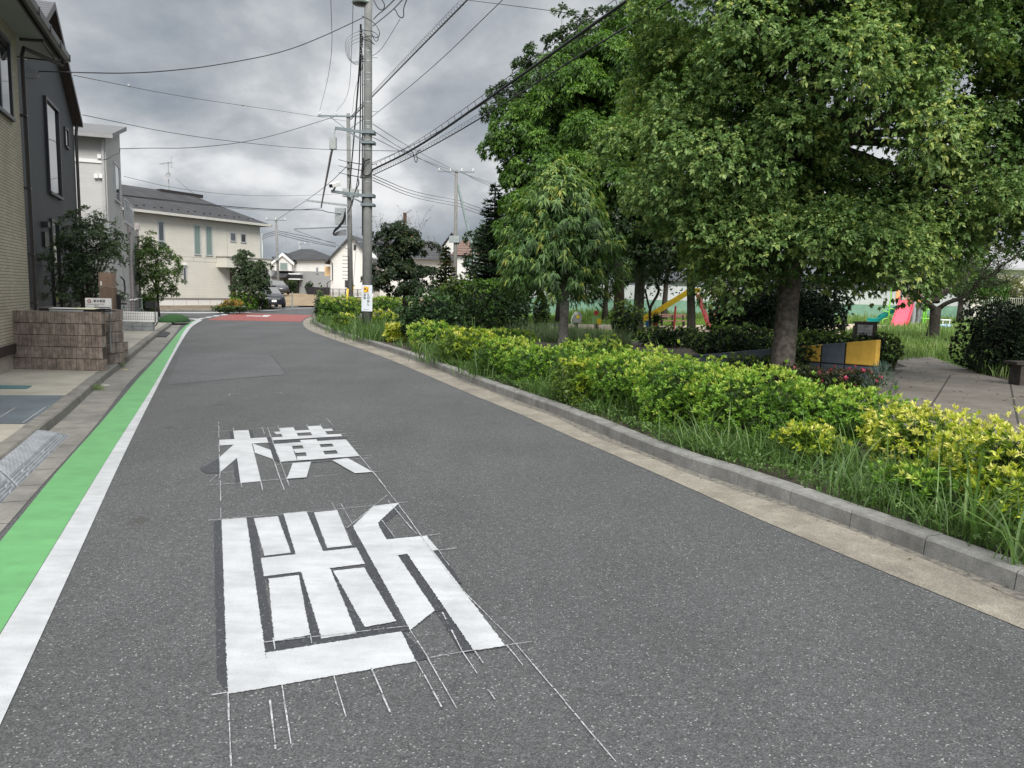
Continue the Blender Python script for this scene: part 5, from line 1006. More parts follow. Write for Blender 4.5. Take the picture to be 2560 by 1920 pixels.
for k, (px, py, Y) in enumerate(((322, 213.5, 25.4), (607, 263, 36.5))): q = A(px, py, Y); mb = MB(); mb.lathe([(.005, -.05), (.05, -.03), (.05, .03), (.005, .05)], q, 8); tag(mb.build('cable_ball', M_STEEL), ('left' if k == 0 else 'right')+' of the two small balls on the thin grey wire', 'cable ball')
cable('long thin wire from the charcoal eave behind both poles to the spiral cable', [A(206, 287, 19.5), A(450, 338, 26), A(700, 367, 30), A(830, 375, 28), A(1030, 378, 23)], .009)
cable('dangling loop at the end of the long thin wire', [A(1025, 376, 23), A(1034, 382, 22.9), A(1036, 400, 22.8), A(1041, 408, 22.8), A(1044, 398, 22.8), A(1040, 380, 22.9), A(1052, 375, 22.8)], .012, nm='cable_loop')
cable('sagging cable from the white house corner to the second pole', [A(300, 372, 27), A(380, 370, 31), A(470, 371, 34), A(600, 358, 38), A(700, 335, 42), A(836, 292, 45.8)], .014)
cable('three short drop leads on the white house corner', [A(299, 372, 27), A(300, 383, 26.9), A(285, 386, 26.8), A(270, 398, 26.7), A(256, 400, 26.7)], .014, nm='service_drop')
cable('faint thin wire over the cream house roof', [A(310, 441, 28), A(430, 470, 34), A(570, 487, 38), A(700, 491, 42), A(868, 484, 45.8)], .008)
cable('faint guy line slanting down to the cream roof', [A(440, 446, 60), A(470, 475, 58), A(540, 520, 54)], .012)
cable('twin dark cable along the cream house roof to the hanging drop', [A(308, 488, 30), A(400, 498, 33), A(560, 516, 38), A(700, 525, 42), A(803, 524, 45), A(815, 530, 45.3), A(862, 536, 45.8)], .022)
cable('second strand of the cable along the cream house roof', [A(310, 490, 30), A(560, 519, 38), A(700, 528.5, 42), A(804, 520, 45)], .012)
cable('twisted cable hanging from the junction box on the bracket arm', [A(833, 368, 26), A(828, 385, 27), A(822, 420, 31), A(812, 470, 38), A(803, 519, 45)], .028, spiral=(0, 1, .04, .35))
cable('wire slanting from the bracket camera down to the far pole', [A(868, 415, 46), A(820, 462, 55), A(760, 505, 70), A(694, 548, 85)], .02)
for k, (y0, y1) in enumerate(((310, 424), (326, 440), (343, 432))):
    nmk = ('uppermost', 'middle', 'lowest')[k]
    cable(nmk+' of three wires from the near pole towards the strutted pole top', [A(932, y0, 26), A(1020, y0+(y1-y0)*.48+2, 38), A(1132+k*8, y1, 57.9)], .011)
for k, (y0, y1) in enumerate(((437, 499), (444, 507), (451, 514))):
    nmk = ('uppermost', 'middle', 'lowest')[k]
    cable(nmk+' of three wires from the near pole to the middle of the strutted pole', [A(932, y0, 26), A(1030, y0+(y1-y0)*.66+2, 40), A(1136, y1, 57.8)], .013)
    cable(nmk+' of three wires running on behind the fir', [A(1142, y1, 58), A(1200, y1+22, 62), A(1300, y1+50, 68)], .016)
    cable(nmk+' of three high wires running right from the strutted pole top', [A(1142+k*8, 428+2*k, 58), A(1200, 448+4*k, 62), A(1320, 485+7*k, 70)], .012)
cable('vertical line wire rising left of the near pole to the top edge', [ins2[0], A(832, 150, 30), A(827, 0, 24), A(824, -90, 22)], .009)
cable('vertical line wire close left of the near pole', [ins2[1], A(873, 240, 40), A(880, 110, 28), A(883, -5, 24), A(885, -80, 22)], .009)
cable('curved line wire from the second pole crossarm to the near pole loops', [ins2[2], A(886, 225, 38), A(905, 175, 28), A(906, 160, 26)], .009)
cable('thick black cable bundle running down between the two poles', [A(902, 60, 26), A(901, 140, 26.5), A(894, 230, 29), A(886, 330, 36), A(880, 400, 41), A(873, 482, 45.6)], .032)
cable('second black cable hanging close beside the near pole', [A(903, 120, 26), A(901, 260, 27), A(900, 350, 29), A(897, 440, 34), A(880, 515, 45)], .022)
cable('tangled cable bunch between the poles above the terminal box', [A(895, 445, 36), A(898, 460, 35), A(888, 478, 40), A(881, 500, 43), A(876, 520, 45.5), A(868, 533, 45.6)], .03)
cable('thick black cable from the near pole top rising right', [A(934, 48, 26), A(945, 36, 24), A(960, 25, 22), A(990, -5, 19), extend(A(960, 25, 22), A(990, -5, 19), 1)], .016)
cable('thin cable from the near pole to the upper clamp', [A(932, 65, 26), A(958, 45, 23.5), A(985, 22, 21), A(1010, -5, 19)], .014)
cable('loop of cable hanging at the upper clamp right of the near pole', [A(984, 22, 21), A(990, 26, 21), A(995, 40, 21), A(1006, 46, 21), A(1010, 38, 21), A(1008, 25, 21), A(1014, 5, 20), A(1022, -10, 19)], .014, nm='cable_loop')
cable('slim wire from the near pole bending up to the clamp', [A(930, 140, 26), A(950, 128, 25), A(975, 90, 23), A(1000, 48, 21.2)], .008)
for k, (y0, y1, y2) in enumerate(((577, 590, 608), (581, 597, 616), (586, 603, 618))):
    cable(('upper', 'middle', 'lower')[k]+' of three distant wires right of the slim far pole', [A(695, y0, 85), A(760, y1, 92), A(840, y2, 100)], .03)
    cable(('upper', 'middle', 'lower')[k]+' of three distant wires left of the slim far pole', [A(690, y0+1, 85), A(675, y0+4, 95), A(656, y0+11, 112)], .03)
# ================================================================ things in the park, car, bicycle
def cyl(mb, a, b, r_, n=10): mb.tube([a, b], r_, n)
# yellow slide
Ys = 34.3; b_ = G(1778, 827, .12)
o = thing('playground_slide', 'yellow straight slide with a pink ladder seen under the trees', 'slide', (A(1700, 825, Ys).x, Ys, .112))
top, bot = A(1727, 729, Ys), A(1624, 793, Ys); end = A(1603, 803, Ys)
mb = MB()
path = [top+Vector((.35, 0, 0)), top, bot, end]; hw = .26
def chute(mb, path, hw, wall, th, side):
    L = len(path); prof = [(-hw-.03, wall), (-hw-.03, -th), (hw+.03, -th), (hw+.03, wall), (hw-.01, wall), (hw-.01, 0), (-hw+.01, 0), (-hw+.01, wall)]; vs = []
    for p in path:
        for u, v in prof: vs.append(p+side*u+Vector((0, 0, v)))
    k = len(prof); mb.add(vs, [tuple(range(k))[::-1], tuple(range((L-1)*k, L*k))]+[(i*k+j, i*k+(j+1) % k, (i+1)*k+(j+1) % k, (i+1)*k+j) for i in range(L-1) for j in range(k)])
chute(mb, path, hw, .16, .05, Vector((0, 1, 0))); mb.build('chute', M_YEL, o, world=True)
px_ = A(1689, 765, Ys).x
mb = MB(); cyl(mb, (px_-.03, Ys, .1), (px_, Ys, A(1689, 762, Ys).z-.06), .045); mb.build('support_post', M_REDP, o, world=True)
lt, lb_ = A(1744, 735, Ys), A(1777, 826, Ys); lb_.z = .1
for s_ in (-.24, .24):
    mb = MB(); mb.bar(lt+Vector((0, s_, 0)), lb_+Vector((0, s_, 0)), .05, .09); mb.build('ladder_rail', M_REDP if s_ > 0 else mat('pink_red_steel', (.70, .13, .17), .4, .08), o, world=True)
    mb = MB(); mb.tube([lt+Vector((.1, s_, .6)), lt+Vector((.42, s_, .52)), lb_+Vector((.30, s_, 1.0)), lb_+Vector((.16, s_, .62))], .02, 6); mb.build('handrail', M_REDP, o, world=True)
for k in range(8): q = lt.lerp(lb_, (k+.8)/8.6); mb = MB(); mb.box(q.x-.06, q.x+.06, Ys-.23, Ys+.23, q.z-.015, q.z+.015); mb.build('rung', mat('pale_pink_steel', (.72, .32, .3), .4, .08), o, world=True)
mb = MB(); mb.box(top.x+.3, lt.x+.04, Ys-.27, Ys+.27, lt.z-.08, lt.z-.03); mb.build('platform', M_ORANGE, o, world=True)
# bench
p = A(1681, 818, 38.5); o = thing('bench', 'brown plank bench behind the yellow slide', 'bench', (p.x, 38.5, .112)); hw = (A(1716, 800, 38.5).x-A(1648, 800, 38.5).x)/2; M_PLANK = mat('brown_plank', (.30, .17, .135), .7, .12, 6)
zt_ = A(1680, 785, 38.5).z-.112; zb_ = A(1680, 794, 38.5).z-.112; zs = A(1680, 801, 38.5).z-.112
mb = MB()
for k in range(2): z0 = zb_+(zt_-zb_)*k/2; mb.box(-hw, hw, .16, .2, z0+.01, zb_+(zt_-zb_)*(k+1)/2-.01)
mb.build('backrest', M_PLANK, o); mb = MB()
for k in range(3): mb.box(-hw, hw, -.25+k*.13, -.14+k*.13, zs-.04, zs)
mb.build('seat', M_PLANK, o)
for x_ in (-hw*.8, 0, hw*.8): mb = MB(); mb.box(x_-.03, x_+.03, -.2, .18, zs-.09, zs-.045); mb.box(x_-.03, x_+.03, .1, .15, 0, zt_-.05); mb.box(x_-.03, x_+.03, -.2, -.15, 0, zs-.09); mb.build('leg', M_DARK, o)
# spring toys
def spring(mb, c, h, r_=.09, turns=5, w=.015):
    mb.tube([Vector(c)+Vector((r_*cos(t_*turns*2*pi/60), r_*sin(t_*turns*2*pi/60), h*t_/60)) for t_ in range(61)], w, 5)
def disc(mb, c, r_, th, n=16, sx=1.0, a0=0): mb.prism([(c[0]+cos(2*pi*k/n)*r_*sx, c[1], c[2]+sin(2*pi*k/n)*r_) for k in range(n)], (0, th, 0))
o = thing('spring_rider', 'grey elephant-like spring rider with a white trunk on the sand', 'spring rider', (A(1440, 826, 33).x, 33, .112))
mb = MB(); spring(mb, (0, 0, 0), .26); mb.build('spring', M_DARK, o); mb = MB(); mb.prism([(-.14, -.04, .25), (.22, -.04, .25), (.24, -.04, .5), (.2, -.04, .66), (.1, -.04, .74), (-.02, -.04, .7), (-.12, -.04, .58)], (0, .08, 0)); mb.build('body', M_GREYP, o, bev=.01)
mb = MB(); mb.tube(smooth([Vector(q) for q in ((-.02, -.06, .66), (-.14, -.06, .6), (-.22, -.06, .42), (-.2, -.06, .2))]), .028, 7); disc(mb, (-.02, -.07, .66), .09, .03); mb.build('trunk', M_WHITEP, o); mb = MB(); disc(mb, (.06, -.08, .52), .07, .02); mb.build('ear', M_YEL, o); mb = MB(); cyl(mb, (.22, -.2, .34), (.22, .2, .34), .02); mb.build('foot_rest', M_BLACK, o)
o = thing('spring_rider', 'green spring rider with a red head and yellow seat on the sand', 'spring rider', (A(1490, 828, 33).x, 33, .112))
mb = MB(); spring(mb, (0, 0, 0), .24); mb.build('spring', M_DARK, o); mb = MB(); mb.prism([(-.18, -.03, .2), (.18, -.03, .2), (.2, -.03, .5), (.12, -.03, .6), (0, -.03, .56), (-.1, -.03, .62), (-.2, -.03, .5)], (0, .06, 0)); mb.build('body', mat('pale_green_plastic', (.22, .42, .15), .5, .08), o, bev=.01)
mb = MB(); disc(mb, (-.02, -.05, .70), .10, .1); mb.build('head', M_REDP, o); mb = MB(); mb.box(.02, .2, -.1, -.035, .22, .46); mb.build('seat', M_YEL, o, bev=.01)
for nm, px, py, m, lb in (('spring_rider', 1620, 822, M_BLUE, 'small blue spring rider in front of the slide end'), ('spring_rider', 1638, 824, mat('dark_red_plastic', (.26, .035, .03), .5, .1), 'small dark red spring rider beside the blue one')):
    o = thing(nm, lb, 'spring rider', (A(px, py, 33).x, 33, .112)); mb = MB(); spring(mb, (0, 0, 0), .16, .06); mb.build('spring', M_DARK, o); mb = MB(); mb.prism([(-.1, -.05, .15), (.1, -.05, .15), (.13, -.05, .36), (.06, -.05, .44), (-.06, -.05, .42), (-.13, -.05, .3)], (0, .1, 0)); mb.build('body', m, o, bev=.015); mb = MB(); cyl(mb, (0, -.12, .38), (0, .12, .38), .014); mb.build('handle', M_BLACK, o)
# playground tower
Yt = 44.0; o = thing('playground_tower', 'play tower with pink and teal slides, grey posts and green climbing bars', 'play structure', (A(2300, 817, Yt).x, Yt, .112))
c9 = crop(2050, 600, 4.337)
def T(x, y, dy=0): return A(*c9(x, y), Yt+dy)
side = Vector((.95, .3, 0)).normalized()
pt_, pm, pb = T(945, 650), T(900, 830, -1.9), T(860, 925, -2.6); pb.z = .28; pm.z = max(pm.z, .75)
pt_ = T(950, 655); mb = MB(); path = [pt_+Vector((.1, .35, 0)), pt_, pt_.lerp(pb, .45)+Vector((0, 0, -.06)), pt_.lerp(pb, .85)+Vector((0, 0, -.08)), pb, pb+Vector((-.1, -.35, 0))]
chute(mb, path, .55, .2, .06, side); mb.build('pink_slide', M_PINK, o, world=True, bev=.02)
a, b = T(850, 745, .8), T(525, 880, .4); mb = MB(); path = [a+Vector((.5, 0, 0)), a, a.lerp(b, .6)+Vector((0, 0, -.12)), b+Vector((.5, 0, 0)), b]; chute(mb, path, .3, .2, .06, Vector((.2, .98, 0))); mb.build('teal_slide', M_TEAL, o, world=True, bev=.02)
for (x, y0, y1, dy, m, r_) in ((885, 425, 930, .6, M_GREYP, .1), (1045, 432, 940, -.3, M_GREYP, .12), (1090, 500, 935, .4, M_GREYP, .09), (1110, 520, 930, 1.0, M_GREYP, .07), (955, 560, 930, 1.2, mat('brown_post', (.12, .08, .06), .8), .08), (1060, 640, 920, 1.4, mat('blue_post', (.03, .06, .15), .6), .08)):
    t_ = T(x, y0, dy); mb = MB(); cyl(mb, (t_.x, Yt+dy, .1), t_, r_, 12); mb.build('post', m, o, world=True)
for x, dy in ((1145, -.2), (1168, .5)): t_ = T(x, 560, dy); mb = MB(); cyl(mb, (t_.x, Yt+dy, .1), t_, .055, 8); mb.build('green_post', M_LIME, o, world=True)
for y in (660, 755, 852): a, b = T(1100, y, -.2), T(1195, y, -.2); mb = MB(); cyl(mb, a, b, .035, 8); mb.build('green_rung', M_LIME, o, world=True)
for y in (700, 752, 800, 850): a, b = T(960, y, .3), T(1040, y, -.1); mb = MB(); mb.bar(a, b, .05, .04); mb.build('ladder_rung', mat('tan_board', (.42, .33, .22), .7), o, world=True)
a, b = T(890, 650, .5), T(1100, 655, .9); mb = MB(); mb.box(a.x, b.x, Yt-.2, Yt+1.5, a.z-.1, a.z); mb.build('platform', M_ORANGE, o, world=True)
c_ = T(968, 520, .1); mb = MB(); mb.prism([(c_.x+cos(pi*k/12)*.72*(1), Yt+.1, c_.z-.0+sin(pi*k/12)*.55) for k in range(13)]+[(c_.x-.72, Yt+.1, c_.z-.7), (c_.x-.5, Yt+.1, c_.z-.7)]+[(c_.x+cos(pi-pi*k/12)*.5, Yt+.1, c_.z+sin(pi*k/12)*.36) for k in range(13)]+[(c_.x+.5, Yt+.1, c_.z-.7), (c_.x+.72, Yt+.1, c_.z-.7)], (0, .06, 0)); mb.build('arch_panel', M_ORANGE, o, world=True)
mb = MB(); a = T(920, 560, .25); mb.box(a.x-.05, a.x+.35, Yt+.25, Yt+.3, T(920, 650, .25).z, a.z); mb.build('cream_panel', mat('cream_plastic', (.6, .5, .36), .6), o, world=True)
mb = MB(); mb.tube(smooth([T(985, 640, .4), T(970, 560, .4), T(1010, 515, .5), T(1040, 560, .4)]), .04, 6); mb.build('climbing_hoop', mat('rust_red_bar', (.45, .1, .05), .5), o, world=True)
mb = MB(); mb.tube([T(775, 480, -.8), T(768, 640, -.8), T(755, 700, -.8), T(745, 830, -.8), T(738, 935, -.8)], .035, 6); mb.build('climbing_pole', M_LIME, o, world=True)
for q in (((755, 715), (700, 718), (686, 740), (690, 775), (745, 780)), ((758, 745), (812, 748), (818, 775), (810, 805), (750, 808)), ((745, 850), (690, 855), (672, 880), (680, 912), (738, 916))): mb = MB(); mb.tube(smooth([T(x, y, -.8) for x, y in q], 1), .03, 6); mb.build('climbing_bar', M_LIME, o, world=True)
mb = MB(); a = T(855, 290, .5); mb.add([(T(780, 330).x, Yt-.3, T(860, 300).z), (T(1000, 330).x, Yt-.3, T(860, 300).z), (T(1000, 330).x, Yt+1.5, T(860, 300).z), (T(780, 330).x, Yt+1.5, T(860, 300).z), (T(890, 300).x, Yt+.6, T(890, 225).z)], [(0, 1, 4), (1, 2, 4), (2, 3, 4), (3, 0, 4), (3, 2, 1, 0)]); mb.build('roof', mat('blue_grey_roof', (.12, .17, .22), .5), o, world=True)
for x in (800, 985): mb = MB(); t_ = T(x, 305, .2); cyl(mb, (t_.x, Yt+.2, 1.5), t_, .05, 8); mb.build('roof_post', M_GREYP, o, world=True)
# toy car rider
Yc = 40; o = thing('ride_on_car', 'small pale blue and white ride-on car in the tall grass', 'play car', (A(2358, 824, Yc).x, Yc, .112)); mb = MB(); mb.box(-.36, .36, -.2, .2, .12, .34); mb.build('body', mat('pale_blue_plastic', (.42, .60, .78), .4, .06), o, bev=.04); mb = MB(); mb.box(-.37, .0, -.22, .22, .16, .27); mb.build('side_panel', M_BLUE, o, bev=.02)
for x_, y_ in ((-.15, -.17), (.2, -.17), (-.15, .17), (.2, .17)): mb = MB(); mb.box(x_-.02, x_+.02, y_-.02, y_+.02, .34, .54); mb.build('pillar', M_WHITEP, o)
mb = MB(); mb.box(-.24, .27, -.21, .21, .54, .6); mb.build('roof', M_WHITEP, o, bev=.02)
for y_ in (-.24, .2): mb = MB(); mb.prism([(.2+.1*cos(k*pi/6), y_, .12+.1*sin(k*pi/6)) for k in range(12)], (0, .04, 0)); mb.build('wheel', M_BLACK, o)
# yellow and slate painted low wall
p0 = Vector((A(2187, 960, 12.9).x, 12.9, 0)); p1 = Vector((A(1735, 900, 15.2).x, 15.2, 0)); d_ = (p1-p0); L_ = d_.length; d_.normalize()
o = thing('painted_wall', 'low sloping concrete wall painted in ochre and slate blocks', 'wall', (p0.x, p0.y, .1), atan2(d_.y, d_.x))
h0 = A(2178, 849, 12.9).z-.1; h1 = A(1740, 889, 15.1).z-.1; xa = .0; 
def hx(x): return h0+(h1-h0)*min(1, x/(L_*.62)) if True else 0
def xat(px, py):
    dd = ray(px, py); nrm_ = Vector((-d_.y, d_.x, 0)); k = (p0-CAM).dot(nrm_)/dd.dot(nrm_); return (CAM+dd*k-p0).dot(d_)
xs = [0.0, xat(2113, 870), xat(2053, 880), xat(1993, 890), xat(1930, 890), L_]; cols = ['y', 's', 'y', 's', 's']; rs = .45*h0
def hz_(x): return h0+(h1-h0)*x/L_ if x < L_ else h1
M_OCH = mat('ochre_paint', (.60, .37, .055), .6, .1, 6, .15); M_SLA = mat('slate_paint', (.085, .105, .13), .6, .12, 6, .15); MBS = {'y': MB(), 's': MB()}
for i in range(5):
    x0, x1 = xs[i]+.012, xs[i+1]-.012; c_ = cols[i]; oth = 's' if c_ == 'y' else 'y'
    zt0, zt1 = hz_(x0), hz_(x1); zl = min(rs, zt1-.02)
    MBS[c_].prism([(x0, 0, zl+.012), (x1, 0, zl+.012), (x1, 0, zt1), (x0, 0, zt0)], (0, -.2, 0))
    MBS['s' if i != 1 else 'y' if False else 's'].prism([(x0, 0, 0), (x1, 0, 0), (x1, 0, zl-.012), (x0, 0, zl-.012)], (0, -.2, 0))
MBS['y'].build('ochre_block', M_OCH, o, bev=.015); MBS['s'].build('slate_block', M_SLA, o, bev=.015)
mb = MB(); mb.prism([(.02, -.012, .0), (L_-.02, -.012, 0), (L_-.02, -.012, h1-.02), (.02, -.012, h0-.02)], (0, -.176, 0)); mb.build('core', mat('dark_groove', (.03, .025, .03), .9), o)
# notice board
Yn = 16.4; a, b = A(2135, 843, Yn), A(2193, 808, Yn); o = thing('notice_board', 'weathered wooden notice board behind the painted wall', 'notice board', ((a.x+b.x)/2, Yn, .12)); hw = (b.x-a.x)/2; M_WD = mat('weathered_wood', (.06, .05, .042), .9, .25, 12, .5, 40)
mb = MB(); mb.box(-hw, hw, -.02, .02, a.z-.12, b.z-.12); mb.build('board', M_WD, o); mb = MB(); mb.box(-hw+.05, hw-.1, -.026, -.021, a.z-.12+.045, b.z-.12-.04); pp = mb.build('notice', mat('wrinkled_paper', (.36, .36, .36), .35, .2, 14, 1.0, 25), o)
for s_ in (-1, 1): mb = MB(); mb.box(s_*hw-(.07 if s_ > 0 else 0), s_*hw+(.0 if s_ > 0 else .07), .021, .08, 0, a.z-.12+.25); mb.build('leg', M_WD, o)
mb = MB(); mb.box(-hw-.02, hw+.02, -.05, .06, b.z-.12, b.z-.12+.03); mb.build('cap', M_WD, o)
zc_ = (a.z+b.z)/2-.12
text('lettering', 'ごみの', .042, M_INK, o, Matrix.Translation((-.02, -.0275, zc_+.075)) @ RX); text('lettering', '捨ては止めましょ', .043, M_INK, o, Matrix.Translation((-.025, -.0275, zc_-.0)) @ RX); text('lettering', '各自持帰りましょ', .043, M_INK, o, Matrix.Translation((-.025, -.0275, zc_-.065)) @ RX)
o.children[-3].data.materials[0] = mat('faded_ink', (.16, .16, .17), .6)
# dark wood edge at the far right
p = A(2560, 925, 13.5); o = thing('bench', 'edge of a dark wooden bench at the right border by the path', 'bench', (p.x+.75, 13.9, .125)); mb = MB(); mb.box(-.75, .9, -.2, .2, .38, .43); mb.build('seat', M_WD, o)
for x_ in (-.6, .7): mb = MB(); mb.box(x_-.04, x_+.04, -.16, .16, 0, .38); mb.build('leg', M_WD, o)
# stake
p = G(1012, 800, .1); o = thing('wooden_stake', 'tall brown wooden stake standing up out of the maple crown', 'stake', A(1013, 760, 31)); o.location.z = .1; zt_ = A(1009, 532, 31).z; mb = MB(); mb.tube([(0, 0, 0), (-.03, 0, zt_-.1)], .07, 8); mb.build('stake', mat('brown_stake', (.12, .07, .05), .9, .2), o)
# ---------------------------------------------------------------- black car
Yk = 58.5; ca = Vector((-.50, .866, 0)); 
o = thing('parked_car', 'black car parked nose out beside the cream house', 'car', (A(671, 768, 57.8).x, 57.8, .11), R(-62)); M_CARP = mat('black_car_paint', (.012, .014, .022), .18, .05, 2, spec=.8)
def loft(mb, secs):
    k = len(secs[0]); vs = [v for s_ in secs for v in s_]; mb.add(vs, [tuple(range(k))[::-1], tuple(range((len(secs)-1)*k, len(secs)*k))]+[(i*k+j, i*k+(j+1) % k, (i+1)*k+(j+1) % k, (i+1)*k+j) for i in range(len(secs)-1) for j in range(k)])
def sec(x, hw, z0, zs, zt, tw): return [(x, -hw*.94, z0), (x, -hw, (z0+zs)/2), (x, -hw*.97, zs), (x, -tw, zt), (x, tw, zt), (x, hw*.97, zs), (x, hw, (z0+zs)/2), (x, hw*.94, z0)]
mb = MB(); loft(mb, [sec(2.3, .62, .32, .62, .72, .5), sec(2.2, .8, .24, .70, .86, .68), sec(1.7, .9, .22, .88, .98, .78), sec(1.0, .91, .22, .98, 1.06, .8), sec(-1.6, .91, .22, .98, 1.04, .8), sec(-2.2, .86, .26, .96, 1.02, .76), sec(-2.32, .75, .34, .8, .92, .6)]); mb.build('body', M_CARP, o, smooth=True)
mb = MB(); loft(mb, [[(1.05, -.78, 1.02), (1.05, .78, 1.02), (1.0, .78, 1.04), (1.0, -.78, 1.04)], [(.2, -.62, 1.02), (.2, .62, 1.02), (.15, .58, 1.58), (.15, -.58, 1.58)], [(-1.5, -.62, 1.02), (-1.5, .62, 1.02), (-1.3, .56, 1.6), (-1.3, -.56, 1.6)], [(-2.2, -.7, 1.0), (-2.2, .7, 1.0), (-2.15, .68, 1.02), (-2.15, -.68, 1.02)]]); mb.build('cabin', M_GLASS, o, smooth=False)
mb = MB(); mb.box(-1.35, .2, -.57, .57, 1.575, 1.64); mb.build('roof', M_CARP, o, bev=.03)
for s_ in (-1, 1):
    mb = MB(); mb.prism([(2.24, s_*.45, .66), (2.05, s_*.80, .68), (2.0, s_*.8, .80), (2.22, s_*.42, .76)], (.02, 0, 0)); mb.build('headlight', mat('headlight', (.45, .55, .56), .1, .05), o)
    mb = MB(); mb.box(2.22, 2.27, s_*.55-.1, s_*.55+.1, .38, .44); mb.build('fog_lamp', M_FRAMEW, o)
    mb = MB(); mb.box(.65, .85, s_*.92-.08, s_*.92+.08, 1.0, 1.14); mb.build('mirror', M_CARP, o, bev=.02)
    for x_ in (1.4, -1.4):
        mb = MB(); mb.prism([(x_+.34*cos(k*pi/10), s_*.74, .34+.34*sin(k*pi/10)) for k in range(20)], (0, s_*.2, 0)); w_ = mb.build('wheel', M_BLACK, o); mb = MB(); mb.prism([(x_+.2*cos(k*pi/8), s_*.942, .34+.2*sin(k*pi/8)) for k in range(16)], (0, s_*.01, 0)); mb.build('rim', M_STEEL, w_)
mb = MB(); mb.box(2.30, 2.325, -.42, .42, .62, .72); mb.build('grille', mat('chrome', (.5, .55, .55), .2, .05, metal=.8), o); mb = MB(); mb.box(2.32, 2.34, -.17, .17, .44, .6); mb.build('number_plate', M_WHITEP, o)
# neighbour car glimpsed
o = thing('parked_car', 'dark car glimpsed behind the black one by the far pole', 'car', (A(694, 745, 80).x, 80, .9), R(-60)); mb = MB(); loft(mb, [sec(2.1, .7, .3, .6, .75, .55), sec(1.2, .85, .22, .85, .95, .75), sec(-1.6, .85, .22, .9, 1.0, .75), sec(-2.1, .75, .3, .8, .9, .6)]); mb.build('body', mat('dark_grey_car', (.05, .052, .06), .25, .05, spec=.8), o, smooth=True); mb = MB(); loft(mb, [[(.9, -.7, .95), (.9, .7, .95), (.88, .7, .97), (.88, -.7, .97)], [(.1, -.6, .95), (.1, .6, .95), (.1, .55, 1.42), (.1, -.55, 1.42)], [(-1.4, -.6, .95), (-1.4, .6, .95), (-1.2, .55, 1.4), (-1.2, -.55, 1.4)], [(-2, -.6, .95), (-2, .6, .95), (-1.98, .6, .97), (-1.98, -.6, .97)]]); mb.build('cabin', M_GLASS, o)
for s_ in (-1, 1):
    for x_ in (1.3, -1.3): mb = MB(); mb.prism([(x_+.3*cos(k*pi/8), s_*.7, .3+.3*sin(k*pi/8)) for k in range(16)], (0, s_*.17, 0)); mb.build('wheel', M_BLACK, o)
# ---------------------------------------------------------------- bicycle with covered child seat
Yb = 26.0; p = A(328, 812, Yb); o = thing('bicycle', 'bicycle with a bulky black child seat parked behind the brown wall', 'bicycle', (p.x, Yb, .11), R(12)); 
def ring(mb, c, r_, w, n=28): mb.tube([Vector(c)+Vector((r_*cos(2*pi*k/n), 0, r_*sin(2*pi*k/n))) for k in range(n+1)], w, 6, caps=False)
for x_ in (-.55, .55):
    mb = MB(); ring(mb, (x_, 0, .32), .31, .02); w_ = mb.build('wheel', M_BLACK, o); mb = MB()
    for k in range(12): mb.tube([(x_, 0, .32), (x_+.3*cos(k*pi/6), 0, .32+.3*sin(k*pi/6))], .002, 3)
    mb.build('spokes', M_STEEL, w_)
mb = MB(); cyl(mb, (-.55, 0, .32), (-.12, 0, .3), .014); cyl(mb, (-.12, 0, .3), (-.22, 0, .78), .016); cyl(mb, (-.12, 0, .3), (.38, 0, .72), .018); cyl(mb, (.38, 0, .62), (.36, 0, .98), .018); cyl(mb, (.40, 0, .62), (.55, 0, .32), .014); cyl(mb, (-.55, 0, .32), (-.22, 0, .7), .012); mb.build('frame', mat('green_silver_frame', (.2, .27, .24), .4, .05, metal=.4), o)
mb = MB(); mb.tube(smooth([Vector(q) for q in ((.12, -.28, .98), (.3, -.26, 1.04), (.38, 0, 1.0), (.3, .26, 1.04), (.12, .28, .98))]), .013, 6); mb.build('handlebar', M_STEEL, o)
for s_ in (-1, 1): mb = MB(); cyl(mb, (.05, s_*.285, .96), (.16, s_*.275, .99), .022); mb.build('grip', M_WHITEP, o)
mb = MB(); mb.box(-.34, -.12, -.09, .09, .8, .87); mb.build('saddle', M_BLACK, o, bev=.03); mb = MB(); mb.prism([(-.85, -.2, .62), (-.4, -.2, .6), (-.38, -.2, .9), (-.55, -.2, 1.08), (-.82, -.2, 1.2), (-.92, -.2, 1.0)], (0, .4, 0)); mb.build('child_seat', mat('black_cloth', (.015, .015, .017), .8, .2), o, bev=.05)
mb = MB(); mb.box(.5, .82, -.18, .18, .7, .72)
for q in ((.5, .52, -.18, .18), (.8, .82, -.18, .18), (.5, .82, -.18, -.16), (.5, .82, .16, .18)): mb.box(q[0], q[1], q[2], q[3], .72, .92)
mb.build('basket', M_BLACK, o)
# small signs/posts
o = thing('bollard', 'short white marker post by the bend of the far pavement', 'post', G(*c3(1290, 1120), .11)); mb = MB(); mb.lathe([(.05, 0), (.05, 1.9), (.02, 1.95)], n=10); mb.build('post', M_WHITEP, o)
o = thing('survey_post', 'thin grey post at the corner of the dry lot', 'post', G(731, 768, .12)); mb = MB(); mb.lathe([(.05, 0), (.05, 1.1), (.02, 1.12)], n=8); mb.build('post', M_STEEL, o)
p = G(1345, 800, .1); o = thing('yellow_barrier', 'small yellow and black marker at the park path', 'marker', (p.x, p.y, .1)); mb = MB(); mb.box(-.08, .08, -.04, .04, 0, .62); mb.build('post', M_GUARD, o); mb = MB(); mb.box(-.085, .085, -.045, .045, .2, .3); mb.box(-.085, .085, -.045, .045, .42, .5); mb.build('black_band', M_BLACK, o)
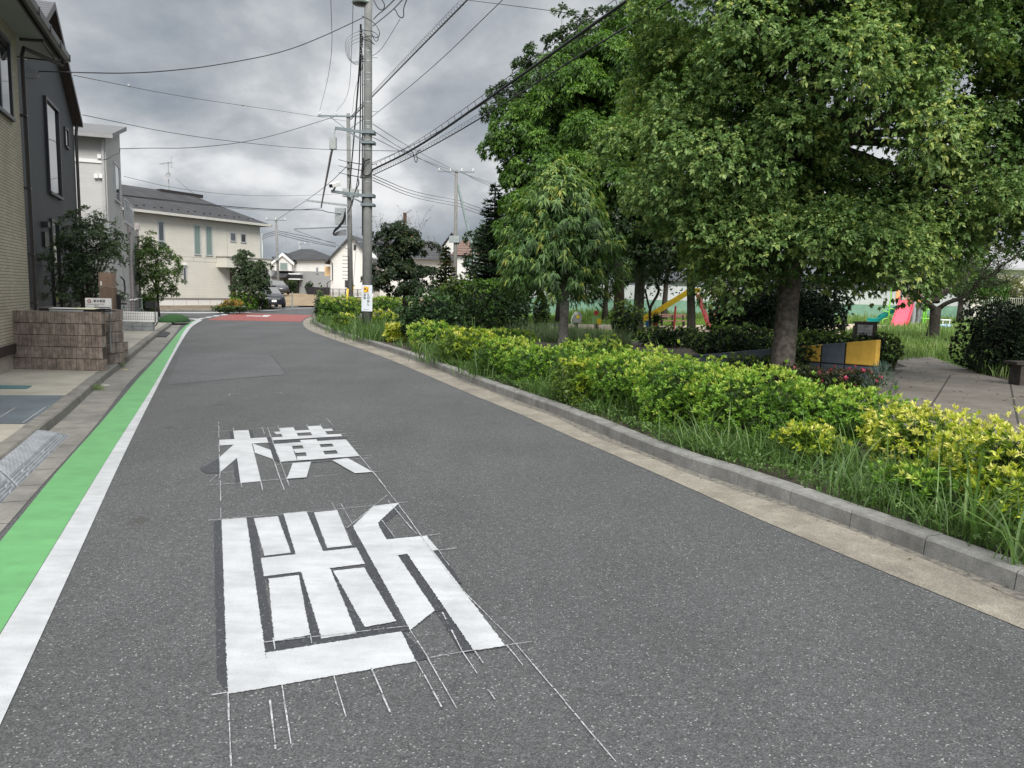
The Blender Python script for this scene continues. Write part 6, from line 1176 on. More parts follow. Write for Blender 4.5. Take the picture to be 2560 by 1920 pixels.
# ================================================================ vegetation
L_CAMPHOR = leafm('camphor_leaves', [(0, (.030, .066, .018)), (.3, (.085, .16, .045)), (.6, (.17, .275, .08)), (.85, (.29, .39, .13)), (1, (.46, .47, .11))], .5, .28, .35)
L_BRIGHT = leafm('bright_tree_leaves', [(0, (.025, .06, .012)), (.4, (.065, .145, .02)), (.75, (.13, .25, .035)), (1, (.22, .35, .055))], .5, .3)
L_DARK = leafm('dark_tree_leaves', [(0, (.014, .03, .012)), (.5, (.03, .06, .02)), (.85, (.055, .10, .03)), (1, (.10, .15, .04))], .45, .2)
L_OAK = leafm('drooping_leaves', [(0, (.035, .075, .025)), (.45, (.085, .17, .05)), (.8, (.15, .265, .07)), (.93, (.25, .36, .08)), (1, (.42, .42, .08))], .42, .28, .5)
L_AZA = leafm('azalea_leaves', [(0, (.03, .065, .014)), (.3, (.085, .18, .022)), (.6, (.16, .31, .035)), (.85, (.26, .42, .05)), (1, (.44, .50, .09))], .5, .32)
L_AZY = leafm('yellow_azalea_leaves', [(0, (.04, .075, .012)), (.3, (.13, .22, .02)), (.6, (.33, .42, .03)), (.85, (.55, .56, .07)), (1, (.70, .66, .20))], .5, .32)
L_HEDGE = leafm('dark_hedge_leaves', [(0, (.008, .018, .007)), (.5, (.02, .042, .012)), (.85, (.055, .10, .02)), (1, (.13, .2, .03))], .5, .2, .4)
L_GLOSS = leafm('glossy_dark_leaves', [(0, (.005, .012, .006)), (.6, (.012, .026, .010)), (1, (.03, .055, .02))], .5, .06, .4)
L_FIR = leafm('fir_needles', [(0, (.010, .026, .014)), (.6, (.022, .05, .022)), (1, (.05, .10, .035))], .5, .12)
L_MAPLE = leafm('maple_leaves', [(0, (.008, .02, .008)), (.6, (.02, .045, .012)), (.9, (.06, .085, .018)), (1, (.28, .13, .04))], .5, .2)
L_OLIVE = leafm('olive_grey_leaves', [(0, (.02, .04, .018)), (.5, (.055, .09, .038)), (.85, (.11, .16, .07)), (1, (.18, .24, .13))], .45, .2)
L_GOLD = leafm('golden_shrub_leaves', [(0, (.10, .07, .02)), (.4, (.22, .18, .03)), (.8, (.42, .30, .05)), (1, (.45, .18, .06))], .5, .3)
L_RED = leafm('reddish_azalea_leaves', [(0, (.02, .03, .012)), (.5, (.04, .065, .02)), (.85, (.08, .085, .03)), (1, (.15, .08, .05))], .5, .2)
L_FLOWER = leafm('pink_petals', [(0, (.55, .06, .15)), (1, (.75, .16, .28))], .5, .4)
L_GRASS = leafm('grass_blades', [(0, (.04, .08, .02)), (.45, (.09, .17, .04)), (.8, (.15, .25, .065)), (1, (.30, .34, .15))], .5, .35)
L_MEADOW = leafm('meadow_grass', [(0, (.08, .14, .03)), (.45, (.15, .25, .06)), (.8, (.24, .33, .10)), (1, (.40, .40, .19))], .6, .3)
L_BLUEG = leafm('blue_green_weed', [(0, (.03, .06, .045)), (1, (.10, .17, .12))], .5, .3)
def V3(x): return np.array(x, dtype=float)
def tree(name, lb, cat, base, trunk, blobs, leafmat, bark, sub=1.0, srad=(.35, .55), ros=32, k=7, L=.085, wr=.5, att=(.25, .8), tip=.2, droop=.15, amin=.4, amax=1.3, limbs=True, lowb=-.35, group=None, inner=.12, twig=True, dens=1.0, lr=.05, rgh=.16, axis_up=.35):
    """trunk: list of (Vector, radius); blobs: (cx,cy,cz,rx,ry,rz)"""
    o = thing(name, lb, cat, base, group=group); mb = MB(); mb.tube([t_[0] for t_ in trunk], [t_[1] for t_ in trunk], 12)
    fork = trunk[-1][0]; fr_ = trunk[-1][1]; Lv = Leaves(); C = []; Nn = []; A_ = []
    for b in blobs:
        c = V3(b[:3]); r = V3(b[3:6]); cv = Vector(b[:3])
        if limbs:
            s0 = trunk[-1][0] if random.random() < .6 else trunk[-2][0].lerp(trunk[-1][0], random.uniform(.4, 1))
            mid = s0.lerp(cv, .5)+Vector((random.uniform(-.15, .15), random.uniform(-.15, .15), random.uniform(0, .25)))*b[3]
            LPt = smooth([s0, mid, cv], 2); mb.tube(LPt, [fr_*(.6-.42*q/(len(LPt)-1)) for q in range(len(LPt))], 7)
        area = 4*pi*((r[0]*r[1])**1.6/3+(r[0]*r[2])**1.6/3+(r[1]*r[2])**1.6/3)**(1/1.6)
        ns = max(4, int(area*sub/(.55*(srad[0]+srad[1])/2*2)**2*.55))
        u = runit(ns*2); u = u[u[:, 2] > lowb][:ns]; ns = len(u)
        f = 1+rgh*rng.normal(size=(ns, 1)); P = c+u*r*f
        if twig and limbs:
            for q in P[::3]: mb.tube([cv, cv.lerp(Vector(q), .55)+Vector((0, 0, -.05*b[3])), Vector(q)], [fr_*.16, fr_*.1, fr_*.04], 4, caps=False)
        sr = rng.uniform(srad[0], srad[1], ns)
        n = np.maximum(3, (ros*dens*(sr/np.mean(srad))**2)).astype(int); idx = np.repeat(np.arange(ns), n)
        v = nrm(u[idx]*.9+runit(len(idx))*1.0+np.array([0, 0, .25])); rad = rng.uniform(.35, 1.0, len(idx))[:, None]**.6
        PP = P[idx]+v*sr[idx][:, None]*rad*np.array([1, 1, .8]); clump = rng.normal(0, .10, ns)[idx]
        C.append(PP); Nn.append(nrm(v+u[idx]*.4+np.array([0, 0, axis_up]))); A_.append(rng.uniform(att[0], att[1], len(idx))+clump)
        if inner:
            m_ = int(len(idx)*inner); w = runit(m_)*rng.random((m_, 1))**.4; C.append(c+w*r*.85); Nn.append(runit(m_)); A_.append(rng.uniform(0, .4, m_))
    C = np.concatenate(C); Nn = np.concatenate(Nn); A_ = np.clip(np.concatenate(A_), 0, .88)
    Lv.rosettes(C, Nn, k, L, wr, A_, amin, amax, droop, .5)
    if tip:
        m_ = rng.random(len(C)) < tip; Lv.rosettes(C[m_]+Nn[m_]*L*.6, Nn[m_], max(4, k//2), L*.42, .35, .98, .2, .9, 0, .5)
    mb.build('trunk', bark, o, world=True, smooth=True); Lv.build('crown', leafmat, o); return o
def W3(px, py, Y): return A(px, py, Y)
def blobs_px(lst):   # (px,py,Y,r[,rz]) -> world blobs
    out = []
    for q in lst: p = A(q[0], q[1], q[2]); out.append((p.x, p.y, p.z, q[3], q[3]*.95, q[4] if len(q) > 4 else q[3]*.85))
    return out
ZB = .1
# --- camphor: the big tree
tb = Vector((4.52, 12.7, ZB))
tr_ = [(tb+Vector((-.02, 0, -.1)), .27), (tb+Vector((.0, 0, .25)), .205), (Vector((4.55, 12.7, 1.5)), .175), (Vector((4.6, 12.7, 2.6)), .16), (Vector((4.8, 12.8, 4.2)), .14)]
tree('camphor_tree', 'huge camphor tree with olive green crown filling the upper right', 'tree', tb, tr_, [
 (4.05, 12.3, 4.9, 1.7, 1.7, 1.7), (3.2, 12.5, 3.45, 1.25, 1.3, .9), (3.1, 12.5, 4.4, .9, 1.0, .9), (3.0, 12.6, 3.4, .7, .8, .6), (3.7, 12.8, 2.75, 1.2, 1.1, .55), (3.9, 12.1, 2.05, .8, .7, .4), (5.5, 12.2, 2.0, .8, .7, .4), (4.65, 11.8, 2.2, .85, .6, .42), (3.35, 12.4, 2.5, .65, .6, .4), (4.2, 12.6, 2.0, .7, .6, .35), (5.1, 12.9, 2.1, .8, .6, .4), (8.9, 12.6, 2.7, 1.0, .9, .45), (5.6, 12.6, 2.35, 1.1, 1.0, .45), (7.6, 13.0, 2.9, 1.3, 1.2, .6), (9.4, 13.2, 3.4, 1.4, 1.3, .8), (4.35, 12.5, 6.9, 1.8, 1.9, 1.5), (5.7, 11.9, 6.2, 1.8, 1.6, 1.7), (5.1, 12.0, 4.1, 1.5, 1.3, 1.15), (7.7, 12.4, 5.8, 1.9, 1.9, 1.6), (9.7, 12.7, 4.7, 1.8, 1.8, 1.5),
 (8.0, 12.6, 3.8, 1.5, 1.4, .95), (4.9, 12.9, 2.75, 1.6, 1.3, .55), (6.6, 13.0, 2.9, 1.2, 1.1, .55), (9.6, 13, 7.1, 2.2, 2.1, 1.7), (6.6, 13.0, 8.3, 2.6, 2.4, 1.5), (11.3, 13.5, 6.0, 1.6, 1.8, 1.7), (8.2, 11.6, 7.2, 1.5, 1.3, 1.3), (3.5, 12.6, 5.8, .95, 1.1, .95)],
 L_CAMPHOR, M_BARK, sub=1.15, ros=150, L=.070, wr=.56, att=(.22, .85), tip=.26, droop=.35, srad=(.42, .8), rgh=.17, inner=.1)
# --- bright green tree
B3 = blobs_px([(1440, 240, 31, 1.7), (1355, 340, 31, 1.5), (1500, 350, 30.5, 2.1), (1400, 470, 30.3, 1.7), (1330, 520, 30.5, 1.0), (1550, 215, 31, 1.9), (1545, 500, 30.5, 1.9), (1640, 150, 31.5, 2.0), (1460, 580, 30.3, 1.3), (1640, 330, 31, 2.3), (1300, 440, 31, .9), (1310, 575, 31, .75), (1290, 360, 31, .8), (1710, 230, 31, 2.2), (1600, 610, 30.5, 1.3)])
tx = A(1594, 825, 31).x; tt_ = A(1596, 560, 31)
tree('broadleaf_tree', 'tall bright green tree behind the drooping-leaved one', 'tree', (tx, 31, ZB), [(Vector((tx, 31, 0)), .3), (Vector((tx, 31, .5)), .22), (Vector((tx+.02, 31, 2.5)), .2), (tt_, .17), (A(1590, 430, 31), .12)], B3, L_BRIGHT, M_BARK, sub=1.1, srad=(.4, .65), ros=60, k=7, L=.13, wr=.5, att=(.2, .85), tip=0, droop=.6, axis_up=0, inner=.2)
B3b = blobs_px([(1290, 250, 36, .9), (1345, 205, 36, 1.1), (1405, 145, 36, 1.2), (1480, 120, 36, 1.3), (1250, 285, 36, .6), (1440, 200, 36, 1.2), (1540, 120, 36, 1.4), (1268, 225, 36, .5), (1285, 310, 36, .5), (1345, 270, 36, 1.0)])
tree('broadleaf_tree', 'darker sparse tree showing left of and above the bright green crown', 'tree', (5.0, 36, ZB), [(Vector((5.0, 36, 0)), .28), (Vector((4.9, 36, 3)), .22), (Vector((4.2, 36, 6.2)), .17), (A(1420, 300, 36), .12)], B3b, L_DARK, M_BARKD, sub=.62, srad=(.3, .5), ros=22, k=6, L=.15, wr=.55, att=(.45, 1), tip=0, droop=.35, inner=.05, rgh=.3)
# --- dark trees under/behind
B4 = blobs_px([(1700, 610, 29, 1.5), (1630, 560, 29, 1.6), (1790, 590, 28, 1.6), (1700, 500, 29.5, 2.0), (1830, 480, 29, 2.0), (1760, 665, 28.5, .8), (1660, 680, 29.5, .7), (1860, 640, 27, 1.4)])
tx = A(1727, 836, 29).x
tree('broadleaf_tree', 'dark tree with a straight trunk in front of the yellow slide', 'tree', (tx, 29, ZB), [(Vector((tx, 29, 0)), .22), (Vector((tx, 29, .6)), .165), (A(1727, 720, 29), .15), (A(1728, 640, 29), .13)], B4, L_DARK, M_BARKD, sub=1.0, srad=(.4, .6), ros=30, L=.13, att=(.1, .7), tip=0, droop=.4)
BK = [((1512, 795, 44, .2), [(1500, 640, 44, 1.9), (1450, 690, 44, 1.1), (1550, 670, 44, 1.4), (1480, 570, 44, 2)], 'dark slender tree deep in the park behind the spring riders'),
      ((1545, 800, 46, .2), [(1560, 620, 46, 2), (1600, 560, 46, 2.2), (1620, 680, 46, 1.3)], 'dark tree with props deep in the park left of the yellow slide'),
      ((1660, 790, 48, .24), [(1660, 620, 48, 2.2), (1720, 580, 48, 2.4), (1600, 650, 48, 1.3), (1770, 660, 48, 1.4)], 'dark tree behind the bench and slide'),
      ((1400, 800, 40, .3), [(1380, 640, 40, 1.6), (1420, 600, 40, 1.7), (1340, 690, 40, 1.0), (1440, 690, 40, 1.1)], 'dark tree behind the small drooping-leaved tree'),
      ((1250, 790, 42, .25), [(1265, 640, 42, 1.7), (1310, 600, 42, 1.8), (1330, 680, 42, 1.4), (1250, 700, 42, 1.2)], 'dark round tree filling the gap right of the fir')]
for (tp, bl, lb) in BK:
    x_ = A(tp[0], tp[1], tp[2]).x; Y = tp[2]
    tree('park_tree', lb, 'tree', (x_, Y, ZB), [(Vector((x_, Y, 0)), tp[3]), (Vector((x_, Y, 1.2)), tp[3]*.7), (Vector((x_+.05, Y, 2.4)), tp[3]*.6), (Vector((x_+.1, Y, 3.4)), tp[3]*.5)], blobs_px(bl), L_DARK, M_BARKD, sub=.8, srad=(.5, .8), ros=24, k=6, L=.2, wr=.55, att=(.15, .8), tip=0, droop=.3, inner=.3)
# slender curved trunk left of the slide
o = thing('slender_tree', 'thin curved leaning trunk by the low end of the yellow slide', 'tree', (A(1628, 826, 32.5).x, 32.5, ZB)); mb = MB(); cz = crop(1560, 700, 9.217)
mb.tube(smooth([A(*cz(620, 1190), 32.5), A(*cz(590, 850), 32.5), A(*cz(600, 640), 32.5), A(*cz(690, 480), 32.5), A(*cz(780, 330), 32.5), A(*cz(810, 210), 32.5), A(*cz(740, 60), 32.5)]), .06, 8); mb.tube(smooth([A(*cz(595, 700), 32.5), A(*cz(540, 480), 32.5), A(*cz(480, 200), 32.5)]), .045, 7); mb.build('trunk', M_BARKD, o, world=True)
Lv = Leaves(); C = np.array([A(*cz(740+rng.normal(0, 60), 900+rng.normal(0, 60)), 32.3) for _ in range(90)]+[A(1655+rng.normal(0, 25), 690+rng.normal(0, 22), 32.4) for _ in range(260)]); Lv.rosettes(C, nrm(runit(len(C))+V3([0, -.5, .5])), 6, .09, .6, rng.uniform(.2, .8, len(C))); Lv.build('crown', L_DARK, o)
# --- small tree with drooping leaves
tc0 = A(1407, 880, 19.4); tx = tc0.x
o = thing('drooping_leaf_tree', 'small tree with long drooping leaves and yellow-green tips beside the bushes', 'tree', (tx, 19.4, ZB)); mb = MB(); fk = A(1412, 750, 19.4)
mb.tube([Vector((tx-.02, 19.4, 0)), Vector((tx, 19.4, .5)), fk.lerp(Vector((tx, 19.4, .5)), .4), fk], [.16, .125, .11, .12], 12)
for ex, ey in ((1370, 690), (1450, 690), (1400, 640), (1425, 600), (1340, 650), (1480, 640), (1400, 520), (1370, 560), (1460, 560), (1405, 450)): e_ = A(ex, ey, 19.4+random.uniform(-.7, .7)); mb.tube(smooth([fk-Vector((0, 0, .05)), fk.lerp(e_, .5)+Vector((0, 0, .1)), e_], 2), .035, 6)
mb.build('trunk', mat('pale_grey_bark', (.19, .175, .155), .95, .3, 12, .8, 30, c2=(.33, .31, .28)), o, world=True, smooth=True); Lv = Leaves(); ns = 720
zt1, zt0 = A(1405, 400, 19.4).z, A(1400, 738, 19.4).z; cx0 = A(1400, 590, 19.4).x; hh = rng.beta(1.25, 1.5, ns); prof = np.interp(hh, [0, .12, .3, .5, .7, .85, 1], [.78, .98, 1, .9, .66, .42, .06]); th = rng.uniform(0, 2*pi, ns)
rad = 1.62*prof*rng.uniform(.55, 1.08, ns)**.6*(1+.12*np.sin(th*3+hh*9)); T_ = np.stack([cx0+rad*np.cos(th), 19.4+rad*np.sin(th)*.92, zt0+(zt1-zt0)*hh], 1); outd = nrm(np.stack([np.cos(th), np.sin(th), rng.uniform(.1, 1.0, ns)+1.2*(hh > .8)], 1))
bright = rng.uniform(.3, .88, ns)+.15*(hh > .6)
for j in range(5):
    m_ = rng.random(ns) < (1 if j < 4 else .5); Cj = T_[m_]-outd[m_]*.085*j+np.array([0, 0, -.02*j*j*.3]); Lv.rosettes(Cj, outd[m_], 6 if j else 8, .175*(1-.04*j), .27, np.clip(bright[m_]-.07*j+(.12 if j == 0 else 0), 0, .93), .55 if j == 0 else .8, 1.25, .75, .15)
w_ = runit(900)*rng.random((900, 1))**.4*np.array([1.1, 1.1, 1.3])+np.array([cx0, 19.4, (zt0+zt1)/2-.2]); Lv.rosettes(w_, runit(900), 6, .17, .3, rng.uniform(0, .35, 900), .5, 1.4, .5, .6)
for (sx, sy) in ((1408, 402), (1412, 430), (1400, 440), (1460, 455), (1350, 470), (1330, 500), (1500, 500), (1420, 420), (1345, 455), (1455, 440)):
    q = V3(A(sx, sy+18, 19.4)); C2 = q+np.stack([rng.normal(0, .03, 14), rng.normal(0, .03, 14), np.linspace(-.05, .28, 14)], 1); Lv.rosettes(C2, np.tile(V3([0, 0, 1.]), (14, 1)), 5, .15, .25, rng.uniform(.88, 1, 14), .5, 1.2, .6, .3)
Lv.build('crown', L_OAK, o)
# --- fir
def conifer(lb, base, top, rbase, tiers, mat_, spiky=True, zlow=.3):
    o = thing('fir_tree', lb, 'tree', (base[0], base[1], ZB)); mb = MB(); H_ = top-ZB; mb.tube([Vector((base[0], base[1], 0)), Vector((base[0], base[1], top))], [.14, .015], 8); Lv = Leaves()
    for t_ in range(tiers):
        f = t_/tiers; z_ = ZB+zlow+(H_-zlow)*f**.92; rr = rbase*(1-f)**.82*rng.uniform(.85, 1.12)+.03; nb = int(6+9*(1-f))
        for b in range(nb):
            th = rng.uniform(0, 2*pi); r_ = rr*rng.uniform(.75, 1.1); ns = max(3, int(r_*15)); s_ = np.linspace(.12, 1, ns)[:, None]; d = V3([cos(th), sin(th), 0]); P = V3([base[0], base[1], z_])+d*r_*s_+V3([0, 0, 1])*(.16*r_*s_**2-.05*r_*s_)
            mb.tube([Vector(P[0]), Vector(P[-1])], [.018, .006], 3, caps=False)
            for sg in (-1, 1):
                sdv = V3([-sin(th), cos(th), 0])*sg; D = nrm(d*.8+sdv*1.0+rng.normal(0, .25, (ns, 3))); Lv.add(P, D, .26*(1.15-s_[:, 0]*.5), .085, np.clip(.3+.5*s_[:, 0]+rng.normal(0, .12, ns), 0, 1), .1)
            D = nrm(d+rng.normal(0, .4, (ns, 3))+V3([0, 0, .3])); Lv.add(P, D, .2, .07, np.clip(.4+.5*s_[:, 0]+rng.normal(0, .12, ns), 0, 1), .05)
    Lv.rosettes(np.stack([np.full(12, base[0]), np.full(12, base[1]), np.linspace(top-.9, top, 12)], 1), np.tile(V3([0, 0, 1.]), (12, 1)), 5, .16, .12, .5, .3, .9, 0, .1)
    mb.build('trunk', M_BARKD, o, world=True); Lv.build('crown', mat_, o)
conifer('dark fir tree with a bare pointed top between the houses and the bright tree', (A(1232, 790, 34).x, 34), A(1228, 458, 34).z, 1.65, 34, L_FIR, zlow=.5)
o_ = conifer('short dense olive conifer between the maple and the fir', (A(1112, 800, 35).x, 35), A(1113, 614, 35).z, .85, 22, L_MAPLE, zlow=.1)
# --- maple with stake
mx, my = A(1013, 760, 30.5).x, 30.5
BM = blobs_px([(1000, 583, 30.5, .6, .22), (985, 632, 30.5, .5, .22), (1030, 625, 30.5, .55, .24), (1000, 685, 30.5, .85, .24), (958, 700, 30.3, .5, .16), (1050, 685, 30.5, .5, .22), (1030, 728, 30.3, .75, .28), (990, 655, 30.2, .5, .16), (1012, 606, 30.2, .6, .18), (968, 596, 30.5, .35, .15), (945, 720, 30.3, .3, .1)])
om = tree('maple_tree', 'dark layered maple with thin reddish sprigs on top, right of the near pole', 'tree', (mx, my, ZB), [(Vector((mx+.05, my, 0)), .15), (Vector((mx, my, .8)), .12), (A(1014, 680, my), .09), (A(1010, 600, my), .06)], BM, L_MAPLE, M_BARKD, sub=1.1, srad=(.14, .32), ros=24, k=6, L=.10, wr=.5, att=(.15, .82), tip=.03, droop=.2, amin=.9, amax=1.5, inner=.2, rgh=.35)
Lv = Leaves(); mb = MB()
for k in range(34):
    s0 = A(random.uniform(940, 1060), random.uniform(560, 640), my+random.uniform(-.6, .6)); e_ = s0+Vector((random.uniform(-.7, .8), random.uniform(-.3, .3), random.uniform(.35, .95))); mb.tube([s0, s0.lerp(e_, .5)+Vector((0, 0, .12)), e_], .004, 3, caps=False)
    m_ = 9; P = np.array([V3(s0.lerp(e_, q)) for q in np.linspace(.2, 1, m_)])+rng.normal(0, .03, (m_, 3)); Lv.add(P, nrm(rng.normal(0, 1, (m_, 3))), .07, .03, rng.choice([.55, .75, .95, 1.0], m_), .1)
tag(mb.build('twigs', M_BARKD, om, world=True), kind='stuff'); tag(Lv.build('sprigs', L_MAPLE, om), kind='stuff')
# --- bare-branched tree at right
bx = A(2331, 855, 28.5).x; Yb = 28.5; kx = crop(1700, 600, 2.572)
o = thing('bare_branched_tree', 'wide tree with long nearly bare limbs and a short trunk in the meadow', 'tree', (bx, Yb, ZB)); mb = MB()
def lim(pts, r_): P = smooth([A(*kx(x, y), Yb+dy) for x, y, dy in pts], 2); n = len(P); mb.tube(P, [r_[0]+(r_[1]-r_[0])*i/(n-1) for i in range(n)], 8); return P
mb.tube([Vector((bx-.05, Yb, 0)), Vector((bx, Yb, .5)), A(*kx(1638, 520), Yb), A(*kx(1645, 430), Yb)], [.28, .21, .18, .19], 12)
LP = []
for pts, r_ in ((((1640, 450, 0), (1600, 410, -.2), (1530, 360, -.5), (1430, 320, -.8), (1340, 270, -1.0), (1240, 215, -1.2), (1180, 165, -1.3)), (.12, .03)), (((1340, 270, -1), (1400, 245, -.6), (1470, 262, -.4)), (.04, .02)),
 (((1640, 400, 0), (1600, 330, .3), (1570, 290, .5), (1480, 265, .8), (1400, 225, 1.0), (1330, 190, 1.1)), (.09, .02)), (((1650, 400, 0), (1650, 330, .2), (1655, 250, .3), (1700, 180, .5), (1720, 60, .8)), (.12, .04)),
 (((1660, 370, .1), (1740, 310, .3), (1830, 250, .5), (1880, 180, .7), (1950, 80, .9), (1990, 0, 1.0)), (.11, .03)), (((1665, 440, 0), (1720, 400, -.3), (1830, 370, -.6), (1900, 300, -.9), (1960, 250, -1.1), (2060, 200, -1.3)), (.10, .02)),
 (((1880, 310, -.8), (1990, 150, -.9), (2060, 60, -1)), (.05, .015)), (((1960, 250, -1.1), (2080, 160, -1.3), (2180, 90, -1.5)), (.04, .01)), (((1655, 360, 0), (1610, 240, .4), (1580, 120, .6)), (.07, .02)), (((1900, 300, -.9), (2000, 300, -1), (2110, 270, -1.1)), (.035, .01)), (((1240, 215, -1.2), (1200, 120, -1.3), (1150, 40, -1.4)), (.04, .01))):
    LP.append(lim(pts, r_))
Lv = Leaves()
for P in LP:
    for q in P[len(P)//3:]:
        for _ in range(5):
            d = Vector((random.uniform(-1, 1), random.uniform(-1, 1), random.uniform(-.1, .9)))*random.uniform(.3, 1.1); e_ = q+d; mb.tube([q, q.lerp(e_, .5)+Vector((0, 0, .08)), e_], [.012, .008, .003], 3, caps=False)
            m_ = 12; PP = np.array([V3(q.lerp(e_, s_)) for s_ in np.linspace(.25, 1, m_)])+rng.normal(0, .07, (m_, 3)); Lv.add(PP, nrm(rng.normal(0, 1, (m_, 3))+V3([0, 0, -.3])), .075, .035, rng.uniform(.3, 1, m_), .2)
mb.build('trunk', M_BARKD, o, world=True, smooth=True); Lv.build('crown', L_OLIVE, o)
x_ = A(2400, 780, 46).x
tree('broadleaf_tree', 'round mid green tree behind the bare-branched tree', 'tree', (x_, 46, ZB), [(Vector((x_, 46, 0)), .2), (Vector((x_, 46, 1)), .16), (Vector((x_, 46, 1.8)), .12)], blobs_px([(2400, 715, 46, 1.3), (2355, 705, 46, 1.0), (2445, 720, 46, 1.0), (2400, 690, 46.3, 1.0), (2470, 745, 46, .7)]), L_BRIGHT, M_BARKD, sub=1, srad=(.3, .5), ros=22, L=.12, att=(.05, .6), tip=0)
x_ = A(2620, 500, 20).x
tree('broadleaf_tree', 'dark tree peeking in at the upper right corner beyond the camphor', 'tree', (x_+2, 22, ZB), [(Vector((x_+2, 22, 0)), .3), (Vector((x_+2, 22, 3)), .24), (Vector((x_+2, 22, 6)), .2)], blobs_px([(2570, 40, 22, 1.1), (2640, -60, 22, 1.8), (2700, 120, 22, 1.8), (2640, 300, 22, 1.2), (2760, 400, 22, 2)]), L_BRIGHT, M_BARKD, sub=.9, srad=(.35, .5), ros=26, L=.11, att=(.1, .7), tip=0)
# --- trees on the left
x_, Y = A(222, 770, 18.8).x, 18.8
bl = blobs_px([(235, 620, 18.8, .45), (200, 600, 18.6, .42), (265, 640, 18.8, .38), (180, 650, 18.6, .42), (230, 670, 18.8, .48), (215, 565, 18.8, .3), (255, 590, 19, .3), (200, 710, 18.6, .38), (170, 700, 18.6, .32), (285, 620, 18.9, .2), (240, 730, 18.8, .34), (190, 755, 18.7, .3), (160, 740, 18.6, .3)])
oo = tree('garden_tree', 'multi-stemmed grey-green garden tree between the charcoal and white houses', 'tree', (x_, Y, .11), [(Vector((x_, Y, .1)), .05), (Vector((x_, Y, .6)), .04), (Vector((x_, Y, 1.2)), .035)], bl, L_OLIVE, M_BARKD, sub=1.0, srad=(.12, .22), ros=21, k=6, L=.055, wr=.42, att=(.15, .8), tip=0, rgh=.4, inner=.05)
mb = MB()
for k in range(7): e_ = A(random.uniform(165, 275), random.uniform(600, 700), Y+random.uniform(-.3, .3)); mb.tube([Vector((x_+random.uniform(-.2, .2), Y, .1)), Vector((x_, Y, .8)).lerp(e_, .4), e_], [.03, .022, .008], 5)
mb.build('stems', M_BARKD, oo, world=True)
Lv = Leaves()
for k in range(26):
    s0 = A(random.uniform(185, 300), random.uniform(540, 640), Y); m_ = 10; P = np.array([V3(s0+Vector((0.01*q, 0, q*.03))) for q in range(m_)])+rng.normal(0, .015, (m_, 3)); Lv.add(P, nrm(rng.normal(0, 1, (m_, 3))+V3([0, 0, .6])), .05, .02, rng.uniform(.3, .8, m_), .1)
tag(Lv.build('sprigs', L_OLIVE, oo), kind='stuff')
x_, Y = A(396, 790, 36.5).x, 36.5
bl = blobs_px([(385, 640, 36.5, .75), (360, 660, 36.3, .6), (410, 665, 36.5, .7), (425, 690, 36.5, .45), (375, 690, 36.5, .6), (400, 720, 36.5, .65), (370, 735, 36.4, .45), (425, 730, 36.5, .4), (360, 625, 36.5, .45), (385, 612, 36.5, .3), (350, 700, 36.3, .5)])
tree('garden_tree', 'light green garden tree on the turf mound at the corner', 'tree', (x_, Y, .11), [(Vector((x_, Y, .1)), .09), (Vector((x_, Y, .7)), .06), (Vector((x_, Y, 1.2)), .05)], bl, leafm('fresh_leaves', [(0, (.02, .045, .012)), (.5, (.055, .11, .022)), (.85, (.13, .20, .05)), (1, (.24, .3, .1))], .5, .3), M_BARKD, sub=.7, srad=(.16, .34), ros=14, k=6, L=.11, wr=.4, att=(.2, 1), tip=0, rgh=.4, droop=.35, inner=.05)
x_, Y = A(625, 765, 49).x, 49
bl = blobs_px([(618, 660, 49, .6), (603, 690, 49, .45), (635, 680, 49, .65), (648, 700, 49, .5), (622, 715, 49, .75), (598, 722, 49, .35), (643, 728, 49, .5), (607, 642, 49, .3), (655, 712, 49, .35)])
tree('garden_tree', 'dark green garden tree in front of the cream house porch', 'tree', (x_, Y, .11), [(Vector((x_, Y, .1)), .09), (Vector((x_, Y, 1)), .07), (Vector((x_, Y, 1.6)), .06)], bl, L_OLIVE, M_BARKD, sub=.9, srad=(.18, .34), ros=18, k=6, L=.13, wr=.45, att=(.2, .7), tip=0, rgh=.35, inner=.15)
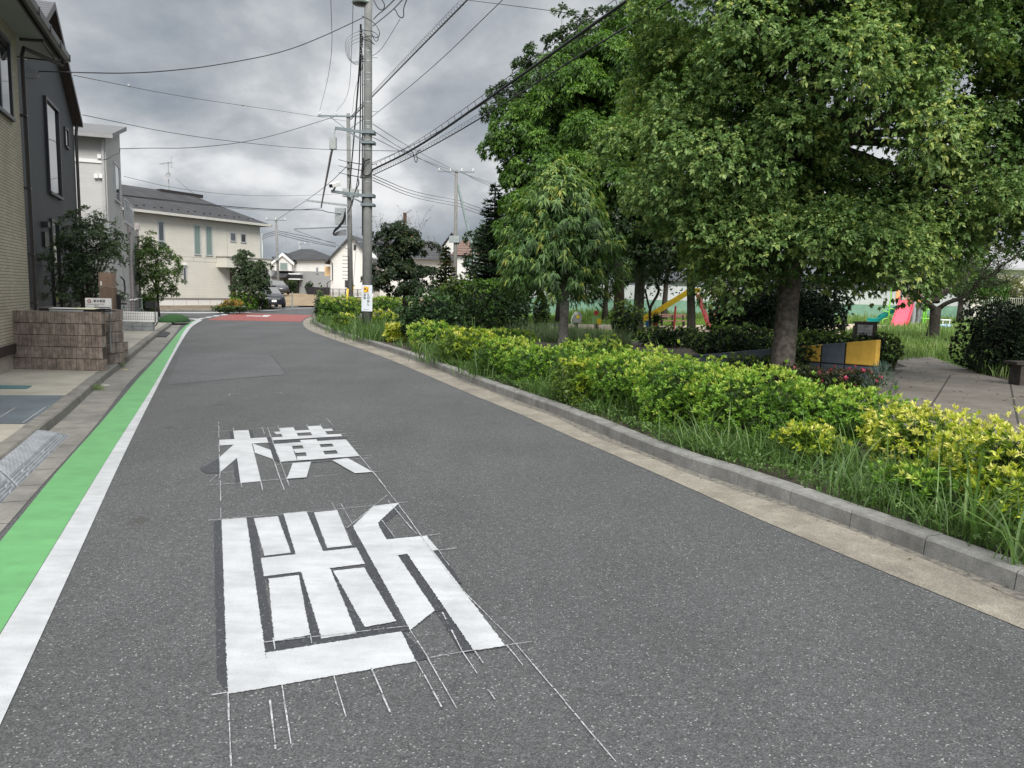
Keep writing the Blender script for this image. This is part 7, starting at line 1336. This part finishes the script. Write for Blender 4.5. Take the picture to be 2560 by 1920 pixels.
# --- bushes
def C0(u, rx, ry): return u*np.array([max(1, rx*1.6), max(1, ry*1.6), 1])
_q = offs(kR, -.24); BED = [(p.x, p.y) for p in _q]+park_far+[(120, 80), (120, -6), (_q[0].x+6, -6)]
def superdir(n, p=3.2, zmin=-.8):
    u = runit(int(n*1.7)); u = u[u[:, 2] > zmin][:n]; r = 1/np.maximum((np.abs(u)**p).sum(1), 1e-6)**(1/p); return u, u*r[:, None]
def bush(name, lb, cat, cx, cy, rx, ry, h, leafmat, n=900, L=.04, wr=.36, att=(.25, .9), k=9, z0=.1, zlift=0, p=3.2, spiky=.10, group=None, rot=0, lobe=.22, top_bonus=.30, amax=1.15, seed=None, inner=.5, stems=True, flower=0):
    o = thing(name, lb, cat, (cx, cy, z0), group=group); u, S_ = superdir(n, p); n = len(u); sd_ = random.uniform(0, 50) if seed is None else seed
    hz = h/2*1.0; f = 1+lobe*lump(C0(u, rx, ry), 2.6, sd_)[:, None]+np.abs(rng.normal(0, spiky, (n, 1)))*(u[:, 2:3] > -.1)-.5*spiky
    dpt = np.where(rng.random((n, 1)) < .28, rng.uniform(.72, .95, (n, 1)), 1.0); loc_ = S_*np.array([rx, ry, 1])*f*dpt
    zz_ = (S_[:, 2]*f[:, 0]*dpt[:, 0]); loc_[:, 2] = np.where(zz_ > 0, zz_*(h*.5), zz_*(h*.5)); cr, sr_ = cos(rot), sin(rot)
    C = np.stack([cx+loc_[:, 0]*cr-loc_[:, 1]*sr_, cy+loc_[:, 0]*sr_+loc_[:, 1]*cr, z0+zlift+h*.5+loc_[:, 2]], 1); keep = (C[:, 2] > z0+.02) & (inpoly(C, BED) if cx > -12 and cy < 45 and cx > -.42*cy and z0 == .1 else True); C = C[keep]; uu = u[keep]; dpt = dpt[keep]; m_ = len(C)
    nn_ = nrm(np.stack([uu[:, 0]*cr-uu[:, 1]*sr_, uu[:, 0]*sr_+uu[:, 1]*cr, uu[:, 2]*.6+.55], 1)+runit(m_)*.3)
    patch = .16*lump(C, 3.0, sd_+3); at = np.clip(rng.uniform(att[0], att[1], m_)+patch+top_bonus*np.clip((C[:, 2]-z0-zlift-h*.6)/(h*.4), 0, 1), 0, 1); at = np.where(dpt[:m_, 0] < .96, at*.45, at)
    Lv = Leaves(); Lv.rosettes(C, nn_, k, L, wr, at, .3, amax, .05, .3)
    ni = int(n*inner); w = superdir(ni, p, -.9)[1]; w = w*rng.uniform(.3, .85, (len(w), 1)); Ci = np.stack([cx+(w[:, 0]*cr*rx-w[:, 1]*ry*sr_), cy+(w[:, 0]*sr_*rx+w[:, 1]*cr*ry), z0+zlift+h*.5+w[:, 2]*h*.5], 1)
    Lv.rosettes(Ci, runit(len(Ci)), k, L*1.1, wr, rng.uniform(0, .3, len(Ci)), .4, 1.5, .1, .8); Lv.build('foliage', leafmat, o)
    if stems:
        mb = MB(); 
        for _ in range(14): a = random.uniform(0, 2*pi); q = random.uniform(.2, .75); mb.tube([(cx+.15*rx*cos(a), cy+.15*ry*sin(a), z0-.02), (cx+q*.6*rx*cos(a), cy+q*.6*ry*sin(a), z0+zlift*.6+h*.35), (cx+q*rx*cos(a), cy+q*ry*sin(a), z0+zlift+h*.8)], [.014, .01, .004], 4, caps=False)
        mb.build('stems', M_BARKD, o, world=True)
    if flower:
        for j in rng.choice(np.where(C[:, 2] > z0+h*.35)[0], flower): Lf = Leaves(); Lf.rosettes(C[j:j+1]+nn_[j:j+1]*.05, nn_[j:j+1], 9, .042, .8, rng.random(1), .6, 1.5, 0, .25); Lf.build('flower', L_FLOWER, o)
    return o
def pxbush(lb, px0, px1, pyt, pyb, mat_=L_AZA, name='azalea_bush', cat='bush', group='azalea bushes along the kerb', ryf=.8, dens=1.0, z0=.1, Y=None, hx=1.0, **k):
    pc = (px0+px1)/2
    if Y is None: Y0 = G(pc, pyb, z0).y
    else: Y0 = Y
    rx = (A(px1, pyb, Y0).x-A(px0, pyb, Y0).x)/2; ry = min(max(rx*ryf, .25), 1.1); Yc = Y0+ry; rx = (A(px1, pyt, Yc).x-A(px0, pyt, Yc).x)/2; hx = hx*(.92 if 'azalea' in lb and Y is None else 1); c_ = A(pc, pyt, Yc); h = (c_.z-z0)/(1.03)*hx
    L = k.pop('L', max(.054, min(.13, Yc*.0050))); area = 2*pi*((rx*ry+rx*h/2*2+ry*h/2*2)/3)+2*rx*h; n = int(dens*area*430/(L/.05)**2); n = min(max(n, 250), 14000)
    return bush(name, lb, cat, c_.x, Yc, rx, ry, h, mat_, n=n, L=L, group=group, z0=z0, **k)
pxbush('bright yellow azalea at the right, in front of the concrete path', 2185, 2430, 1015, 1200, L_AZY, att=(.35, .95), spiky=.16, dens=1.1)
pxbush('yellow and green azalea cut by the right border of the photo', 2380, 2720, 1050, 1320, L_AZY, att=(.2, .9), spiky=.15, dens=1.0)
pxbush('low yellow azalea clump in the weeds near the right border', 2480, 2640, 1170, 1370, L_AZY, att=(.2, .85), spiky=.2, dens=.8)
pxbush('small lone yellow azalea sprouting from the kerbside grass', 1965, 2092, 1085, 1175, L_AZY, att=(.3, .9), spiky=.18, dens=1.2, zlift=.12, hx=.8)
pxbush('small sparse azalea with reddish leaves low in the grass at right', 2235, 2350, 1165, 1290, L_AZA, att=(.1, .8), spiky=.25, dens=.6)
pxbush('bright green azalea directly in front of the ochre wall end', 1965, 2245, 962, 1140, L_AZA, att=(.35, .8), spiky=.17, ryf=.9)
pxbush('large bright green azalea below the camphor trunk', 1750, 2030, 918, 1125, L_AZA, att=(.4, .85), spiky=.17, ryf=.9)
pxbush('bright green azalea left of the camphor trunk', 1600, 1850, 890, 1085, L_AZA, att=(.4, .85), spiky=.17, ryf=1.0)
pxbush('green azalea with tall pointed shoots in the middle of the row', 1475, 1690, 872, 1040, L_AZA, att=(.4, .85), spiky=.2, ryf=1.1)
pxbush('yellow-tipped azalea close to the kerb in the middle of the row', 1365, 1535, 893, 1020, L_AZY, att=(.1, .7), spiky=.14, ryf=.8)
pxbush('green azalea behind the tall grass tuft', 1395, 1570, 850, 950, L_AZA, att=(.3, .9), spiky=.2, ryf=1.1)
pxbush('green azalea at the foot of the drooping-leaved tree', 1265, 1450, 862, 975, L_AZA, att=(.2, .8), spiky=.13, ryf=.9)
pxbush('yellow-green azalea midway along the kerb', 1175, 1350, 842, 950, L_AZA, att=(.45, 1), spiky=.12, ryf=1.0)
pxbush('yellow-green azalea left of the midway one', 1080, 1240, 824, 918, L_AZY, att=(.05, .62), spiky=.12, ryf=1.0)
pxbush('azalea behind the midway ones, against the tall grass', 1180, 1330, 822, 880, L_AZA, att=(.4, .95), spiky=.1, ryf=.8)
pxbush('azalea next to the dark shrub', 1030, 1135, 803, 880, L_AZA, att=(.4, 1), spiky=.12, ryf=1.0)
pxbush('narrow yellow azalea left of the dark shrub', 972, 1015, 808, 857, L_AZY, att=(.3, .9), spiky=.12, ryf=1.2)
pxbush('yellow azalea right of the near pole foot', 917, 998, 778, 828, L_AZY, att=(.25, .85), spiky=.12, ryf=1.0)
pxbush('yellow azalea left of the near pole foot', 826, 884, 784, 829, L_AZY, att=(.15, .8), spiky=.12, ryf=1.0)
pxbush('dark leafy shrub standing taller than the azaleas', 1005, 1150, 735, 868, leafm('mid_green_shrub', [(0, (.012, .03, .012)), (.5, (.03, .07, .022)), (1, (.07, .14, .04))], .5, .25), name='leafy_shrub', group=None, att=(.2, .9), spiky=.22, ryf=.9, wr=.5, lobe=.2)
pxbush('far yellow-green hedge at the park corner', 780, 900, 745, 808, L_AZA, name='low_hedge', cat='hedge', group=None, att=(.4, 1), spiky=.12, ryf=.7)
pxbush('far dark part of the corner hedge beside the guy wires', 870, 915, 742, 790, L_HEDGE, name='low_hedge', cat='hedge', group=None, att=(.3, 1), spiky=.14)
pxbush('yellow-green hedge behind the near pole, left of the maple trunk', 925, 1012, 743, 782, L_AZA, name='low_hedge', cat='hedge', group=None, att=(.3, .95), spiky=.1)
pxbush('dark low hedge behind the leafy shrub', 1090, 1205, 726, 800, L_HEDGE, name='clipped_hedge', cat='hedge', group=None, Y=27.5, att=(.2, .9), spiky=.1, p=3.5)
pxbush('tall clipped hedge with a bright top edge left of the drooping-leaved tree', 1165, 1318, 706, 812, leafm('clipped_hedge_leaves', [(0, (.012, .03, .008)), (.5, (.03, .07, .014)), (.8, (.08, .17, .02)), (1, (.17, .3, .03))], .5, .25), name='clipped_hedge', cat='hedge', group=None, Y=25.5, att=(.1, .6), spiky=.08, p=5, ryf=.8, top_bonus=.45, lobe=.05)
pxbush('loose tall shrub in front of the fir', 1110, 1190, 700, 800, L_HEDGE, name='leafy_shrub', group=None, Y=28, att=(.4, 1), spiky=.25, lobe=.2)
pxbush('climber covered post left of the small tree trunk', 1338, 1372, 745, 830, L_HEDGE, name='climber_plant', cat='plant', group=None, att=(.4, 1), spiky=.15, p=4)
pxbush('thin leafy bush left of the slide foot', 1530, 1600, 760, 850, L_HEDGE, name='leafy_shrub', group=None, att=(.4, 1), spiky=.25, lobe=.2, L=.09)
pxbush('low dark hedge between the trunk and the yellow slide', 1600, 1740, 822, 870, L_HEDGE, name='clipped_hedge', cat='hedge', group=None, att=(.3, .95), spiky=.1, p=3)
pxbush('dark clipped hedge left of the camphor trunk behind the painted wall', 1730, 1930, 818, 900, L_HEDGE, name='clipped_hedge', cat='hedge', group=None, att=(.3, .95), spiky=.1, p=3, ryf=.7)
pxbush('clipped hedge between the camphor trunk and the notice board', 1965, 2140, 830, 915, L_HEDGE, name='clipped_hedge', cat='hedge', group=None, att=(.45, 1), spiky=.08, p=3, ryf=.6, top_bonus=.4)
pxbush('round end of the clipped hedge right of the notice board', 2120, 2240, 832, 930, L_HEDGE, name='clipped_hedge', cat='hedge', group=None, att=(.4, 1), spiky=.07, p=3, top_bonus=.4)
pxbush('big round glossy dark bush behind the camphor trunk', 1805, 2110, 690, 845, L_GLOSS, name='round_bush', group=None, Y=20.5, att=(.3, 1), spiky=.04, p=2.8, L=.085, dens=1.4, wr=.42, zlift=.35, hx=.8, ryf=.8)
pxbush('large clipped dark bush at the right edge beside the path', 2437, 2680, 768, 945, L_GLOSS, name='clipped_bush', group=None, att=(.3, 1), spiky=.05, p=3.4, L=.07, wr=.4, dens=1.4)
pxbush('azalea with pink flowers at the foot of the painted wall', 2050, 2185, 928, 1000, L_RED, name='flowering_azalea', group=None, Y=12.0, att=(.2, .9), spiky=.14, flower=30)
pxbush('reddish azalea with a few pink flowers by the camphor trunk', 1955, 2045, 915, 990, L_RED, name='flowering_azalea', group=None, Y=12.2, att=(.2, .8), spiky=.18, flower=7)
pxbush('dark leafy shrub leaning over the painted wall by the trunk', 1950, 2020, 868, 960, L_HEDGE, name='leafy_shrub', group=None, Y=12.9, att=(.4, .9), spiky=.3, lobe=.25, zlift=.15)
pxbush('yellowish hedge behind the white wire fence at right', 2455, 2580, 695, 768, leafm('olive_hedge', [(0, (.05, .06, .02)), (.6, (.14, .15, .045)), (1, (.3, .3, .1))], .6, .25), name='loose_hedge', cat='hedge', group=None, Y=54, att=(.2, 1), spiky=.15)
pxbush('low dark shrub hiding the painted wall left of the camphor trunk', 1815, 1955, 896, 990, L_HEDGE, name='leafy_shrub', group=None, Y=12.7, att=(.4, 1), spiky=.2, lobe=.25)
# left side shrubs
pxbush('yellow-green shrub beside the white house downpipes', 344, 388, 742, 788, L_AZA, name='garden_shrub', group=None, att=(.3, .95), z0=.11)
pxbush('round golden orange shrub in front of the cream house', 556, 600, 752, 780, L_GOLD, name='garden_shrub', group=None, att=(.1, 1), z0=.11, ryf=1, L=.11)
pxbush('yellow-green shrub under the dark garden tree', 580, 640, 730, 776, L_AZA, name='garden_shrub', group=None, att=(.2, .75), z0=.11)
pxbush('darker end of the shrub beside the black car', 622, 668, 738, 775, L_HEDGE, name='garden_shrub', group=None, att=(.6, 1), z0=.11)
pxbush('low dark ground cover plant by the golden shrub', 538, 612, 767, 781, L_HEDGE, name='ground_cover_plant', cat='plant', group=None, att=(.3, .8), z0=.11)
pxbush('small far round bush left of the black porch', 713, 741, 703, 740, L_HEDGE, name='garden_shrub', group=None, Y=91, att=(.2, .8), z0=.9)
pxbush('slim far bush right of the black porch', 765, 782, 706, 741, L_HEDGE, name='garden_shrub', group=None, Y=91, att=(.2, .8), z0=.9)
pxbush('tall weed at the tip of the corner hedge', 788, 808, 733, 800, L_OLIVE, name='tall_weed', cat='plant', group=None, att=(.3, .8), spiky=.3, lobe=.3)
# turf mound
p = G(414, 806, .11); o = thing('turf_mound', 'smooth green turf mound at the foot of the corner tree', 'mound', (p.x, p.y+.8, .1)); mb = MB(); mb.lathe([(1.05*cos(q), .42*sin(q)) for q in np.linspace(0, 1.4, 8)], n=26); m_ = mb.build('mound', M_TURF, o, smooth=True); m_.scale = (.5, .9, .8)
# --- grass and weeds
def kerbband(o0, o1, n, y0, y1, z=.1):
    """points between offsets o0..o1 behind the park kerb, for kerb points with y0<Y<y1"""
    Q = resample(kR, 600); Qo = offs(Q, -1.0); idx = [i for i, q in enumerate(Q) if y0 < q.y < y1]; j = rng.choice(idx, n); f = rng.uniform(0, 1, n)
    a = np.array([[Q[i].x, Q[i].y] for i in j]); b = np.array([[Qo[i].x, Qo[i].y] for i in j]); t_ = (o0+(o1-o0)*f**1.1)[:, None]; P = a+(b-a)*t_+rng.normal(0, .03, (n, 2)); return np.concatenate([P, np.full((n, 1), z)], 1)
def clumped(P, seed, thr=-.25, f=1.6): return P[lump(P*np.array([1, 1, 0])+V3([0, 0, seed]), f, seed) > thr+rng.normal(0, .25, len(P))]
P1 = clumped(kerbband(.18, 1.25, 9000, 3.0, 11.5), 1); n = len(P1)
o = blades(P1, rng.gamma(6, .042, n), rng.uniform(.2, 1.1, n), rng.uniform(.005, .013, n), rng.beta(2, 2.4, n), 'weeds', L_GRASS, curl=.7); tag(o, 'tall wild grass growing behind the park kerb', 'grass', kind='stuff')
P2 = clumped(kerbband(.18, 1.6, 9000, 11, 38), 2, -.1); n = len(P2)
o = blades(P2, rng.gamma(6, .05, n), rng.uniform(.2, 1.0, n), rng.uniform(.01, .02, n), rng.beta(2, 2.4, n), 'weeds', L_GRASS, curl=.7); tag(o, 'wild grass along the farther kerb and pole', 'grass', kind='stuff')
# fine low weeds: small leaves on the soil
Pw = kerbband(.17, 1.5, 9000, 3.0, 16); Lv = Leaves(); Lv.rosettes(Pw+np.stack([np.zeros(len(Pw)), np.zeros(len(Pw)), rng.uniform(0, .12, len(Pw))], 1), nrm(runit(len(Pw))*.6+V3([0, 0, 1])), 5, .035, .55, rng.uniform(.1, .8, len(Pw)), .6, 1.4, 0, .8); ow = Lv.build('ground_weeds', L_GRASS, None); tag(ow, 'low leafy weeds covering the soil behind the kerb', 'weeds', kind='stuff')
# tufts around the pole and between shrubs
tuft = []
for cx, cy, r_, m_ in ((918, 835, 1.0, 900), (880, 826, .9, 500), (960, 850, 1.0, 900), (1130, 905, .8, 350), (1250, 940, .7, 350), (830, 812, .8, 300)): g = G(cx, cy, .1); tuft.append(V3(g)+np.concatenate([rng.normal(0, r_*.45, (m_, 2)), np.zeros((m_, 1))], 1))
P3 = np.concatenate(tuft); n = len(P3); o = blades(P3, rng.gamma(6, .075, n), rng.uniform(.2, .9, n), rng.uniform(.012, .022, n), rng.beta(2, 2.6, n)*.8, 'grass_tufts', L_GRASS, curl=.7); tag(o, 'long dark grass around the near pole', 'grass', kind='stuff')
# tall grass behind the azaleas
TG = [G(1130, 830, .1), G(1400, 860, .1), G(1560, 880, .1), G(1580, 868, .1), G(1420, 843, .1), A(1330, 800, 27), A(1150, 795, 29)]
P4 = scatter(TG, 15000, .1); n = len(P4); o = blades(P4, rng.gamma(7, .055, n)*.9, rng.uniform(.1, .6, n), rng.uniform(.008, .016, n), rng.beta(2, 2, n), 'tall_grass', leafm('tall_grass_blades', [(0, (.03, .06, .025)), (.5, (.085, .14, .055)), (1, (.24, .27, .15))], .6, .3), curl=.5); tag(o, 'tall soft grass behind the azalea row', 'grass', kind='stuff')
# meadow at right
SANDP = [(A(1350, 812, 36).x, 36), (1.0, 33.0), (6, 31), (14, 33), (22, 42), (24, 47), (19, 49.5), (14, 44), (8, 38.8), (2, 38)]; nosand = lambda P: np.where(inpoly(P, SANDP), 0., 1.)
MD = [G(2240, 905, .1), G(2330, 895, .1), G(2460, 940, .1), G(2900, 1000, .1), (34, 22, 0), (36, 50, 0), (22, 50, 0), (18, 42, 0), (13, 30, 0), (9.2, 20, 0)]
P5 = scatter(MD, 70000, .11, bias=lambda P: np.clip(1.25-P[:, 1]/55, .2, 1)*nosand(P)); n = len(P5); o = blades(P5, rng.gamma(8, .026, n)*(1+.010*P5[:, 1]), rng.uniform(.1, .6, n), .010+.0006*P5[:, 1], np.clip(rng.beta(2, 2, n)+.15*lump(P5, .5), 0, 1), 'meadow_grass', L_MEADOW, curl=.5); tag(o, 'tall meadow grass around the bare-branched tree', 'grass', kind='stuff')
P6 = scatter([(3, 50, 0), (40, 50, 0), (40, 58, 0), (3, 56, 0)], 9000, .11); n = len(P6); o = blades(P6, rng.gamma(8, .05, n), rng.uniform(.1, .5, n), .05, rng.beta(2, 2, n), 'meadow_grass', L_MEADOW, curl=.5); tag(o, 'strip of meadow grass below the green footing', 'grass', kind='stuff')
P7 = scatter([(-1, 31), (5, 24), (9, 20), (14, 34), (20, 46), (10, 52), (0, 50), (-3, 42)], 34000, .108, bias=nosand); n = len(P7); o = blades(P7, rng.gamma(6, .014, n), rng.uniform(.2, .8, n), .03, np.clip(rng.beta(2, 2, n)+.1, 0, 1), 'lawn_grass', leafm('lawn_blades', [(0, (.09, .17, .025)), (1, (.22, .34, .05))], .6, .3)); tag(o, 'short mown lawn grass in the park', 'grass', kind='stuff')
# big coarse grass tufts rising through the azaleas
def tall_tuft(lb, px, py, h, n_, w=.02, lean=.7, Y=None):
    b_ = G(px, py, .1) if Y is None else A(px, py, Y); o = thing('grass_tuft', lb, 'grass tuft', (b_.x, b_.y, .1), group='coarse grass tufts'); P = V3((b_.x, b_.y, .1))+np.concatenate([rng.normal(0, .05, (n_, 2)), np.zeros((n_, 1))], 1)
    blades(P, rng.uniform(.6, 1.1, n_)*h, rng.uniform(.2, lean, n_), w, rng.uniform(.4, .95, n_), 'blades', L_GRASS, o, curl=.9)
tall_tuft('coarse arching grass tuft between the small tree and the azaleas', 1440, 960, 1.05, 16); tall_tuft('tall grass tuft with upright blades behind the arching one', 1490, 945, 1.2, 10, .025, .35); tall_tuft('grass tuft with blades arching over the left azaleas', 1185, 880, 1.1, 14)
tall_tuft('grass tuft arching over the kerb at the right border', 2440, 1360, .75, 22, .016, 1.1); tall_tuft('grass tuft overhanging the kerb stones at lower right', 2545, 1420, .7, 18, .015, 1.2); tall_tuft('tall grass tuft left of the lone yellow azalea', 1760, 1110, .6, 16, .014, .8)
tall_tuft('grass tuft right of the lone yellow azalea', 2130, 1190, .6, 30, .012, .8); tall_tuft('grass tuft rising beside the yellow azaleas', 2320, 1260, .8, 16, .014, .7); tall_tuft('single tall grass tuft in front of the dark hedge', 1160, 850, 1.0, 5, .03, .25); tall_tuft('grass tuft by the middle of the painted wall', 1660, 985, 1.0, 9, .018, .5)
# gutter weeds on the left
for px, py, lb, n_ in ((246, 975, 'green weed tuft growing at the foot of the left kerb', 60), (302, 918, 'pale weed tuft in the left gutter by the brown pier', 40)):
    b_ = G(px, py, .005); o = thing('gutter_weed', lb, 'weed', b_); P = V3(b_)+np.concatenate([rng.normal(0, .05, (n_, 2)), np.zeros((n_, 1))], 1); blades(P, rng.uniform(.04, .16, n_), .7, .006, rng.uniform(.4, 1, n_), 'blades', L_GRASS, o)
# blue-green feathery weed by the yellow azalea
b_ = G(2190, 1090, .1); o = thing('feathery_weed', 'feathery blue-green weed beside the bright yellow azalea', 'weed', (b_.x, b_.y, .1)); Lv = Leaves(); m_ = 700; u = runit(m_); C = V3((b_.x, b_.y, .55))+u*np.array([.14, .14, .33]); Lv.add(C, nrm(u+V3([0, 0, .8])), .09, .006, rng.random(m_), .1); Lv.build('foliage', L_BLUEG, o)
# fallen leaves and grit on the path and in the gutter
Lv = Leaves(); P = scatter([(p.x, p.y) for p in PATH], 420, .131); Lv.add(P, nrm(np.stack([rng.normal(size=len(P)), rng.normal(size=len(P)), np.zeros(len(P))], 1)), .06, .022, rng.random(len(P)), 0)
Q = kerbband(-.12, .0, 260, 3, 30, .008); Lv.add(Q, nrm(np.stack([rng.normal(size=len(Q)), rng.normal(size=len(Q)), np.zeros(len(Q))], 1)), .03, .012, rng.random(len(Q)), 0)
od = Lv.build('fallen_leaves', leafm('dead_leaves', [(0, (.05, .035, .02)), (.7, (.12, .08, .045)), (1, (.35, .3, .2))], .8, .05), None); tag(od, 'scattered dead leaves on the path and along the kerb', 'fallen leaves', kind='stuff')
S.cycles.use_adaptive_sampling = True; S.cycles.max_bounces = 6; S.cycles.diffuse_bounces = 3; S.cycles.transmission_bounces = 3; S.cycles.sample_clamp_indirect = 4
